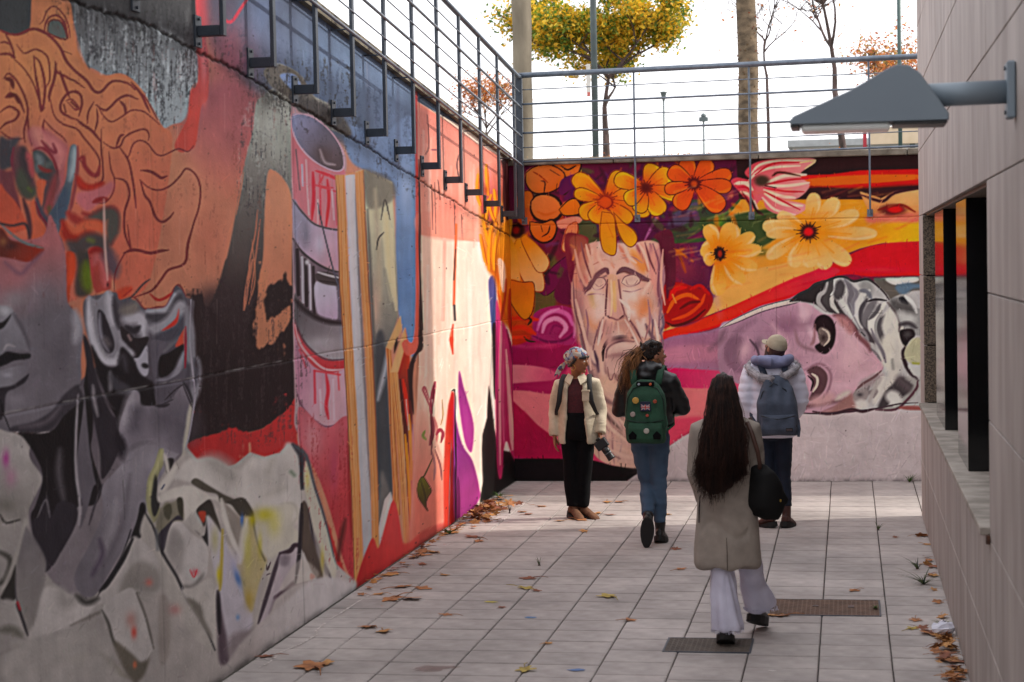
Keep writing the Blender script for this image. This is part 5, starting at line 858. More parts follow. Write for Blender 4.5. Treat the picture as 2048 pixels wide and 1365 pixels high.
# ---------------------------------------------------------------- court paving: every slab in view
slab_m = mat('paving_slab', 'b2aaa6', .9, '9a928e', 9, 8, .35, 90, objvar=.07, mixlo=.25, mixhi=.75)
nn = slab_m.node_tree; bs = nn.nodes['Principled BSDF']; lk = bs.inputs['Base Color'].links[0].from_socket
g = nn.nodes.new('ShaderNodeNewGeometry'); tn = nn.nodes.new('ShaderNodeTexNoise'); tn.inputs['Scale'].default_value = 1.1; tn.inputs['Detail'].default_value = 7; tn.inputs['Roughness'].default_value = .62; nn.links.new(g.outputs['Position'], tn.inputs['Vector'])
mr = nn.nodes.new('ShaderNodeMapRange'); mr.inputs[1].default_value = .32; mr.inputs[2].default_value = .68; mr.inputs[3].default_value = .7; mr.inputs[4].default_value = 1.16; nn.links.new(tn.outputs['Fac'], mr.inputs[0])
sc_ = nn.nodes.new('ShaderNodeVectorMath'); sc_.operation = 'SCALE'; nn.links.new(lk, sc_.inputs[0]); nn.links.new(mr.outputs[0], sc_.inputs['Scale']); nn.links.new(sc_.outputs[0], bs.inputs['Base Color'])
bed = mat('joint_dirt', '3a342e', 1, '201c18', 7, 6)
b = MB(); b.box((XL, -4, -.05), (XR+.02, YB, -.011)); b.box((XR+.02, YE, -.05), (9., YB, -.0112)); pav = b.build('paving', bed); tag(pav, kind='structure')
pavc = empty('paving_slabs', (0, 0, 0)); bpy.data.objects.remove(pavc)
TW, TH = .4265, .35
variants = []
for k in range(4):
    r = random.Random(k); q = MB(); j = .003+.0012*r.random(); e = .005
    x0, x1, y0, y1 = j, TW-j, j*2.5, TH-j*2.5
    q.add([(x0, y0, -.03), (x1, y0, -.03), (x1, y1, -.03), (x0, y1, -.03), (x0, y0, -e), (x1, y0, -e), (x1, y1, -e), (x0, y1, -e), (x0+e, y0+e, 0), (x1-e, y0+e, 0), (x1-e, y1-e, 0), (x0+e, y1-e, 0)],
          [(8, 9, 10, 11), (4, 5, 9, 8), (5, 6, 10, 9), (6, 7, 11, 10), (7, 4, 8, 11), (0, 1, 5, 4), (1, 2, 6, 5), (2, 3, 7, 6), (3, 0, 4, 7)])
    variants.append(q.mesh('tile', slab_m))
off = [0, 0, .012, -.008, .1, .0, .01, -.01, .006, -.012]
drains = [(-1.13, -.615, 11.66, 12.07), (-.545, .185, 12.92, 13.5)]
rt = random.Random(5)
for ci in range(10):
    x = .234+TW-TW*(ci+1)
    for ri in range(30):
        y = YB-.005-TH*(ri+1)+off[ci]*(1 if ri > 3 else .0)
        if ri == 0 and off[ci] > 0: y -= off[ci]
        t = mesh_ob('tile', variants[rt.randrange(4)], pav); t.location = (x, y, rt.uniform(-.0015, .0015)); t.rotation_euler = (rt.uniform(-.002, .002), rt.uniform(-.002, .002), 0)
q = MB()
for ci in range(10):
    for ri in range(30, 70):
        x = .234+TW-TW*(ci+1); y = YB-.005-TH*(ri+1); q.box((x+.004, y+.003, -.03), (x+TW-.004, y+TH-.003, 0))
for ci in range(0, 19):
    for ri in range(8):
        x = .234+TW*(ci+1); y = YB-.005-TH*(ri+1)
        if x > .66 or True: q.box((x+.004, y+.003, -.03), (x+TW-.004, y+TH-.003, 0))
tag(q.build('tile', slab_m, pav), kind='stuff')
# trim ends beside the building are covered by its plinth

# ---------------------------------------------------------------- street level beyond the walls
street = mat('street_ground', '77736a', .95, '5a564e', 2, 8, .3, 20)
def ground(name, q, m, lab=None):
    b = MB(); b.add(q, [(0, 1, 2, 3)]); o = b.build(name, m); tag(o, kind='structure'); return o
b = MB()
b.add([(-3000, YB+.35, 3.38), (3000, YB+.35, 3.38), (3000, 4000, 3.38), (-3000, 4000, 3.38)], [(0, 1, 2, 3)])
b.add([(-3000, -60, tl(-60)-.08), (XL-.35, -60, tl(-60)-.08), (XL-.35, YB+.35, 3.38), (-3000, YB+.35, 3.38)], [(0, 1, 2, 3)])
b.add([(9, -60, 3.38), (3000, -60, 3.38), (3000, YB+.35, 3.38), (9, YB+.35, 3.38)], [(0, 1, 2, 3)])
b.add([(9, YE-1, -.3), (9, YB+.3, -.3), (9, YB+.3, 3.38), (9, YE-1, 3.38)], [(0, 1, 2, 3)])
b.add([(XL-.4, -60, 0), (9, -60, 0), (9, -4, 0), (XL-.4, -4, 0)], [(0, 1, 2, 3)])
tag(b.build('ground', street), kind='structure')

# ---------------------------------------------------------------- stone-clad building on the right
stone = mat('stone_cladding', 'aaa09a', .72, '908680', 3, 8, .15, 120, objvar=.045, stretch=(1, 1, .35))
nn = stone.node_tree; bs = nn.nodes['Principled BSDF']; lk = bs.inputs['Base Color'].links[0].from_socket
g = nn.nodes.new('ShaderNodeNewGeometry'); mpp = nn.nodes.new('ShaderNodeMapping'); mpp.inputs['Scale'].default_value = (1, 3.2, .22); nn.links.new(g.outputs['Position'], mpp.inputs[0])
tn = nn.nodes.new('ShaderNodeTexNoise'); tn.inputs['Scale'].default_value = 2.; tn.inputs['Detail'].default_value = 8; nn.links.new(mpp.outputs[0], tn.inputs['Vector'])
mr = nn.nodes.new('ShaderNodeMapRange'); mr.inputs[1].default_value = .3; mr.inputs[2].default_value = .7; mr.inputs[3].default_value = .89; mr.inputs[4].default_value = 1.06; nn.links.new(tn.outputs['Fac'], mr.inputs[0])
sc_ = nn.nodes.new('ShaderNodeVectorMath'); sc_.operation = 'SCALE'; nn.links.new(lk, sc_.inputs[0]); nn.links.new(mr.outputs[0], sc_.inputs['Scale']); nn.links.new(sc_.outputs[0], bs.inputs['Base Color'])
granite = mat('speckled_granite', '7a6a58', .6, '3a3028', 90, 3, .1, mixlo=.4, mixhi=.6)
darkm = mat('dark_joint_core', '26221e', 1)  # dark core colour that shows in the open panel joints
bl = empty('stone_clad_building', (XR, 8, 0)); tag(bl, 'mauve grey stone-clad building on the right with a tall recessed window', 'building')
b = MB(); D0 = XR+.03
ZT = 7.4
WY0, WY1, WZ0, WZ1 = 9.29, 17.05, 1.06, 2.725
b.box((D0, -8, -.3), (9, WY0-.03, ZT-.02)); b.box((D0, WY1+.03, -.3), (9, YE-.03, ZT-.02)); b.box((D0, WY0-.03, -.3), (9, WY1+.03, WZ0-.03)); b.box((D0, WY0-.03, WZ1+.03), (9, WY1+.03, ZT-.02)); b.box((D0+.5, WY0-.03, WZ0-.03), (9, WY1+.03, WZ1+.03))
under(b.build('wall_core', darkm), bl)
rows = [0, .52, 1.045, 1.61, 2.21, 2.74, 3.325, 3.885, 4.45, 5.02, 5.6, 6.2, 6.8, 7.4]
rp = random.Random(3)
def panel(x0, y0, z0, x1, y1, z1, m=None, name='panel'):
    q = MB(); q.box((x0, y0, z0), (x1, y1, z1), .003); under(q.build(name, m or stone), bl)
for ri in range(len(rows)-1):
    z0, z1 = rows[ri]+.003, rows[ri+1]-.003
    ys = [-8, -5.4, -2.8, -.2, 2.4, 5.0, 9.29, 13.1, WY1, YE] if ri != 5 else [-8, -5.4, -2.8, -.2, 2.4, 5.0, 8.05, 11.9, 15., WY1, YE]
    for a_, b_ in zip(ys[:-1], ys[1:]):
        if 1.0 < rows[ri] < 2.7 and a_ >= 9.2 and b_ <= 17.1: continue
        dx = rp.uniform(0, .0015)
        panel(XR+dx, a_+.0022, z0, XR+.03, b_-.0022, z1)
    for k in range(8):      # end face of the building, towards the end wall
        panel(XR+.001+k*1.04+.0035, YE-.03, z0, XR+(k+1)*1.04-.0035, YE+.0, z1)
# window: far and near jambs of granite, soffit, projecting sill, two dark polished fins and black glazing
for z0, z1 in ((WZ0+.05, 1.6), (1.61, 2.205), (2.215, WZ1)):
    panel(XR+.002, WY1, z0, XR+.5, WY1+.028, z1, granite, 'jamb_stone'); panel(XR+.032, WY0-.028, z0, XR+.5, WY0, z1, granite, 'jamb_stone')
panel(XR+.031, WY0, WZ1, XR+.5, WY1, WZ1+.028, granite, 'soffit_stone')
sill_m = mat('sill_stone', 'a39a90', .8, '7c746a', 6, 8, .3, 60)
ys = [WY0-.02, 11.1, 13., 15., WY1+.02]
for a_, b_ in zip(ys[:-1], ys[1:]): panel(XR-.045, a_+.003, WZ0+.01, XR+.5, b_-.003, WZ0+.045, sill_m, 'sill')
black = mat('black_polished_metal', '0c0e11', .1, spec=.45, c2='0a0b0e'); blk2 = mat('black_matt_metal', '0b0c0f', .35, c2='090a0c')
fin = empty('window_fins', (0, 0, 0)); bpy.data.objects.remove(fin)
for a_, b_ in ((14.4, 15.75), (11.66, 12.7)):
    q = MB(); q.box((XR+.045, a_, WZ0+.046), (XR+.5, b_, WZ1-.001), .004); fo = under(q.build('window_fin', black), bl)
glass = mat('dark_window_glass', '0a0d10', .03, spec=.8, c2='0a0d10')
for a_, b_ in ((WY0, 11.66), (12.7, 14.4), (15.75, WY1)):
    q = MB(); q.box((XR+.4, a_+.003, WZ0+.046), (XR+.41, b_-.003, WZ1-.002)); under(q.build('window_pane', glass), bl)
# rust streak block under the sill end
q = MB(); q.box((XR-.02, WY0-.05, WZ0-.03), (XR-.001, WY0-.02, WZ0+.008)); under(q.build('sill_bracket', mat('rust', '5c3a28', .9, '33201a', 30)), bl)

# ---------------------------------------------------------------- wall lamp
steel_b = mat('bolt_steel', '50565c', .4, metal=.6)
lamp = empty('wall_lamp', (XR, 7.7, 3.0)); tag(lamp, 'grey hooded wall lamp on a round arm above the window', 'lamp')
lm = mat('lamp_grey_metal', '76838c', .5, '727e88', 3, 2, metal=.1)
q = MB(); q.box((XR-.035, 7.64, 2.915), (XR-.002, 7.76, 3.135), .006); pl0 = under(q.build('mounting_plate', lm), lamp)
for z_ in (2.94, 3.11):
    q = MB(); q.tube([(XR-.035, 7.7, z_), (XR-.043, 7.7, z_)], .009, 6, side=(0, 1, 0)); under(q.build('bolt', steel_b), lamp)
q = MB(); q.tube([(XR-.034, 7.7, 3.02), (.3, 7.7, 3.015)], .046, 24); under(q.build('arm', lm, sm=True), lamp)
q = MB()
pf = [(-.212, 2.925), (-.2, 2.941), (.02, 3.035), (.16, 3.112), (.2, 3.128), (.245, 3.122), (.285, 3.09), (.39, 2.935), (.39, 2.912), (-.212, 2.912)]
n_ = len(pf); cx_ = .1
V = []; F = []
for yy_, s_ in ((7.56, .0), (7.565, .006), (7.835, .006), (7.84, 0)):
    for x, z in pf:
        f_ = 1 if s_ else .985; V.append((cx_+(x-cx_)*f_, yy_, 2.912+(z-2.912)*f_))
for k in range(3):
    for i in range(n_): F.append((k*n_+i, k*n_+(i+1) % n_, (k+1)*n_+(i+1) % n_, (k+1)*n_+i))
F.append(tuple(range(n_))[::-1]); F.append(tuple(3*n_+i for i in range(n_))); q.add(V, F); under(q.build('hood', lm), lamp)
q = MB(); q.box((-.17, 7.59, 2.884), (.17, 7.81, 2.911), .008); under(q.build('diffuser', mat('frosted_lamp_glass', 'f0f4f0', .2, 'e8f0ea', spec=.8)), lamp)
q = MB(); q.box((.18, 7.575, 2.898), (.385, 7.825, 2.911), .003); under(q.build('gear_tray', blk2), lamp); q = MB(); q.box((-.212, 7.575, 2.899), (-.178, 7.825, 2.911), .003); under(q.build('end_cap', blk2), lamp)

# ---------------------------------------------------------------- railings
steel = mat('painted_steel', '3e4650', .5, '343c46', 12, 4, metal=.3); steel2 = mat('rail_tube_steel', '707a86', .42, '5c6672', 12, 4, metal=.45)
XRb = XL+.155
def ztop(y): return 4.352+.085*(YB-y)
rl = empty('side_railing', (XRb, 14, 3)); tag(rl, 'dark steel railing standing off the sloping left wall on J-shaped brackets', 'railing')
yb0 = 20.19
for k in range(22):
    y = yb0-.968*k; z0 = 2.835+.0856*(YB-y); z1 = ztop(y); q = MB()
    q.box((XRb-.012, y-.03, z0), (XRb+.012, y+.03, z1), .003); q.box((XL+.012, y-.03, z0-.0), (XRb-.0125, y+.03, z0+.06), .003)
    o = under(q.build('post', steel), rl)
    q = MB(); q.box((XL-.004, y-.055, z0-.06), (XL+.0115, y+.055, z0+.12), .002)
    for dz in (-.04, .1): q.tube([(XL+.011, y, z0+dz), (XL+.022, y, z0+dz)], .009, 6)
    pl_ = q.build('wall_plate', steel); under(pl_, rl)
    q = MB(); q.tube([(XL-.002, y, z0+.62), (XRb-.012, y, z0+.62)], .006, 6); under(q.build('upper_rod', steel), rl)  # thin dark rod from the wall to the post above the bracket
for f_, r_ in ((0., .024), (.155, .006), (.31, .012), (.465, .006), (.62, .012), (.775, .006), (.93, .012)):
    q = MB(); ya, yb_ = -1., YB-.155
    if f_ == 0: q.tube([(XRb, ya, ztop(ya)+.02), (XRb, yb_-.05, ztop(yb_)+.02), (XRb+.03, yb_, ztop(yb_)+.02)], r_, 10)
    else: q.tube([(XRb+.018+.0*f_, ya, ztop(ya)-f_), (XRb+.018, yb_, ztop(yb_)-f_)], r_, 8)
    under(q.build('handrail' if f_ == 0 else 'rail', steel2, sm=True), rl)
r2 = empty('end_railing', (-1.4, YB-.15, 3)); tag(r2, 'grey steel railing with thin horizontal rods above the flower mural wall', 'railing')
YR = YB-.155
zt2 = lambda x: 4.40+.012*(x-XL)
for x in (-3.45, -2.218, -.998, .244, 1.47, 2.7, 3.93):
    q = MB(); q.tube([(x, YR, 2.84), (x, YR, zt2(x))], .011, 8); q.tube([(x, YR, 2.84), (x, YB-.006, 2.84)], .009, 6); under(q.build('post', steel2), r2)
    q = MB(); q.box((x-.03, YB-.012, 2.8), (x+.03, YB-.003, 2.88)); under(q.build('wall_plate', steel2), r2)
for f_, r_ in ((0., .03), (.155, .006), (.31, .012), (.465, .006), (.62, .012), (.775, .006), (.93, .012)):
    q = MB(); q.tube([(XRb-.0, YR, zt2(XL)-f_), (5., YR, zt2(5.)-f_)], r_, 10, side=(0, 1, 0)); under(q.build('handrail' if f_ == 0 else 'rail', steel2, sm=True), r2)
q = MB(); q.box((XRb-.035, YR-.03, 2.86), (XRb+.035, YR+.03, 4.42), .004); q.box((XL+.01, YR-.03, 2.86), (XRb-.036, YR+.03, 2.92), .003); under(q.build('corner_post', steel), r2)

# ---------------------------------------------------------------- drain covers
dm = mat('worn_cover_steel', '6c5446', .85, '584438', 9, 5, .3, 60); dm2 = mat('grey_cover_steel', '5c524a', .85, '4c443e', 9, 5, .3, 60)
for (x0, x1, y0, y1), m_, lab in zip(drains, (dm2, dm), ('dark grey chequered drain cover under the boot of the woman in the long coat', 'rusty brown chequered drain cover set in the paving behind the long coat')):
    d = empty('drain_cover', ((x0+x1)/2, (y0+y1)/2, 0)); tag(d, lab, 'drain cover')
    q = MB(); q.box((x0, y0, -.02), (x1, y1, .0045), .001); under(q.build('cover_plate', m_), d)
    q = MB()
    for a_, b_, c_, e_ in ((x0-.012, x1+.012, y0-.012, y0-.001), (x0-.012, x1+.012, y1+.001, y1+.012), (x0-.012, x0-.001, y0-.001, y1+.001), (x1+.001, x1+.012, y0-.001, y1+.001)): q.box((a_, c_, -.02), (b_, e_, .006))
    under(q.build('frame', steel), d)
    q = MB(); nx = int((x1-x0)/.03); ny = int((y1-y0)/.03)
    for i in range(nx):
        for j in range(ny):
            cx, cy = x0+(i+.5)*(x1-x0)/nx, y0+(j+.5)*(y1-y0)/ny; s_ = 1 if (i+j) % 2 else -1
            q.add([(cx-.011, cy-.003*1-s_*.006, .0042), (cx+.011, cy-.003+s_*.006, .0042), (cx+.011, cy+.003+s_*.006, .0075), (cx-.011, cy+.003-s_*.006, .0075)], [(0, 1, 2, 3)])
    tag(under(q.build('chequer_ribs', m_), d), kind='stuff')
    if m_ is dm:
        q = MB(); q.box((-.02, 13.2, .005), (.02, 13.29, .008)); q.box((-.26, 13.23, .005), (-.22, 13.27, .008)); under(q.build('lifting_slot', blk2), d)

# ---------------------------------------------------------------- trees, posts and the far street
bark = mat('grey_brown_bark', '5a4844', .95, '362e28', 14, 8, .7, 40, stretch=(1, 1, .3)); plane_bark = mat('pale_plane_bark', '8c8270', .9, '685f50', 3, 8, .4, 30, stretch=(1, 1, .4)); tan_bark = mat('tan_fibrous_bark', '7e6c56', .95, '4e4234', 8, 8, .8, 60, stretch=(1, 1, 1.5))
def leaf_mat(name, stops):
    m = bpy.data.materials.new(name); m.use_nodes = True; n = m.node_tree.nodes; l = m.node_tree.links; b = n['Principled BSDF']; b.inputs['Roughness'].default_value = .6
    g = n.new('ShaderNodeNewGeometry'); r = n.new('ShaderNodeValToRGB'); r.color_ramp.interpolation = 'CONSTANT'
    e = r.color_ramp.elements; e[0].position = 0; e[0].color = (*srgb(stops[0][1]), 1); e[1].position = stops[1][0]; e[1].color = (*srgb(stops[1][1]), 1)
    for p, c in stops[2:]: q = e.new(p); q.color = (*srgb(c), 1)
    tn = n.new('ShaderNodeTexNoise'); tn.inputs['Scale'].default_value = .55; tn.inputs['Detail'].default_value = 2; l.new(g.outputs['Position'], tn.inputs['Vector'])
    ma = n.new('ShaderNodeMath'); ma.operation = 'MULTIPLY_ADD'; ma.inputs[1].default_value = 1.6; ma.inputs[2].default_value = -.8; l.new(tn.outputs['Fac'], ma.inputs[0])
    mb = n.new('ShaderNodeMath'); mb.operation = 'MULTIPLY_ADD'; mb.inputs[1].default_value = .75; l.new(g.outputs['Random Per Island'], mb.inputs[0]); l.new(ma.outputs[0], mb.inputs[2])
    mc = n.new('ShaderNodeMath'); mc.operation = 'ADD'; mc.inputs[1].default_value = .12; mc.use_clamp = True; l.new(mb.outputs[0], mc.inputs[0]); l.new(mc.outputs[0], r.inputs[0]); l.new(r.outputs[0], b.inputs['Base Color'])
    tr = n.new('ShaderNodeBsdfTranslucent'); l.new(r.outputs[0], tr.inputs[0]); mx = n.new('ShaderNodeMixShader'); mx.inputs[0].default_value = .5
    l.new(b.outputs[0], mx.inputs[1]); l.new(tr.outputs[0], mx.inputs[2]); l.new(mx.outputs[0], n['Material Output'].inputs[0]); return m
yel = leaf_mat('yellow_green_leaves', [(0, 'f0c83c'), (.22, 'e0ac24'), (.4, 'b8a830'), (.5, '7c9430'), (.66, '4a6c22'), (.84, 'e0c03c')]); org = leaf_mat('orange_leaves', [(0, 'c87a3c'), (.4, 'a86038'), (.7, 'd09a58'), (.88, '8a7838')]); grn = leaf_mat('green_weed_leaves', [(0, '4a6a22'), (.4, '3a5820'), (.75, '68802e')])
def leaf(q, p, s, r):
    a = Vector((r.gauss(0, 1), r.gauss(0, 1), r.gauss(0, .7))).normalized(); b_ = a.cross(Vector((r.gauss(0, 1), r.gauss(0, 1), r.gauss(0, 1)))).normalized(); p = Vector(p)
    q.add([p-a*s, p+b_*s*.55-a*s*.1, p+a*s, p-b_*s*.55+a*s*.05], [(0, 1, 2, 3)])
def tree(name, lab, base, trunk_h, r0, lean, spread, lv, leafm, nleaf, ls, seed, barkm, group=None, up=.55, leafr=.35, only=None, blen=1.):
    r = random.Random(seed); t = empty(name, base); tag(t, lab, 'tree', group); tips = []
    q = MB(); P = [Vector((0, 0, -.4))]; d = Vector(lean).normalized()
    for k in range(1, 6): P.append(P[-1]+(d+Vector((r.gauss(0, .02), r.gauss(0, .02), 0)))*((trunk_h+.4)/5))
    q.tube(P, [r0*(1.25 if i == 0 else 1-.08*i) for i in range(6)], 10); tr = q.build('trunk', barkm, t, True)
    q = MB()
    def grow(p, d, L, rad, lvl):
        n = 4; pts = [p]; dd = d.copy()
        for k in range(n):
            dd = (dd+Vector((r.gauss(0, .13), r.gauss(0, .13), r.gauss(0, .1)+.03))).normalized(); pts.append(pts[-1]+dd*L/n)
        q.tube(pts, [rad*(1-.13*i) for i in range(n+1)], 5 if lvl > 1 else 7, cap=False)
        if lvl >= lv: tips.extend(pts[1:]); return
        if lvl == lv-1: tips.extend(pts[2:])
        for c in range(r.choice((3, 3, 4)) if lvl else 5):
            s_ = pts[r.randrange(2, n+1)] if c else pts[-1]; az = r.uniform(0, 6.283); sp = spread*r.uniform(.6, 1.2)
            v = Vector((math.cos(az)*sp, math.sin(az)*sp, up*r.uniform(.2, 1.2))); grow(s_, (dd*.7+v).normalized(), L*r.uniform(.6, .82), rad*.62, lvl+1)
    grow(P[-1]-d*.05, d, trunk_h*.3*blen, r0*.6, 0)
    q.build('branches', barkm, t)
    if nleaf:
        q = MB()
        for i in range(nleaf):
            c = r.choice(tips); s_ = leafr
            if only and not only(c, r): continue
            leaf(q, c+Vector((r.gauss(0, s_), r.gauss(0, s_), r.gauss(0, s_))), ls*r.uniform(.6, 1.3), r)
        q.build('crown', leafm, t)
    return t
tree('autumn_tree', 'round yellow and green autumn tree behind the railing, left of centre', (-5.22, 42, 3.38), 1.75, .12, (.02, 0, 1), 1.3, 5, yel, 24000, .055, 2, bark, up=.5, leafr=.15, blen=2.5)
tree('bare_tree', 'nearly bare leaning tree behind the railing above the grey lamp', (.1, 36, 3.38), 2.1, .085, (-.12, 0, 1), 1.3, 5, org, 700, .04, 9, bark, up=.36, blen=2.6)
tree('thin_bare_tree', 'thin bare sapling just right of the tan trunk', (-1.3, 34, 3.38), 2.2, .04, (-.01, 0, 1), 1., 4, org, 60, .035, 12, bark, up=.5, blen=1.3)
tree('sparse_orange_tree', 'sparse tree with orange leaves at the building corner', (1.75, 44, 3.38), 1.9, .08, (-.25, 0, 1), 1.3, 4, org, 2600, .045, 15, bark, up=.3, leafr=.16, blen=1.9)
tree('small_orange_tree', 'small reddish tree seen through the left railing', (-11.3, 60, 3.38), 2.2, .09, (0, 0, 1), .9, 4, org, 2200, .05, 21, bark, up=.6, leafr=.2, blen=1.7)
tree('low_orange_tree', 'low russet tree just right of the pale trunk, behind the railing', (-9.6, 62, 3.38), 1.0, .06, (0, 0, 1), .9, 3, org, 900, .06, 23, bark, up=.4, leafr=.2)
def big_trunk(name, lab, x, y, r0, m, seed, h=11, limbs=True):
    t = empty(name, (x, y, 3.38)); tag(t, lab, 'tree'); r = random.Random(seed); q = MB()
    P = [(r.gauss(0, .012), r.gauss(0, .012), -.4+k*h/16) for k in range(17)]; q.tube(P, [r0*(1.12-.012*i+r.gauss(0, .03)) for i in range(17)], 18)
    o = q.build('trunk', m, t, True)
    q = MB()
    for k in range(7):
        az = r.uniform(0, 6.28); z = r.uniform(h*.62, h*.95); pts = [Vector((0, 0, z))]
        for j in range(5): pts.append(pts[-1]+Vector((math.cos(az)*.5, math.sin(az)*.5, .35+r.gauss(0, .15))))
        q.tube(pts, [r0*.4*(1-.15*j) for j in range(6)], 6)
    q.build('branches', m, t)
    return t
big_trunk('plane_tree', 'pale smooth plane tree trunk rising behind the railing corner', -4.5, 27, .128, plane_bark, 31)
bt = big_trunk('tan_tree_trunk', 'tall tan fibrous trunk with ivy behind the middle of the end railing', -1.37, 28, .128, tan_bark, 33)
r = random.Random(3); q = MB()
for i in range(420):
    a = r.uniform(0, 6.28); z = r.choice((r.uniform(.2, 2.6), r.uniform(1.3, 2.4))); rr = .135+abs(r.gauss(0, .012)); leaf(q, (math.cos(a)*rr, math.sin(a)*rr, z), .02*r.uniform(.5, 1.3), r)
q.build('ivy', leaf_mat('dry_ivy_leaves', [(0, '6a5230'), (.5, '8a4428'), (.8, '5c6030')]), bt)
def post(name, lab, x, y, h, rad, m, cat, head=None):
    t = empty(name, (x, y, 3.38)); tag(t, lab, cat); q = MB(); q.tube([(0, 0, -.2), (0, 0, h)], rad, 12); q.build('pole', m, t, True)
    if head: head(t)
    return t
pm = mat('grey_pole_paint', '5c6868', .5, '505a5c', 5, metal=.2)
lp = post('street_lamp', 'tall grey lamp post in front of the yellow autumn tree', -4.24, 33, 8, .055, pm, 'lamp post')
q = MB(); q.box((-.13, -.09, 1.9), (-.06, -.06, 2.38)); q.build('sticker_panel', mat('pale_notice', 'd8d4cc', .6, 'c8c4bc'), lp)
q = MB(); q.box((-.12, -.092, 1.83), (-.065, -.062, 1.9)); q.build('red_sticker', mat('faded_red', 'c86a60', .6), lp)
q = MB(); q.tube([(0, 0, 8), (.9, 0, 8.2)], .04, 8); q.ell((1.1, 0, 8.18), (.3, .1, .06)); q.build('lamp_head', pm, lp)
gp = post('thin_green_post', 'thin dark green post beside the stone building corner', .93, 34, 4.4, .035, mat('green_post_paint', '3c5450', .5), 'post')
def lhead(t):
    q = MB(); q.tube([(0, 0, 3.1), (0, 0, 3.3)], [.03, .08], 8); q.ell((0, 0, 3.32), (.1, .1, .03)); q.build('lamp_head', pm, t)
post('small_street_lamp', 'small thin lamp post left of the tan trunk, its flared head under the handrail', -4.63, 50, 3.3, .025, pm, 'lamp post', lhead)
def l2(t):
    q = MB(); q.box((-.16, -.1, 3.95), (.16, .1, 4.1)); q.ell((0, 0, 4.15), (.1, .1, .1)); q.build('lamp_head', pm, t)
post('far_street_lamp', 'far small lamp post with a boxy head, beyond the middle railing', -5.05, 70, 4.2, .035, pm, 'lamp post', l2)
# low white kiosk and its beige board, red post
k = empty('white_kiosk', (.3, 41, 3.38)); tag(k, 'low white kiosk with flat roof seen under the lamp hood', 'kiosk')
wm = mat('white_panel', 'd4d4d0', .6, 'c4c4c0', 3)
q = MB(); q.box((-1.4, 0, 0), (2.4, 2, 1.3)); q.build('wall', wm, k); q = MB(); q.box((-1.5, -.15, 1.3), (2.6, 2.2, 1.45), .01); q.build('roof', mat('kiosk_roof', 'a8acac', .6), k)
for i in range(5):
    q = MB(); q.box((-1.25+i*.72, -.02, .55), (-.65+i*.72, -.003, 1.2)); q.build('window', mat('kiosk_glass', 'b0bcc2', .1), k)
k = empty('notice_board', (.8, 38, 3.38)); tag(k, 'beige notice board with a red post at the building corner', 'board')
q = MB(); q.box((-.33, 0, 1.15), (1.6, .06, 1.48), .005); q.build('board', mat('beige_board', 'd8c4a8', .7, 'ccb898', 4), k); q = MB(); q.box((-.47, -.02, 0), (-.4, .05, 1.5), .005); q.build('red_post', mat('red_post_paint', 'b02434', .5), k); q = MB(); q.box((.42, .065, 0), (.52, .12, 1.2)); q.build('grey_post', pm, k)
# low growth along the head of the end wall
r = random.Random(8); q = MB()
for i in range(900):
    x = r.choice((r.uniform(-3.5, .6), r.gauss(-2.6, .35), r.gauss(-1.7, .2), r.gauss(-.35, .1))); h = abs(r.gauss(0, .03)); leaf(q, (x, YB+.45+r.uniform(0, .6), 3.5+h), .012*r.uniform(.5, 1.4), r)
tag(q.build('low_weeds', org), 'dry low growth along the head of the end wall', 'weeds', kind='stuff')

# ---------------------------------------------------------------- weeds in the court
def grass_plant(name, lab, loc, n, L, spread, m, seed, arch=1.):
    r = random.Random(seed); t = empty(name, loc); tag(t, lab, 'weed'); q = MB()
    for i in range(n):
        a = r.uniform(0, 6.28); l_ = L*r.uniform(.5, 1.1); s_ = spread*r.uniform(.4, 1.2); w = .004+.004*r.random(); pts = []
        for k in range(5):
            u = k/4; pts.append(Vector((math.cos(a)*s_*u*l_*(1+arch*u), math.sin(a)*s_*u*l_*(1+arch*u), l_*(u-.45*arch*u*u*s_))))
        n_ = Vector((-math.sin(a), math.cos(a), 0))*w; V = []
        for k, p in enumerate(pts): V += [p-n_*(1-k/4.2), p+n_*(1-k/4.2)]
        q.add(V, [(2*k, 2*k+1, 2*k+3, 2*k+2) for k in range(4)])
    q.build('blades', m, t); q = MB(); q.ell((0, 0, .004), (.012, .012, .008), 8, 4); q.build('root', bark, t)
dkg = leaf_mat('dark_weed_leaves', [(0, '34402a'), (.4, '2c382c'), (.75, '4a5434')])
grass_plant('weed', 'bright green weed at the foot of the end wall beside the building', (.62, 20.6, 0), 26, .11, .8, grn, 1, .5)
grass_plant('weed', 'dark arching weed growing from a paving joint by the right wall', (.52, 14.2, 0), 26, .17, 1.2, dkg, 2)
grass_plant('weed', 'small dark weed tuft in the joint just behind the arching weed', (.5, 14.9, 0), 12, .13, .9, dkg, 3)
grass_plant('weed', 'thin weed in the paving joint beyond the brown drain cover', (.24, 17.0, 0), 9, .1, .5, dkg, 4)
grass_plant('weed', 'fresh green tuft at the right edge of the brown drain cover', (.16, 13.15, .005), 22, .035, 1., grn, 5)
grass_plant('weed', 'green moss tuft against the right wall beside the white tissue', (.58, 12.6, 0), 50, .05, 1.1, grn, 6)
grass_plant('weed', 'green tuft at the foot of the left wall near the corner', (-3.52, 19.2, 0), 40, .09, .9, grn, 7)
grass_plant('weed', 'green tuft by the leaves at the foot of the left wall', (-3.5, 16.6, 0), 24, .06, .9, grn, 8)
grass_plant('weed', 'thin dry stalk standing in the leaf heap by the left wall', (-3.2, 18.0, 0), 7, .16, .25, bark, 9, .3)
grass_plant('weed', 'small wiry weed beside a red leaf left of the walking woman', (-2.42, 14.9, 0), 8, .1, .4, dkg, 10)
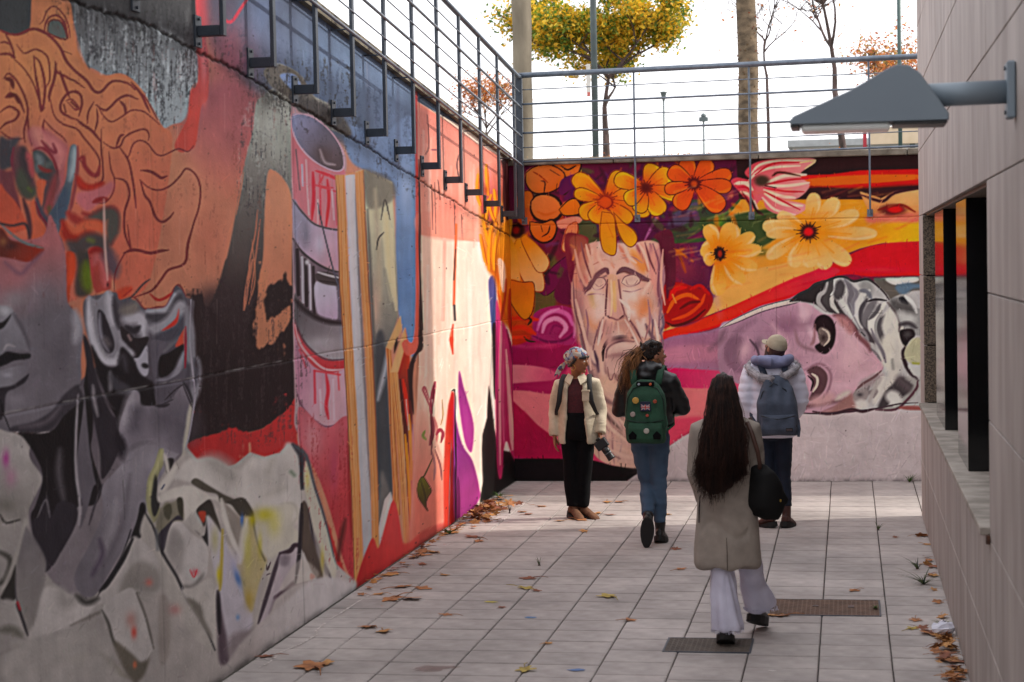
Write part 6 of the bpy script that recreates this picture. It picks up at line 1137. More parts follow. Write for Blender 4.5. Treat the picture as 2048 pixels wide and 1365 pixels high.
# ---------------------------------------------------------------- fallen leaves
lv_cols = [('dry_leaf_brown', 'ac7040', '7a4a2a'), ('dry_leaf_ochre', 'c08a4c', '8c5c2e'), ('dry_leaf_russet', '8c4e30', '5a3222'), ('dry_leaf_yellow', 'b09a48', '84702e')]
lvm = [mat(n_, a_, .8, b_, 30, 4, .2) for n_, a_, b_ in lv_cols]
def leaf_mesh(seed, m):
    r = random.Random(seed); q = MB(); lobes = 5; V = [(0, 0, .008)]; N = 20; cu = r.uniform(.25, .6); tw = r.uniform(-.4, .4)
    for k in range(N):
        a = 2*math.pi*k/N; ph = (k % 4)/4
        rad = .075*(1-.55*abs(math.sin(a*lobes/2+.4)))*(.8+.35*max(0, math.cos(a)))*r.uniform(.85, 1.15)
        x, y = rad*math.cos(a), rad*math.sin(a)*.85; z = .006+cu*(y*y+.3*x*x)*8*.1*r.uniform(.6, 1.4)*2+tw*x*y*3; V.append((x, y, max(.001, z)))
    q.add(V, [(0, 1+k, 1+(k+1) % N) for k in range(N)])
    q.tube([(-.02, 0, .008), (-.07, .004, .012), (-.115, .02, .006)], [.0022, .002, .0015], 4)
    return q.mesh('leaf', m, True)
lms = [[leaf_mesh(10*i+j, lvm[i]) for j in range(3)] for i in range(4)]
def un(px, py, z=0.):
    d = np.array(FWD)+np.array(RIGHT)*(px-1024)/FPX-np.array(UP)*(py-682.5)/FPX; t = (z-CAM_H)/d[2]; return d[0]*t, d[1]*t
r = random.Random(12)
spots = [(625, 1337, 0, 2.), (650, 1330, 1, 1.2), (520, 1314, 2, 1.), (738, 1256, 0, 1.3), (768, 1264, 1, 1.2), (785, 1200, 0, 1.5), (820, 1199, 0, 1.5), (760, 1190, 1, 1.), (800, 1176, 0, 1.2), (842, 1178, 0, 1.1), (775, 1152, 1, 1.3), (790, 1148, 0, 1.), (840, 1112, 0, 1.2), (868, 1106, 1, 1.2), (845, 1130, 2, .9), (896, 1231, 0, .8), (888, 1151, 1, .8), (948, 1076, 2, 1.3), (958, 1083, 0, 1.), (890, 1068, 0, 1.), (910, 1066, 1, 1.), (975, 1044, 0, 1.), (1045, 1025, 0, 1.), (1055, 1030, 2, .9), (1081, 1014, 0, 1.), (1060, 1158, 2, 1.1), (1050, 1178, 3, 1.1), (1072, 1182, 2, .7), (1004, 1216, 2, .6), (1217, 1195, 3, 1.4), (1258, 1242, 0, .9), (1168, 1064, 1, .9), (1215, 1005, 1, 1.1), (1240, 1005, 0, 1.), (1195, 1028, 1, 1.1), (1218, 1031, 2, .9), (1160, 1041, 0, 1.1), (1122, 1043, 1, .9), (1335, 1030, 1, .9), (1360, 1140, 0, .8), (1350, 1099, 2, .9), (1050, 1341, 3, 1.2), (1095, 1288, 1, .6), (1565, 1233, 0, 1.1), (1545, 1232, 1, .9), (1515, 1238, 1, .7), (1710, 1182, 0, .9), (1831, 1241, 0, .9), (1825, 1259, 3, .9), (1848, 1073, 0, .8), (1854, 1090, 1, .8), (1865, 1270, 0, 1.4), (1885, 1275, 1, 1.2), (1895, 1318, 0, 1.3), (1915, 1325, 2, 1.2), (1935, 1345, 0, 1.3), (1790, 1075, 2, .6)]
LAB = ['dry brown plane leaf', 'curled ochre plane leaf', 'dark russet leaf', 'yellow-green leaf']
marks = [('the boots of the person in the headscarf', 1150, 1037), ('the boots of the person with the ponytail', 1310, 1090), ('the left foot of the person in the long coat', 1438, 1297), ('the brown drain cover', 1650, 1217), ('the grey drain cover', 1380, 1293), ('the white tissue', 1902, 1270), ('the arching weed by the right wall', 1870, 1185), ('the small blue paint splash', 1060, 1236), ('the small yellow paint splash', 981, 1205), ('the leaf heap by the left wall', 960, 1030), ('the near end of the chalk line', 515, 1338), ('the far end of the chalk line', 905, 1086), ('the wiry weed in the paving', 1058, 1150), ('the boots of the person in the white jacket', 1565, 1055), ('the weed beyond the brown drain cover', 1757, 1075), ('the long rusty smear', 868, 1338), ('the faint blue paint smear', 1155, 1341)]
RANK = ['nearest to', 'second nearest to', 'third nearest to', 'fourth nearest to', 'fifth nearest to']
wp = [un(a_, b_) for a_, b_, _, _ in spots]; free = {}
for i, (a_, b_, c_, s_) in enumerate(spots):
    best = None
    for mi, (nm, mx_, my_) in enumerate(marks):
        w_ = un(mx_, my_); dd = sorted((math.hypot(wp[j][0]-w_[0], wp[j][1]-w_[1]), j) for j in range(len(spots)) if spots[j][2] == c_)
        rk = [j for _, j in dd].index(i); gap = min([abs(dd[rk][0]-dd[k][0]) for k in (rk-1, rk+1) if 0 <= k < len(dd)] or [9])
        sc_ = rk*1.+dd[rk][0]*.5-min(gap, .3)
        if rk < 5 and (best is None or sc_ < best[0]): best = (sc_, rk, mi)
    free[i] = f'{LAB[c_]}, {RANK[best[1]]} {marks[best[2]][0]}' if best else f'{LAB[c_]} lying on the grey paving'
for i, (px_, py_, c_, s_) in enumerate(spots):
    x, y = wp[i]; x = max(XL+.07, x); o = mesh_ob('fallen_leaf', lms[c_][r.randrange(3)]); o.location = (x, y, .001); o.rotation_euler = (r.uniform(-.12, .12), r.uniform(-.12, .12), r.uniform(0, 6.28)); o.scale = (s_*1.15,)*3
    tag(o, free[i], 'leaf', 'fallen leaves scattered on the paving')
def litter(name, lab, pts, seed, sc=.75):
    r = random.Random(seed); q = MB(); fs = []
    for x, y, z in pts:
        me = lms[r.choice((0, 0, 1, 1, 2))][r.randrange(3)]; M = Matrix.Translation((x, y, z))@Matrix.Rotation(r.uniform(0, 6.28), 4, 'Z')@Matrix.Rotation(r.gauss(0, .45), 4, 'X')@Matrix.Scale(sc*r.uniform(.6, 1.1), 4)
        mi = lvm.index(me.materials[0]); k = len(q.f); q.add([M@v.co for v in me.vertices], [tuple(p.vertices) for p in me.polygons]); fs += [mi]*(len(q.f)-k)
    me = q.mesh(name, None, True)
    for m_ in lvm: me.materials.append(m_)
    me.polygons.foreach_set('material_index', fs); o = mesh_ob(name, me); tag(o, lab, 'leaves', kind='stuff')
r = random.Random(40)
pts = [(XL+.06+abs(r.gauss(0, .13))*(1 if y_ < 18 else 1.2), y_, .01+.05*r.random()*max(0, 1-abs(y_-18.2)/1.)) for y_ in [r.gauss(18.0, .5) for _ in range(130)]]+[(XL+.05+abs(r.gauss(0, .05)), r.uniform(13.2, 17.4), .01) for _ in range(26)]
litter('leaf_litter', 'heap of dry brown leaves blown against the foot of the left wall', pts, 1, .95)
pts = [(XR-.04-abs(r.gauss(0, .05)), r.uniform(9.5, 12.4), .01+.03*r.random()) for _ in range(70)]+[(XR-.04-abs(r.gauss(0, .03)), r.uniform(12.4, 16.8), .008) for _ in range(10)]
litter('leaf_litter', 'dry brown leaves gathered along the foot of the right stone wall', pts, 2, .95)
q = MB(); r = random.Random(2)
q.ell((0, 0, .035), (.07, .06, .04), 12, 7); q.v = [(x+r.gauss(0, .008), y+r.gauss(0, .008), max(.002, z+r.gauss(0, .008))) for x, y, z in q.v]
o = q.build('crumpled_tissue', mat('white_tissue', 'd8d8e0', .8, 'c8c8d4', 20)); x, y = un(1902, 1270); o.location = (min(x, XR-.08), y, 0); tag(o, 'crumpled white tissue against the right wall among brown leaves', 'tissue')
# chalk line along the left wall and paint spatters on the paving
chalk = mat('white_chalk', 'd0c8c4', .95, 'a89e98', 40, 6, mixlo=.45, mixhi=.55); r = random.Random(4)
q = MB(); P0 = [(515, 1338), (540, 1325), (562, 1305), (600, 1290), (635, 1270), (632, 1262), (660, 1240), (690, 1222), (715, 1205), (742, 1190)]; P1 = [(742, 1174), (752, 1170), (760, 1165)]; P2 = [(890, 1092), (905, 1086)]
for PP in (P0, P1, P2):
    W_ = [Vector((*un(a_, b_), .0035)) for a_, b_ in PP]
    for a_, b_ in zip(W_[:-1], W_[1:]):
        for k in range(6):
            if r.random() < .12: continue
            u0, u1 = k/6, (k+1)/6; p0, p1 = a_.lerp(b_, u0), a_.lerp(b_, u1); n_ = (p1-p0).cross(Vector((0, 0, 1))).normalized()*r.uniform(.003, .009); q.add([p0-n_, p0+n_, p1+n_, p1-n_], [(0, 1, 2, 3)])
tag(q.build('chalk_line', chalk), 'broken white chalk line on the paving beside the left wall', 'chalk line')
for px_, py_, c_, lab, rx in ((1060, 1236, '4a7cb0', 'small blue paint splash on the paving left of the walking woman', .05), (981, 1205, 'c8b838', 'small yellow paint splash on the paving near the left wall', .05), (1155, 1341, '5c78a8', 'faint blue paint smear on the paving near the bottom edge', .06), (1545, 1343, 'd4d0cc', 'white paint speck on the paving right of the grey drain cover', .03), (764, 1213, 'd07028', 'tiny orange petal on the paving close to the left wall', .012), (889, 1090, 'd07028', 'tiny orange petal on the paving under the drawn leaf', .012), (868, 1338, '7c5048', 'long rusty smear on the paving at the bottom edge', .16)):
    r = random.Random(px_); q = MB(); V = []
    for k in range(18): a_ = 6.283*k/18; V.append((rx*math.cos(a_)*r.uniform(.5, 1.2), rx*.55*math.sin(a_)*r.uniform(.4, 1.2), 0))
    q.add(V, [tuple(range(18))]); m_ = mat('splash_'+lab.split()[1]+str(px_), c_, .8, None, 12)
    o = q.build('paint_splash' if 'petal' not in lab else 'fallen_petal', m_); x, y = un(px_, py_); o.location = (x, y, .0036); o.rotation_euler = (0, 0, .5 if rx > .1 else 0)
    tag(o, lab, 'paint mark' if 'petal' not in lab else 'petal')
    if rx > .1:
        n = m_.node_tree.nodes; n['Principled BSDF'].inputs['Alpha'].default_value = .35

# ================================================================ people
skin_m = mat('skin_warm', 'a8745a', .55, '96604a', 14, 3, .05, spec=.4); skin_d = mat('skin_tan', '94603f', .55, '845236', 14, 3, .05, spec=.4)
V3 = Vector
def ry(v, a): c, s = math.cos(a), math.sin(a); return V3((v[0]*c-v[1]*s, v[0]*s+v[1]*c, v[2]))
def head_parts(b, o, yaw, pitch):
    M = Matrix.Rotation(yaw, 3, 'Z')@Matrix.Rotation(pitch, 3, 'X'); q = MB()
    q.loft([(-.012, .0, .036, .02, .022), (.0, .0, .032, .038, .042), (.016, 0, .022, .05, .062), (.045, 0, .012, .06, .08), (.08, 0, .004, .068, .09), (.115, 0, .0, .073, .096), (.15, 0, -.004, .072, .095), (.18, 0, -.008, .06, .08), (.2, 0, -.01, .042, .056), (.212, 0, -.01, .018, .024)], 24)
    q.tube([(0, .088, .118), (0, .106, .088), (0, .113, .076), (0, .098, .066)], [.007, .011, .013, .008], 8)       # nose
    q.tube([(-.022, .09, .046), (0, .098, .047), (.022, .09, .046)], [.005, .008, .005], 8); q.tube([(-.018, .088, .036), (0, .096, .036), (.018, .088, .036)], [.005, .008, .005], 8)
    q.ell((0, .078, .008), (.022, .022, .018)); q.tube([(-.045, .078, .128), (0, .094, .126), (.045, .078, .128)], [.007, .009, .007], 8)
    for s in (-1, 1): q.ell((s*.073, -.002, .088), (.009, .018, .03)); q.ell((s*.035, .07, .085), (.02, .02, .02))
    k = len(b.v); b.add([M@V3(v)+o for v in q.v], q.f); return M
def hand(b, o, d, pn, mir, curl=.35, L=1.):     # o wrist, d direction of the fingers, pn direction the palm looks, mir +-1 side of the thumb
    d = V3(d).normalized(); pn = V3(pn); pn = (pn-d*pn.dot(d)).normalized(); w = d.cross(pn)*mir
    P = lambda a, t, n: o+w*(a*L)+d*(t*L)+pn*(n*L)
    b.tube([P(0, -.03, 0), P(0, 0, 0), P(.002, .03, 0), P(.003, .065, 0), P(.002, .088, .002)], [(.024, .02), (.025, .018), (.034, .016), (.039, .014), (.037, .011)], 12, side=w)
    for i, (a, ln) in enumerate(((.029, .068), (.01, .077), (-.01, .072), (-.028, .056))):
        c = curl*(1+.12*i); t0 = .082; p = P(a, t0, .002); ang = c*.6; pts = [P(a*.9, .06, 0), p]
        for s_, dd in ((.45, 0), (.3, c), (.25, c*.9)):
            ang += dd; p = p+(d*math.cos(ang)+pn*math.sin(ang)+w*(a*.6))*(ln*s_*L); pts.append(p)
        b.tube(pts, [.0095*L, .0095*L, .009*L, .0082*L, .0065*L], 8)
    b.tube([P(.022, .012, .002), P(.042, .035, .01), P(.052, .062, .02), P(.05, .085, .032)], [.013*L, .012*L, .0105*L, .008*L], 8)
def person_body(root, J, skin, face, yaw=0., pitch=0., hands=True):
    b = MB(); head_parts(b, V3(J['head']), yaw, pitch); n0 = V3(J['head'])
    b.tube([V3(J['neck'])+V3((0, -.01, -.04)), V3(J['neck']), n0+ry(V3((0, -.005, .03)), yaw)], [(.062, .058), (.052, .052), (.05, .054)], 14)
    hz = J['hipL'][2]; sw = abs(J['shL'][0])
    b.loft([(hz-.06, 0, 0, .11, .09), (hz, *J.get('hipc', (0, 0)), .15, .11), (hz+.08, *J.get('hipc', (0, 0)), .152, .108), (hz+.2, 0, 0, .115, .085), (hz+.32, 0, 0, .13, .095), (J['shL'][2]-.06, 0, 0, sw*.92, .095), (J['shL'][2], 0, -.005, sw*.8, .075), (J['neck'][2]-.015, 0, -.01, .07, .06)], 20)
    for s in 'LR':
        sh, el, wr = V3(J['sh'+s]), V3(J['el'+s]), V3(J['wr'+s])
        b.tube([sh+(el-sh)*-.08, sh+(el-sh)*.15, el, el+(wr-el)*.3, wr], [.05, .046, .036, .035, .023], 12)
        if J.get('hand'+s): d, pn, mir, cu = J['hand'+s]; hand(b, wr, d, pn, mir, cu)
        hp, kn, an, to = V3(J['hip'+s]), V3(J['kn'+s]), V3(J['an'+s]), V3(J['to'+s])
        b.tube([hp+V3((0, 0, .05)), hp+(kn-hp)*.2, kn, kn+(an-kn)*.35, an], [.085, .078, .05, .052, .034], 14)
        b.tube([an+(an-kn).normalized()*-.03, an+(an-kn).normalized()*.01, (an+to)/2+V3((0, 0, -.012)), an.lerp(to, .85)+V3((0, 0, -.012))], [.032, .028, .02, .015], 10)
    o = b.fuse('body', skin, root, .0065, 2)
    M = Matrix.Rotation(yaw, 3, 'Z')@Matrix.Rotation(pitch, 3, 'X')
    if face:
        for s in (-1, 1):
            q = MB(); q.ell(M@V3((s*.031, .083, .101))+n0, (.0125, .009, .008)); e = q.build('eye', mat('eye_white', 'd8d0c8', .3), root, True)
            q = MB(); q.ell(M@V3((s*.031, .0905, .101))+n0, (.0055, .003, .0055)); q.build('iris', mat('eye_dark', '1c120c', .2), e, True)
            q = MB(); q.tube([M@V3((s*.014, .096, .123))+n0, M@V3((s*.033, .092, .129))+n0, M@V3((s*.052, .078, .122))+n0], [.0025, .0035, .002], 6); q.build('eyebrow', mat('hair_black', '120e0d', .5), root)
        q = MB(); q.tube([M@V3((-.021, .091, .0415))+n0, M@V3((0, .1045, .0415))+n0, M@V3((.021, .091, .0415))+n0], [.003, .0055, .003], 6); q.build('lips', mat('lip', '8c4a44', .5), root, True)
    return o, M
def limb_cloth(b, P, R, n=16): b.tube(P, R, n)
def strands(b, gen, n, seed, w=(.004, .0025)):
    r = random.Random(seed)
    for i in range(n):
        P = gen(r); m = len(P); b.tube(P, [w[0]*(1-.8*k/(m-1)) for k in range(m)], 4, cap=False)
def shoe(root, an, to, m, sole_m, name='shoe', w=.045, hgt=.09, up=None, shaft=0., kn=None):
    an, to = V3(an), V3(to); d = (to-an); d = V3((d.x, d.y, d.z)).normalized(); L = (to-an).length; upv = up or V3((0, 0, 1)); upv = V3(upv); upv = (upv-d*upv.dot(d)).normalized(); sd_ = d.cross(upv)
    b = MB(); P = lambda t, h: an+d*t+upv*h
    b.tube([P(-.065, -.022), P(-.045, -.016), P(0, -.01), P(L*.5, -.016), P(L*.85, -.026), P(L+.02, -.034), P(L+.035, -.038)], [(.025, .028), (.036, .038), (.038, .042), (.042, .034), (.046, .026), (.038, .02), (.02, .012)], 14, side=sd_)
    kk = V3(kn) if kn is not None else an+V3((0, 0, 1)); u = (kk-an).normalized()
    b.tube([an-u*.03, an+u*.03, an+u*(.05+shaft)], [(.042, .05), (.043, .047), (.05, .052)], 14, side=sd_)
    o = b.fuse(name, m, root, .007, 3, wavy(5, 30, .003))
    q = MB(); n = 14; V = []
    for hh in (-.042, -.086):
        for k in range(n):
            a = 2*math.pi*k/n; t = L*.5-.012+(L*.5+.066)*math.cos(a); ww = .057*(1-.1*math.cos(a)); p = P(t, hh)+sd_*(ww*math.sin(a)); V.append(p)
    q.add(V, [tuple(range(n))]+[tuple(range(n, 2*n))[::-1]]+[(k, k+n, (k+1) % n+n, (k+1) % n) for k in range(n)])
    q.tube([P(-.03, -.075), P(-.03, -.09)], [(.036, .036), (.036, .036)], 12, side=sd_)
    q.build('sole', sole_m, o)
    q = MB()
    for k in range(4):
        t = L*(.25+.13*k); c = P(t, .012-.006*k); q.tube([c-sd_*.022, c+upv*.006, c+sd_*.022], .0028, 5)
    q.build('lace', sole_m, o)
    return o
def jacket_mesh(name, m, root, secs, arms, vox=.011, disp=None, it=4, pw=.9, extra=None):
    b = MB(); b.loft(secs, 28, pw)
    for P, R in arms: b.tube([V3(p) for p in P], R, 16)
    if extra: extra(b)
    return b.fuse(name, m, root, vox, it, disp)
def sleeve(J, s, r=(.062, .058, .052, .044, .04), end=.02):
    sh, el, wr = V3(J['sh'+s]), V3(J['el'+s]), V3(J['wr'+s]); w2 = wr-(wr-el).normalized()*end
    c = V3((sh.x*.45, sh.y, sh.z+.015))
    return ([c, sh+(el-sh)*.02, sh+(el-sh)*.5, el, el+(w2-el)*.55, w2], [r[0]*1.05, r[0], r[1], r[2], r[3], r[4]])
blackm = mat('black_cotton', '0c0c0f', .95, '08080a', 30, 4, .2, spec=.15); sole_b = mat('black_rubber', '0d0c0c', .7)

# ---------------------------------------------------------------- person in the head scarf, facing us, looking right
pA = empty('person', (-2.49, 17.72, 0), math.radians(180)); tag(pA, 'person in a patterned headscarf, cream jacket, maroon top and black trousers, looking right', 'person')
# local frame: +y is where the chest points (towards the camera), +x is image left
J = dict(head=(.0, .03, 1.375), neck=(0, 0, 1.33), shL=(-.155, 0, 1.255), shR=(.155, 0, 1.255), elL=(-.205, -.04, 1.0), elR=(.215, -.03, 1.0), wrL=(-.215, .06, .79), wrR=(.215, .03, .765),
         hipL=(-.075, 0, .8), hipR=(.075, 0, .8), knL=(-.045, .0, .43), knR=(.06, .01, .43), anL=(-.03, -.03, .085), anR=(.055, .02, .085), toL=(-.13, .1, .045), toR=(.0, .13, .04),
         handL=((-.15, .35, -1), (1, 0, 0), 1, .9), handR=((-.05, .15, -1), (-1, 0, 0), -1, .35))
yawA = math.radians(72)
J['toL'] = (-.15, .07, .045); J['toR'] = (-.02, .13, .045)
body, MA = person_body(pA, J, skin_d, True, yawA, math.radians(-8))
n0 = V3(J['head'])
b = MB(); b.loft([(.74, 0, 0, .15, .12), (.82, 0, 0, .172, .135), (.9, 0, 0, .165, .13), (.96, 0, 0, .142, .115), (.99, 0, 0, .132, .105)], 24)
for s in 'LR':
    hp, kn, an = V3(J['hip'+s]), V3(J['kn'+s]), V3(J['an'+s]); b.tube([hp+V3((0, 0, .02)), hp+(kn-hp)*.3, kn, kn+(an-kn)*.5, an+V3((0, 0, .025))], [(.092, .098), (.09, .098), (.078, .08), (.072, .078), (.062, .07)], 16)
b.fuse('trousers', blackm, pA, .01, 4, wavy(3, 24, .007, (1, 1, .6)))
maroon = mat('maroon_knit', '4a121c', .85, '38101a', 60, 3, .3)
b = MB(); b.loft([(.97, 0, 0, .128, .104), (1.05, 0, 0, .13, .108), (1.16, 0, .005, .135, .112), (1.24, 0, 0, .145, .1), (1.3, 0, -.005, .09, .07)], 24); b.fuse('top', maroon, pA, .01, 3, wavy(4, 22, .003))
q = MB(); q.ell((0, .104, .955), (.008, .004, .008), 8, 5); q.build('trouser_button', mat('brass', 'b89448', .35, metal=.9), pA)
cream = mat('cream_cotton_twill', 'c4b7a0', .9, 'a89c86', 9, 6, .25, 90)
# open jacket: a shell round the torso with a gap at the chest
def shell(secs, a0, a1, th=.012, n=26):
    b = MB(); V = []; m = len(secs)
    for off_ in (0, -th):
        for z, cx, cy, rx, ry_, g0, g1 in secs:
            for k in range(n):
                a = g0+(g1-g0)*k/(n-1); V.append((cx+(rx+off_)*math.sin(a), cy+(ry_+off_)*math.cos(a), z))
    F = []; K = m*n
    for i in range(m-1):
        for k in range(n-1): F.append((i*n+k, i*n+k+1, (i+1)*n+k+1, (i+1)*n+k)); F.append((K+i*n+k, K+(i+1)*n+k, K+(i+1)*n+k+1, K+i*n+k+1))
    for i in range(m-1): F.append((i*n, (i+1)*n, K+(i+1)*n, K+i*n)); F.append((i*n+n-1, K+i*n+n-1, K+(i+1)*n+n-1, (i+1)*n+n-1))
    for k in range(n-1): F.append((k, K+k, K+k+1, k+1)); F.append(((m-1)*n+k, (m-1)*n+k+1, K+(m-1)*n+k+1, K+(m-1)*n+k))
    b.add(V, F); return b
g = lambda a: math.radians(a)
b = shell([(.70, -.01, 0, .2, .15, g(38), g(330)), (.8, -.01, 0, .195, .15, g(36), g(332)), (.95, 0, 0, .175, .14, g(32), g(330)), (1.1, 0, 0, .178, .138, g(28), g(335)), (1.22, 0, 0, .175, .125, g(26), g(336)), (1.285, 0, -.005, .125, .095, g(24), g(336)), (1.33, 0, -.012, .075, .07, g(24), g(336))], 0, 0, .02)
for s in 'LR': P, R = sleeve(J, s, (.07, .069, .062, .058, .054), .005); b.tube(P, [r_*.8 if i_ == 0 else r_ for i_, r_ in enumerate(R)], 16)
b.fuse('jacket', cream, pA, .0085, 2, lambda co, no: wavy(6, 17, .006, (1, 1, 1.4))(co)+.005*np.abs(wavy(16, 34, 1, (.5, .5, 1.5))(co)))
for sx, a_ in ((1, 26), (-1, -24)):     # collar wings
    q = MB(); q.add([(sx*.028, .088, 1.33), (sx*.075, .03, 1.355), (sx*.11, .075, 1.29), (sx*.05, .128, 1.255), (sx*.02, .1, 1.32), (sx*.075, .02, 1.34), (sx*.11, .065, 1.28), (sx*.05, .118, 1.246)], [(0, 1, 2, 3), (7, 6, 5, 4), (0, 3, 7, 4), (1, 0, 4, 5), (2, 1, 5, 6), (3, 2, 6, 7)]); q.build('collar', cream, pA)
q = MB(); q.box((-.135, .118, 1.1), (-.065, .146, 1.2), .004); q.box((-.14, .12, 1.185), (-.06, .15, 1.205), .004); q.build('chest_pocket', cream, pA)
scarf = bpy.data.materials.new('patterned_scarf'); scarf.use_nodes = True; n = scarf.node_tree.nodes; l = scarf.node_tree.links; bb = n['Principled BSDF']; bb.inputs['Roughness'].default_value = .75
tc = n.new('ShaderNodeTexCoord'); vo = n.new('ShaderNodeTexVoronoi'); vo.inputs['Scale'].default_value = 34; l.new(tc.outputs['Object'], vo.inputs['Vector']); sp = n.new('ShaderNodeSeparateColor'); l.new(vo.outputs['Color'], sp.inputs[0])
rr = n.new('ShaderNodeValToRGB'); rr.color_ramp.interpolation = 'CONSTANT'; e = rr.color_ramp.elements; e[0].color = (*srgb('a09890'), 1); e[1].position = .3; e[1].color = (*srgb('3c4664'), 1)
for p, c in ((.48, 'a8603c'), (.58, 'b0a494'), (.72, '6c2c34'), (.86, '7c8ca0')): z = e.new(p); z.color = (*srgb(c), 1)
l.new(sp.outputs[0], rr.inputs[0]); l.new(rr.outputs[0], bb.inputs['Base Color'])
def hp_(v): return MA@V3(v)+n0
b = MB(); q = MB(); q.loft([(.085, 0, -.045, .07, .062), (.11, 0, -.03, .083, .082), (.14, 0, -.006, .086, .104), (.17, 0, -.004, .08, .098), (.2, 0, -.01, .062, .075), (.222, 0, -.012, .03, .035)], 20); b.add([hp_(v) for v in q.v], q.f)
b.ell(hp_((0, -.085, .12)), (.06, .06, .06)); b.ell(hp_((0, -.1, .075)), (.03, .03, .03)); b.fuse('headscarf', scarf, pA, .008, 3, wavy(9, 34, .005))
b = MB()
for k, (dx, dz, w) in enumerate(((.0, 0, .022), (.02, -.02, .02), (-.012, -.03, .016))): p0 = hp_((0, -.11, .075)); b.tube([p0, p0+V3((.05+dx, -.01, -.04+dz)), p0+V3((.08+dx, 0, -.08+dz)), p0+V3((.1+dx, .0, -.13+dz))], [(w*.5, .008), (w*.75, .007), (w*.6, .006), (.005, .004)], 8)
b.fuse('scarf_tail', scarf, pA, .006, 2, wavy(2, 40, .003))
hair_bk = mat('hair_black', '120e0d', .5)
b = MB(); q = MB(); q.tube([(-.07, .05, .13), (-.03, .092, .145), (.03, .092, .145), (.07, .05, .13)], [.014, .018, .018, .014], 8); q.tube([(.076, .02, .12), (.08, .0, .09), (.072, -.03, .05), (.05, -.06, .04)], [.012, .016, .018, .016], 8); q.tube([(-.076, .02, .12), (-.08, .0, .09), (-.072, -.03, .05), (-.05, -.06, .04)], [.012, .016, .018, .016], 8); b.add([hp_(v) for v in q.v], q.f); b.fuse('hair', hair_bk, pA, .007, 1, wavy(4, 90, .003))
for s in (-1, 1):
    q = MB(); c = hp_((s*.08, 0, .035)); ax = MA@V3((0, 1, 0)); q.tube([c+ax*(.026*math.cos(t*.5236))+V3((0, 0, .026*math.sin(t*.5236))) for t in range(13)], .0022, 6); q.build('hoop_earring', mat('brass', 'b89448', .35, metal=.9), pA)
for s in 'LR': shoe(pA, J['an'+s], V3(J['to'+s])+(V3(J['to'+s])-V3(J['an'+s]))*.18, mat('tan_suede', '7a5844', .95, '5c4030', 20, 4, .2, spec=.2), sole_b, 'boot', kn=J['kn'+s])
# her backpack (only the straps show) and camera are things of their own
bpA = empty('backpack', (-2.49, 17.72, 0), math.radians(180)); tag(bpA, 'black backpack worn by the person in the headscarf, its straps over the cream jacket', 'backpack')
bk = mat('black_nylon', '0e0e11', .7, '0a0a0c', 30, 3, .1)
b = MB(); b.loft([(.93, 0, -.23, .12, .06), (1.05, 0, -.235, .135, .08), (1.2, 0, -.225, .125, .07), (1.28, 0, -.2, .09, .045)], 20, .7); b.fuse('pack', bk, bpA, .012, 3)
for s in (-1, 1):
    b = MB(); b.tube([(s*.1, -.15, 1.26), (s*.112, -.09, 1.325), (s*.118, .0, 1.338), (s*.128, .09, 1.29), (s*.138, .135, 1.2), (s*.15, .14, 1.1), (s*.185, .1, 1.0), (s*.2, .0, .95), (s*.15, -.14, .95)], [(.024, .007)]*6+[(.016, .006)]*3, 8, side=(1, .2, 0)); b.build('strap', bk, bpA, True)
cm = empty('camera', (-2.49, 17.72, 0), math.radians(180)); tag(cm, 'black camera with a lens held in the hand of the person in the headscarf', 'camera')
cb_m = mat('camera_black', '0c0d10', .45); q = MB(); Mc = Matrix.Translation((-.235, .11, .70))@Matrix.Rotation(.6, 4, 'Y'); qq = MB(); qq.box((-.06, -.032, -.045), (.06, .032, .045), .008); qq.box((-.022, -.03, .045), (.022, .03, .065), .006); q.add([Mc@V3(v) for v in qq.v], qq.f); q.build('camera_body', cb_m, cm)
q = MB(); qq = MB(); qq.tube([(0, 0, -.04), (0, 0, -.09), (0, 0, -.095), (0, 0, -.15), (0, 0, -.155), (0, 0, -.17)], [.036, .036, .033, .036, .038, .038], 20); q.add([Mc@V3(v) for v in qq.v], qq.f); ln = q.build('lens', cb_m, cm, True)
q = MB(); qq = MB(); qq.tube([(0, 0, -.098), (0, 0, -.104)], .0375, 20); q.add([Mc@V3(v) for v in qq.v], qq.f); q.build('lens_ring', mat('grey_ring', '707478', .4, metal=.5), ln)

# ---------------------------------------------------------------- person with the green backpack, walking away
pB = empty('person', (-1.66, 16.15, 0), math.radians(0)); tag(pB, 'person in a black padded jacket and blue jeans with a long brown ponytail', 'person')
J = dict(head=(.045, .03, 1.49), neck=(.01, .02, 1.45), shL=(-.175, 0, 1.375), shR=(.175, .0, 1.375), elL=(-.255, .07, 1.12), elR=(.27, .1, 1.14), wrL=(-.1, .24, 1.12), wrR=(.14, .28, 1.1),
         hipL=(-.08, 0, .9), hipR=(.08, 0, .9), knL=(-.03, .08, .5), knR=(.07, .02, .5), anL=(.0, -.16, .2), anR=(.075, .04, .09), toL=(-.005, -.13, .055), toR=(.09, .19, .04),
         handL=((1, .5, .1), (0, -1, 0), 1, .6), handR=((-1, .4, 0), (0, -1, 0), -1, .6))
J['anL'] = (.0, -.22, .2); J['toL'] = (-.01, -.2, .06)
yawB = math.radians(-62); body, MA = person_body(pB, J, skin_m, True, yawB, math.radians(4)); n0 = V3(J['head'])
jeans = mat('blue_denim', '4a6078', .9, '34485e', 5, 6, .25, 120, mixlo=.3, mixhi=.7)
b = MB(); b.loft([(.84, 0, 0, .13, .115), (.92, 0, -.005, .168, .13), (1.0, 0, 0, .158, .115), (1.08, 0, 0, .13, .095)], 24)
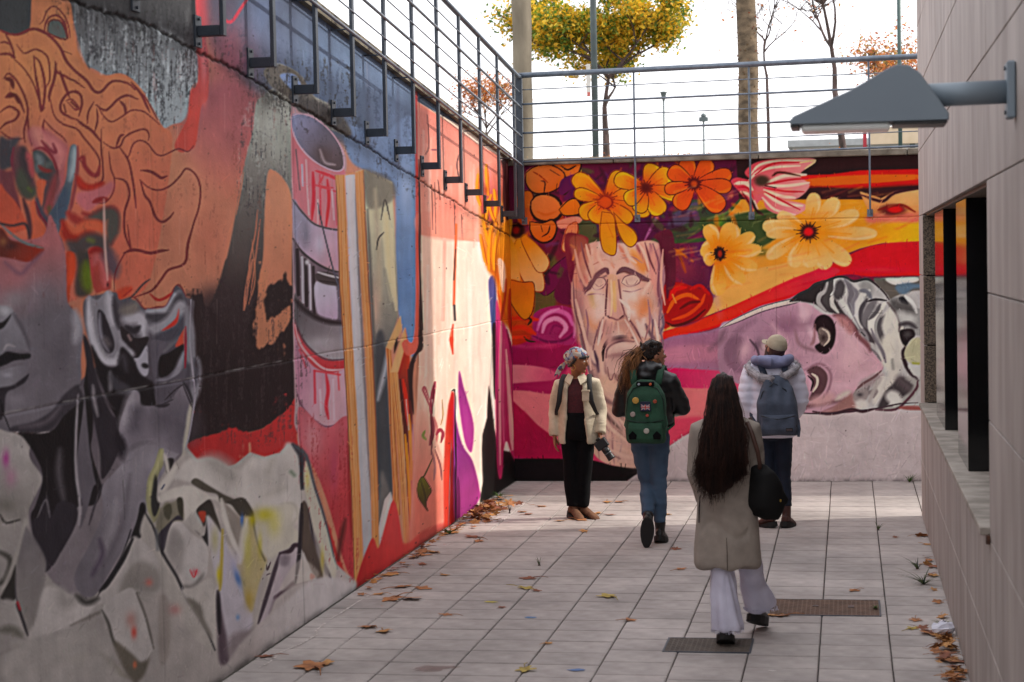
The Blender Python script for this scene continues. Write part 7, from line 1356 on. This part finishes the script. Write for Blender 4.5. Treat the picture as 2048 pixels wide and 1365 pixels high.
for s in 'LR':
    hp, kn, an = V3(J['hip'+s]), V3(J['kn'+s]), V3(J['an'+s]); b.tube([hp+V3((0, 0, .02)), hp+(kn-hp)*.3, kn, kn+(an-kn)*.35, an+(kn-an).normalized()*.09], [(.098, .1), (.092, .095), (.066, .07), (.066, .07), (.053, .055)], 16)
b.fuse('jeans', jeans, pB, .01, 3, wavy(13, 30, .006, (.6, .6, 1.6)))
puff = mat('black_padded_nylon', '0e1113', .42, '090b0d', 10, 3, .1, spec=.5)
def quilt(fr, amp, seed, wr=.006):
    w = wavy(seed, 24, wr)
    return lambda co, no: amp*(np.abs(np.sin(co[:, 2]*fr))**.6-.6)*np.clip(1-np.abs(no[:, 2])*1.2, 0, 1)+w(co)
jacket_mesh('jacket', puff, pB, [(.985, 0, .0, .175, .15), (1.02, 0, 0, .2, .17), (1.15, 0, 0, .195, .165), (1.28, 0, 0, .205, .16), (1.38, 0, 0, .19, .135), (1.44, .0, 0, .11, .1), (1.48, .01, .0, .08, .08)],
            [sleeve(J, s, (.085, .082, .078, .07, .05), .0) for s in 'LR'], .011, quilt(38, .007, 3))
b = MB(); b.ell((.01, -.07, 1.475), (.12, .1, .07)); b.ell((0, -.1, 1.43), (.1, .07, .06)); b.tube([(-.1, .03, 1.45), (-.08, -.05, 1.5), (0, -.1, 1.52), (.09, -.05, 1.5), (.11, .03, 1.45)], [.03, .04, .045, .04, .03], 10); b.fuse('hood', puff, pB, .01, 3, wavy(8, 26, .01))
brown = bpy.data.materials.new('brown_hair'); brown = mat('brown_wavy_hair', 'a06c40', .5, '3a2216', 3.5, 3, .2, 200, stretch=(6, 6, 1), island=.4, mixlo=.38, mixhi=.66, spec=.3); dkh = mat('dark_hair', '1a1210', .42, '0e0a09', 40, 3, .2, stretch=(6, 6, 1), island=.3)
b = MB(); q = MB(); q.loft([(.07, 0, -.05, .066, .055), (.1, 0, -.03, .079, .078), (.14, 0, -.014, .082, .098), (.17, 0, -.01, .077, .095), (.2, 0, -.012, .06, .07), (.226, 0, -.014, .025, .03)], 20); b.add([hp_(v) for v in q.v], q.f); b.ell(hp_((0, -.105, .14)), (.035, .035, .035)); b.fuse('hair', dkh, pB, .008, 2, lambda co, no: .004*np.sin(np.arctan2(co[:, 1]-n0.y, co[:, 0]-n0.x)*26+co[:, 2]*30))
b = MB()
def genc(r):
    a = r.uniform(-2.6, 2.6); z = .1+.1*r.random(); rx = .082*(1-max(0, z-.15)*6)**.5 if z < .3 else .05; s0 = (rx*math.sin(a), .098*math.cos(a)-.014, z)
    return [hp_(s0), hp_((s0[0]*.95, s0[1]*.4-.05, s0[2]+.035*(1-abs(math.sin(a)))+.012)), hp_((s0[0]*.45, -.1, .165)), hp_((0, -.125, .145))]
strands(b, genc, 300, 13, (.0032, .003)); b.build('combed_strands', mat('dark_brown_strands', '3a2418', .5, '1c120e', 20, island=.4, spec=.3), pB, True)
b = MB(); p0 = hp_((0, -.12, .145)); r_ = random.Random(6)
def gen(r):
    a = V3((r.gauss(0, .018), r.gauss(0, .018), r.gauss(0, .016))); d1 = V3((-.036+r.gauss(0, .01), r.gauss(-.02, .012), -.03)); e = r.uniform(.65, 1.1); k = r.gauss(0, .028)
    return [p0+a, p0+a+d1, p0+a*2+V3((-.062+k*.5, -.03, -.12*e)), p0+a*2.1+V3((-.068+k*.8+r.gauss(0, .01), -.04, -.21*e)), p0+a*1.8+V3((-.074+k*1.2+r.gauss(0, .014), -.04, -.31*e))]
strands(b, gen, 620, 3, (.0036, .003)); b.build('ponytail', brown, pB, True)
b = MB()
def gen2(r): s0 = hp_((.055*r.choice((1, 1, -1)), r.uniform(-.03, .02), .1)); return [s0, s0+V3((.02+r.gauss(0, .01), -.01, -.07)), s0+V3((.035+r.gauss(0, .012), -.02, -.14)), s0+V3((.05+r.gauss(0, .02), -.03, -.2*r.uniform(.7, 1.1)))]
strands(b, gen2, 240, 4, (.0034, .003)); b.build('loose_hair', brown, pB, True)
for s in 'LR':
    kn = V3(J['kn'+s]); an = V3(J['an'+s]); to = V3(J['to'+s])
    shoe(pB, an, to, mat('black_boot_leather', '0e0e0f', .35), sole_b, 'boot', kn=kn, shaft=.04, up=(0, 1, .3) if s == 'L' else None)
gb = empty('backpack', (-1.66, 16.15, 0), math.radians(0)); tag(gb, 'dark green canvas backpack covered in round badges and a flag patch', 'backpack')
grn_c = mat('green_canvas', '1f4a34', .85, '163a28', 12, 5, .3, 90); gdk = mat('dark_green_trim', '122a20', .8)
b = MB(); b.loft([(.87, -.0, -.235, .15, .06), (.9, 0, -.24, .168, .085), (1.02, 0, -.25, .172, .095), (1.15, 0, -.245, .172, .085), (1.28, 0, -.235, .155, .075), (1.36, 0, -.225, .115, .058), (1.4, 0, -.215, .06, .035)], 28, .6); b.fuse('pack', grn_c, gb, .009, 3, wavy(5, 16, .006))
b = MB(); b.loft([(.885, 0, -.33, .13, .03), (.92, 0, -.335, .145, .042), (1.0, 0, -.335, .145, .04), (1.045, 0, -.33, .14, .02)], 24, .55); b.fuse('front_pocket', grn_c, gb, .008, 2, wavy(6, 20, .004))
b = MB(); b.tube([(-.15, -.325, 1.07), (-.08, -.342, 1.055), (0, -.347, 1.052), (.08, -.342, 1.055), (.15, -.325, 1.07)], .006, 6); b.tube([(-.155, -.3, 1.1), (-.15, -.3, 1.24), (-.1, -.29, 1.33), (0, -.285, 1.365), (.1, -.29, 1.33), (.15, -.3, 1.24), (.155, -.3, 1.1)], .005, 6); b.build('zip', gdk, gb, True)
b = MB(); b.box((-.075, -.292, 1.345), (.075, -.262, 1.385), .008); b.build('black_label', blackm, gb)
for x, y, z, r2_, c_, nm in ((-.075, -.347, 1.235, .027, 'c89a40', 'badge'), (-.1, -.345, 1.12, .022, 'a89890', 'badge'), (.085, -.343, 1.225, .016, 'a04020', 'badge'), (.02, -.349, 1.11, .013, 'b03c28', 'badge'), (.015, -.385, .985, .023, 'b8b4a8', 'badge'), (.045, -.3, 1.365, .011, 'd05a28', 'badge'), (-.05, -.3, 1.365, .01, '9aa0a8', 'badge')):
    q = MB(); q.tube([(x, y+.006, z), (x, y-.004, z), (x, y-.007, z)], [r2_, r2_, r2_*.7], 16, side=(1, 0, 0)); q.build(nm, mat('badge_'+c_, c_, .4, None, 60), gb)
q = MB(); q.box((-.038, -.352, 1.145), (.05, -.34, 1.225), .002); fl = q.build('flag_patch', mat('patch_navy', '1a2038', .8), gb)
flagm = [mat('flag_blue', '2a3868', .7), mat('flag_white', 'd0c8c4', .7), mat('flag_red', 'b83438', .7)]
def strip(name, P, m, y):
    q = MB(); q.add([(a_, y, c_) for a_, c_ in P], [tuple(range(len(P)))]); q.build(name, m, fl)
fx0, fx1, fz0, fz1 = -.03, .042, 1.158, 1.2; fxc, fzc = (fx0+fx1)/2, (fz0+fz1)/2
strip('flag_field', [(fx0, fz0), (fx1, fz0), (fx1, fz1), (fx0, fz1)], flagm[0], -.3525)
for a_, c_, e_, f_ in ((fx0, fz0, fx1, fz1), (fx0, fz1, fx1, fz0)):
    strip('flag_diagonal', [(a_, c_-.004), (e_, f_-.004), (e_, f_+.004), (a_, c_+.004)], flagm[1], -.3532); strip('flag_diagonal', [(a_, c_-.0013), (e_, f_-.0013), (e_, f_+.0013), (a_, c_+.0013)], flagm[2], -.3538)
for h_, m_, y_ in ((.008, flagm[1], -.3544), (.0045, flagm[2], -.355)): strip('flag_cross', [(fx0, fzc-h_), (fx1, fzc-h_), (fx1, fzc+h_), (fx0, fzc+h_)], m_, y_); strip('flag_cross', [(fxc-h_, fz0), (fxc+h_, fz0), (fxc+h_, fz1), (fxc-h_, fz1)], m_, y_-.0002)
for s in (-1, 1):
    b = MB(); b.tube([(s*.1, -.2, 1.36), (s*.115, -.13, 1.47), (s*.12, .0, 1.5), (s*.13, .12, 1.43), (s*.15, .19, 1.3), (s*.18, .18, 1.15), (s*.2, .0, 1.0), (s*.14, -.2, .95)], [(.03, .008)]*5+[(.016, .005)]*3, 8); b.build('strap', grn_c, gb, True)
    q = MB(); q.add([(s*.1-.028, -.379, .915), (s*.1+.028, -.379, .915), (s*.1+.034, -.38, .95), (s*.1, -.38, .985), (s*.1-.034, -.38, .95), (s*.1-.028, -.36, .915), (s*.1+.028, -.36, .915), (s*.1+.034, -.36, .95), (s*.1, -.36, .985), (s*.1-.034, -.36, .95)], [(0, 1, 2, 3, 4)]+[(i, i+5, (i+1) % 5+5, (i+1) % 5) for i in range(5)]); q.build('lash_tab', blackm, gb)
q = MB(); q.tube([(.17, -.3, 1.1), (.185, -.33, 1.04), (.175, -.34, .98), (.16, -.33, 1.03)], .006, 6); q.build('hanging_strap', grn_c, gb)

# ---------------------------------------------------------------- person in the long grey-brown coat, walking away in front
pC = empty('person', (-.76, 12.0, 0), 0.); tag(pC, 'person in a long taupe coat and white flared trousers with very long dark hair', 'person')
J = dict(head=(-.01, .02, 1.45), neck=(0, 0, 1.405), shL=(-.15, 0, 1.33), shR=(.15, 0, 1.33), elL=(-.18, .01, 1.06), elR=(.18, .04, 1.06), wrL=(-.15, .14, .87), wrR=(.13, .2, .95),
         hipL=(-.075, 0, .86), hipR=(.08, 0, .86), knL=(-.03, -.03, .48), knR=(.14, .1, .48), anL=(-.01, -.12, .11), anR=(.155, .33, .15), toL=(-.01, .02, .05), toR=(.2, .48, .1),
         handL=((0, .2, -1), (1, 0, 0), 1, .5), handR=((-.6, .8, .2), (0, 0, -1), -1, .8))
body, MA = person_body(pC, J, skin_m, True, math.radians(4), 0); n0 = V3(J['head'])
white = mat('white_denim', 'ceccdd', .85, 'bab7c9', 7, 6, .3, 120)
b = MB(); b.loft([(.78, 0, 0, .13, .12), (.88, 0, 0, .165, .125), (1.0, 0, 0, .13, .1)], 22)
hp, kn, an = (V3(J[k+'L']) for k in ('hip', 'kn', 'an')); b.tube([hp, hp+(kn-hp)*.4, kn, kn+(an-kn)*.45, V3((-.0, -.09, .12)), V3((-.0, -.09, .098))], [(.092, .1), (.085, .095), (.076, .08), (.084, .092), (.098, .12), (.1, .122)], 22)
hp, kn, an = (V3(J[k+'R']) for k in ('hip', 'kn', 'an')); b.tube([hp, hp+(kn-hp)*.4, kn, kn+(an-kn)*.45, V3((.185, .28, .19)), V3((.19, .285, .17))], [(.092, .1), (.085, .095), (.074, .08), (.084, .092), (.104, .11), (.106, .112)], 22)
fold = lambda co, no: (.007*np.sin(np.arctan2(co[:, 1]+.09, co[:, 0])*7+co[:, 2]*9)*np.clip(1.1-co[:, 2]*1.6, 0, 1))+wavy(21, 26, .004)(co)
b.fuse('flared_trousers', white, pC, .009, 2, fold)
r_ = random.Random(3)      # frayed hems
for cx, cy, z, rr_ in ((-.0, -.09, .1, .098), (.19, .285, .172, .105)):
    q = MB()
    for k in range(150):
        a = r_.uniform(0, 6.283); p = V3((cx+rr_*math.cos(a), cy+rr_*1.15*math.sin(a), z)); q.tube([p, p+V3((r_.gauss(0, .005), r_.gauss(0, .005), -.012*r_.uniform(.5, 1.8)))], .0014, 3)
    tag(q.build('frayed_hem', white, pC), kind='stuff')
coatm = mat('taupe_wool', '9c9186', .95, '8a8077', 10, 6, .3, 160)
def coat_fold(co, no):
    ang = np.arctan2(co[:, 1], co[:, 0]); low = np.clip((1.15-co[:, 2])/.6, 0, 1)
    s = .012*np.sin(ang*5+co[:, 2]*2.2+1)*low
    w = np.exp(-((co[:, 2]-.72-.05*np.cos(ang*3))/.03)**2)*-.012*(co[:, 1] < 0)*(np.abs(co[:, 0]) < .15)
    d = np.exp(-((co[:, 2]-.98-co[:, 0]*.9)/.03)**2)*-.01*(co[:, 1] < 0)*(co[:, 0] > -.05)
    return s+w+d+wavy(31, 13, .009)(co)
jacket_mesh('coat', coatm, pC, [(.475, .0, 0, .192, .16), (.5, .0, 0, .202, .168), (.62, .0, 0, .2, .162), (.8, 0, 0, .19, .15), (1.0, 0, 0, .172, .138), (1.15, 0, 0, .172, .138), (1.28, 0, 0, .18, .13), (1.36, 0, 0, .15, .11), (1.41, 0, 0, .095, .085), (1.43, 0, 0, .08, .075)],
            [sleeve(J, s, (.078, .073, .066, .058, .054), .0) for s in 'LR'], .0105, coat_fold, 4)
q = MB(); q.tube([(-.155, -.1, .93), (-.162, -.1, .84), (-.164, -.102, .76)], [.003, .005, .003], 6); q.build('pocket_slit', mat('dark_slit', '1c1c20', .9), pC)
q = MB(); q.tube([(.01, -.185, .68), (.012, -.182, .58), (.012, -.186, .478)], [.002, .003, .003], 5); q.build('back_seam', mat('seam_taupe', '54493f', .9), pC)
b = MB(); q = MB(); q.loft([(-.06, 0, -.07, .1, .05), (0, 0, -.06, .098, .07), (.05, 0, -.045, .092, .085), (.1, 0, -.02, .088, .1), (.14, 0, -.01, .084, .103), (.18, 0, -.01, .074, .092), (.21, 0, -.012, .05, .062), (.23, 0, -.014, .02, .026)], 24); b.add([hp_(v) for v in q.v], q.f)
b.loft([(.95, -.06, -.19, .04, .012), (1.0, -.04, -.186, .1, .024), (1.05, -.03, -.184, .13, .032), (1.1, -.02, -.18, .148, .042), (1.22, -.012, -.165, .142, .052), (1.34, -.008, -.135, .12, .062), (1.45, -.008, -.085, .1, .072)], 28, .9)
longh = mat('very_dark_long_hair', '3a231b', .5, '150c0a', 9, 3, .2, 150, stretch=(5, 5, .4), island=.5, spec=.22)
hairw = lambda co, no: .005*np.sin(co[:, 0]*150+np.sin(co[:, 2]*9)*2)+.004*np.sin(co[:, 0]*67+co[:, 2]*7)
b.fuse('hair', longh, pC, .0085, 2, hairw)
b = MB()
def gen3(r):
    u = math.sin(r.uniform(-1.5, 1.5)); z1 = .8+.12*abs(u+.3)+r.uniform(-.06, .2); x0 = u*.086; x1 = u*.136; y_ = -.2-.03*(1-u*u); dk = (1-u*u)**.5
    return [(x0*.2-.01, .02, 1.668+.018*dk), (x0*.66-.01, -.035-.045*dk, 1.645+.012*dk), (x0*.96-.01, -.06-.06*dk, 1.57), (x0*1.2, -.1-.07*dk, 1.44), (x1*.94+r.gauss(0, .008), y_+.03, 1.3), (x1-.01+r.gauss(0, .013), y_+.008+r.gauss(0, .006), 1.14), (x1*1.0-.02+r.gauss(0, .016), y_-.0+r.gauss(0, .008), 1.07), (x1*.85-.035+r.gauss(0, .024), y_-.0+r.gauss(0, .008), z1+.13)]
strands(b, gen3, 1500, 8, (.0032, .003))
def gen4(r):
    P = gen3(r); return [(x*(1+.012*i)+r.gauss(0, .003*i), y-.002*i-abs(r.gauss(0, .003*i)), z+r.gauss(0, .004*i)) for i, (x, y, z) in enumerate(P)]
strands(b, gen4, 260, 18, (.0022, .002)); b.build('long_strands', longh, pC, True)
for s in 'LR': shoe(pC, J['an'+s], J['to'+s], mat('black_boot_leather', '0e0e0f', .35), sole_b, 'boot', kn=J['kn'+s], up=(0, -.4, 1) if s == 'L' else (0, 0, 1))
hb = empty('shoulder_bag', (-.76, 12.0, 0), 0.); tag(hb, 'slouchy black shoulder bag hanging at the side of the person in the long coat', 'bag')
b = MB(); b.tube([(.2, -.02, 1.1), (.22, -.05, 1.04), (.24, -.06, .95), (.25, -.06, .86), (.235, -.05, .79)], [(.05, .04), (.09, .055), (.12, .07), (.12, .075), (.09, .055)], 18); b.tube([(.24, -.05, .93), (.33, -.04, .9), (.385, -.03, .885)], [(.06, .1), (.055, .075), (.02, .02)], 12, side=(0, 1, 0)); b.fuse('bag', mat('black_soft_leather', '0b0a0a', .75, '070606', 20, spec=.25), hb, .01, 3, wavy(7, 22, .012))
q = MB(); q.tube([(.14, -.08, 1.385), (.165, -.1, 1.33), (.205, -.115, 1.2), (.215, -.09, 1.12), (.21, -.06, 1.07)], [(.013, .004)]*5, 8); q.tube([(.15, .06, 1.4), (.2, .09, 1.3), (.225, .06, 1.15), (.215, .0, 1.08)], [(.012, .004)]*4, 8); q.build('strap', mat('brown_strap_leather', '4a2a1e', .5), hb, True)
q = MB(); q.ell((.34, -.11, .9), (.006, .003, .009), 8, 5); q.build('brass_stud', mat('brass', 'b89448', .35, metal=.9), hb)

# ---------------------------------------------------------------- person in the white puffer jacket, standing with her back to us
pD = empty('person', (-.66, 17.15, 0), 0.); tag(pD, 'person in a white padded jacket and beige cap, looking up at the mural', 'person')
J = dict(head=(.0, .05, 1.5), neck=(0, .02, 1.47), shL=(-.185, 0, 1.385), shR=(.185, 0, 1.385), elL=(-.235, -.02, 1.13), elR=(.235, .02, 1.13), wrL=(-.185, .1, .93), wrR=(.17, .18, .97),
         hipL=(-.08, 0, .88), hipR=(.08, 0, .88), knL=(-.055, .02, .49), knR=(.085, .02, .49), anL=(-.05, -.02, .085), anR=(.105, -.01, .085), toL=(-.17, .12, .04), toR=(.15, .14, .04),
         handL=((.3, .6, -.7), (1, 0, 0), 1, .5), handR=((-.6, .6, -.3), (0, -1, 0), -1, .5))
J['toL'] = (-.16, .08, .045)
body, MA = person_body(pD, J, skin_m, True, math.radians(40), math.radians(22)); n0 = V3(J['head'])
navy = mat('dark_navy_denim', '101c30', .85, '0b1424', 8, 5, .2, 120)
b = MB(); b.loft([(.78, 0, 0, .12, .105), (.88, 0, -.005, .165, .13), (1.0, 0, 0, .14, .11)], 22)
for s in 'LR':
    hp, kn, an = V3(J['hip'+s]), V3(J['kn'+s]), V3(J['an'+s]); b.tube([hp+V3((0, 0, .02)), hp+(kn-hp)*.3, kn, kn+(an-kn)*.3, an+V3((0, 0, .1))], [(.092, .1), (.086, .092), (.064, .066), (.062, .068), (.05, .05)], 16)
b.fuse('jeans', navy, pD, .01, 3, wavy(15, 30, .005, (.6, .6, 1.8)))
wpuff = mat('white_padded_nylon', 'e2e0ee', .6, 'd4d2e2', 6, 4, .15, 30, spec=.4)
jacket_mesh('jacket', wpuff, pD, [(.8, .0, 0, .165, .135), (.83, .0, 0, .2, .165), (.95, 0, 0, .205, .165), (1.12, 0, 0, .2, .16), (1.28, 0, 0, .208, .16), (1.38, 0, 0, .2, .14), (1.45, 0, 0, .125, .115), (1.49, 0, 0, .1, .1)],
            [sleeve(J, s, (.092, .09, .082, .074, .058), .0) for s in 'LR'], .011, quilt(44, .009, 5, .007))
b = MB(); b.ell((0, -.08, 1.47), (.17, .13, .06)); b.tube([(-.15, .04, 1.49), (-.155, -.06, 1.495), (-.09, -.16, 1.48), (0, -.19, 1.475), (.09, -.16, 1.48), (.155, -.06, 1.495), (.15, .04, 1.49)], [.035, .042, .045, .045, .045, .042, .035], 12); b.fuse('hood', mat('lilac_grey_lining', '7c80a0', .7, '686c8c', 10), pD, .01, 3, wavy(9, 24, .012))
fur = mat('grey_fur', 'a49ea2', .95, '7c787c', 30, 3, island=.35); b = MB(); b.tube([(-.19, .06, 1.46), (-.215, -.04, 1.43), (-.185, -.14, 1.395), (-.1, -.21, 1.345), (0, -.235, 1.325), (.1, -.215, 1.345), (.185, -.13, 1.395), (.22, -.03, 1.43), (.19, .06, 1.46)], [.026, .03, .034, .038, .04, .038, .034, .03, .026], 12)
core = list(b.v); r_ = random.Random(5)
for i in range(2600):
    p = V3(core[r_.randrange(len(core))]); d = V3((r_.gauss(0, 1), r_.gauss(0, 1), r_.gauss(-.2, 1))).normalized()*r_.uniform(.01, .022); w = V3((r_.gauss(0, 1), r_.gauss(0, 1), r_.gauss(0, 1))).normalized()*.0018; p2 = p+V3((r_.gauss(0, .008), r_.gauss(0, .008), r_.gauss(0, .008))); b.add([p2-w, p2+w, p2+d], [(0, 1, 2)])
b.build('fur_trim', fur, pD)
b = MB(); q = MB(); q.loft([(-.03, 0, -.06, .05, .03), (.03, 0, -.05, .066, .05), (.08, 0, -.035, .076, .07), (.12, 0, -.02, .08, .09)], 18); b.add([hp_(v) for v in q.v], q.f); b.tube([hp_((.05, .04, .08)), hp_((.075, .01, .02)), hp_((.06, -.0, -.03))], .022, 8); b.tube([hp_((-.06, .03, .1)), hp_((-.078, .0, .03)), hp_((-.07, -.0, -.04))], .022, 8); b.fuse('hair', mat('auburn_hair', '4a2418', .5, '2a1510', 30, island=.2), pD, .008, 2, wavy(4, 60, .004))
capm = mat('beige_cap_cotton', 'b0a48c', .9, '9c907a', 14, 4, .2, 90)
b = MB(); q = MB(); q.loft([(.115, 0, -.012, .086, .106), (.14, 0, -.012, .087, .107), (.17, 0, -.014, .08, .098), (.2, 0, -.016, .062, .076), (.222, 0, -.016, .03, .038), (.228, 0, -.016, .01, .012)], 22); b.add([hp_(v) for v in q.v], q.f); b.fuse('cap', capm, pD, .007, 2, wavy(3, 20, .002))
q = MB(); V = []
for k in range(11):
    a = -1.15+2.3*k/10; V += [(.08*math.sin(a), .085*math.cos(a)*1.05-.01, .124), (.085*math.sin(a), .02+.15*math.cos(a), .118-.01*math.cos(a))]
n_ = len(V); V2 = [(x, y, z-.005) for x, y, z in V]; F = [(2*k, 2*k+1, 2*k+3, 2*k+2) for k in range(10)]+[(n_+2*k, n_+2*k+2, n_+2*k+3, n_+2*k+1) for k in range(10)]+[(2*k+1, n_+2*k+1, n_+2*k+3, 2*k+3) for k in range(10)]
q.add([hp_(v) for v in V+V2], F); q.build('cap_brim', capm, pD)
for s in 'LR': shoe(pD, J['an'+s], J['to'+s], mat('brown_boot_leather', '4a241c', .45, '381a14', 12), sole_b, 'boot', kn=J['kn'+s], shaft=.13)
gp_ = empty('backpack', (-.66, 17.15, 0), 0.); tag(gp_, 'slate blue backpack with a pleated front pocket on the white padded jacket', 'backpack')
slate = mat('slate_blue_canvas', '4a5262', .9, '3a4250', 10, 5, .3, 90)
b = MB(); b.loft([(.84, .05, -.225, .16, .055), (.87, .05, -.235, .178, .085), (1.0, .05, -.25, .18, .1), (1.12, .045, -.25, .17, .1), (1.24, .04, -.235, .14, .075), (1.32, .035, -.215, .1, .05), (1.36, .03, -.2, .05, .03)], 26, .65)
pleat = lambda co, no: .008*np.sin((co[:, 0]-.04)*62)*np.clip((co[:, 2]-1.05)*6, 0, 1)*(co[:, 1] < -.24)+wavy(6, 18, .008)(co)
b.fuse('pack', slate, gp_, .009, 3, pleat)
b = MB(); b.loft([(.86, .055, -.325, .14, .022), (.9, .055, -.335, .15, .04), (1.0, .055, -.335, .15, .038), (1.03, .055, -.33, .145, .02)], 24, .6); b.fuse('front_pocket', slate, gp_, .008, 2, wavy(8, 22, .006))
q = MB(); q.tube([(-.09, -.35, 1.02), (-.02, -.366, 1.0), (.05, -.372, .99), (.12, -.368, 1.0), (.2, -.35, 1.02)], .005, 6); q.tube([(-.11, -.3, .9), (-.12, -.3, 1.08), (-.08, -.3, 1.22), (.02, -.29, 1.3), (.12, -.29, 1.24), (.19, -.3, 1.1), (.21, -.3, .92)], .005, 6); q.build('zip', mat('black_zip', '101216', .6), gp_, True)
q = MB(); q.box((.12, -.379, .885), (.18, -.37, .915), .001); lb = q.build('brand_patch', mat('black_label_cloth', '0c0c0e', .7), gp_)
q = MB(); q.box((.125, -.381, .892), (.175, -.3795, .908)); q.build('patch_print', mat('patch_grey', '4c3c40', .7), lb)
q = MB(); q.tube([(.225, -.27, .98), (.235, -.29, .9), (.225, -.28, .83)], [(.012, .003)]*3, 6); q.build('hanging_strap', slate, gp_)
for s in (-1, 1):
    b = MB(); b.tube([(.03+s*.08, -.19, 1.33), (s*.11, -.12, 1.47), (s*.12, .0, 1.49), (s*.14, .13, 1.4), (s*.17, .18, 1.25), (s*.2, .1, 1.08), (s*.19, -.12, 1.0), (.03+s*.14, -.22, .9)], [(.028, .008)]*5+[(.014, .005)]*3, 8); b.build('strap', mat('navy_strap', '232c40', .8), gp_, True)
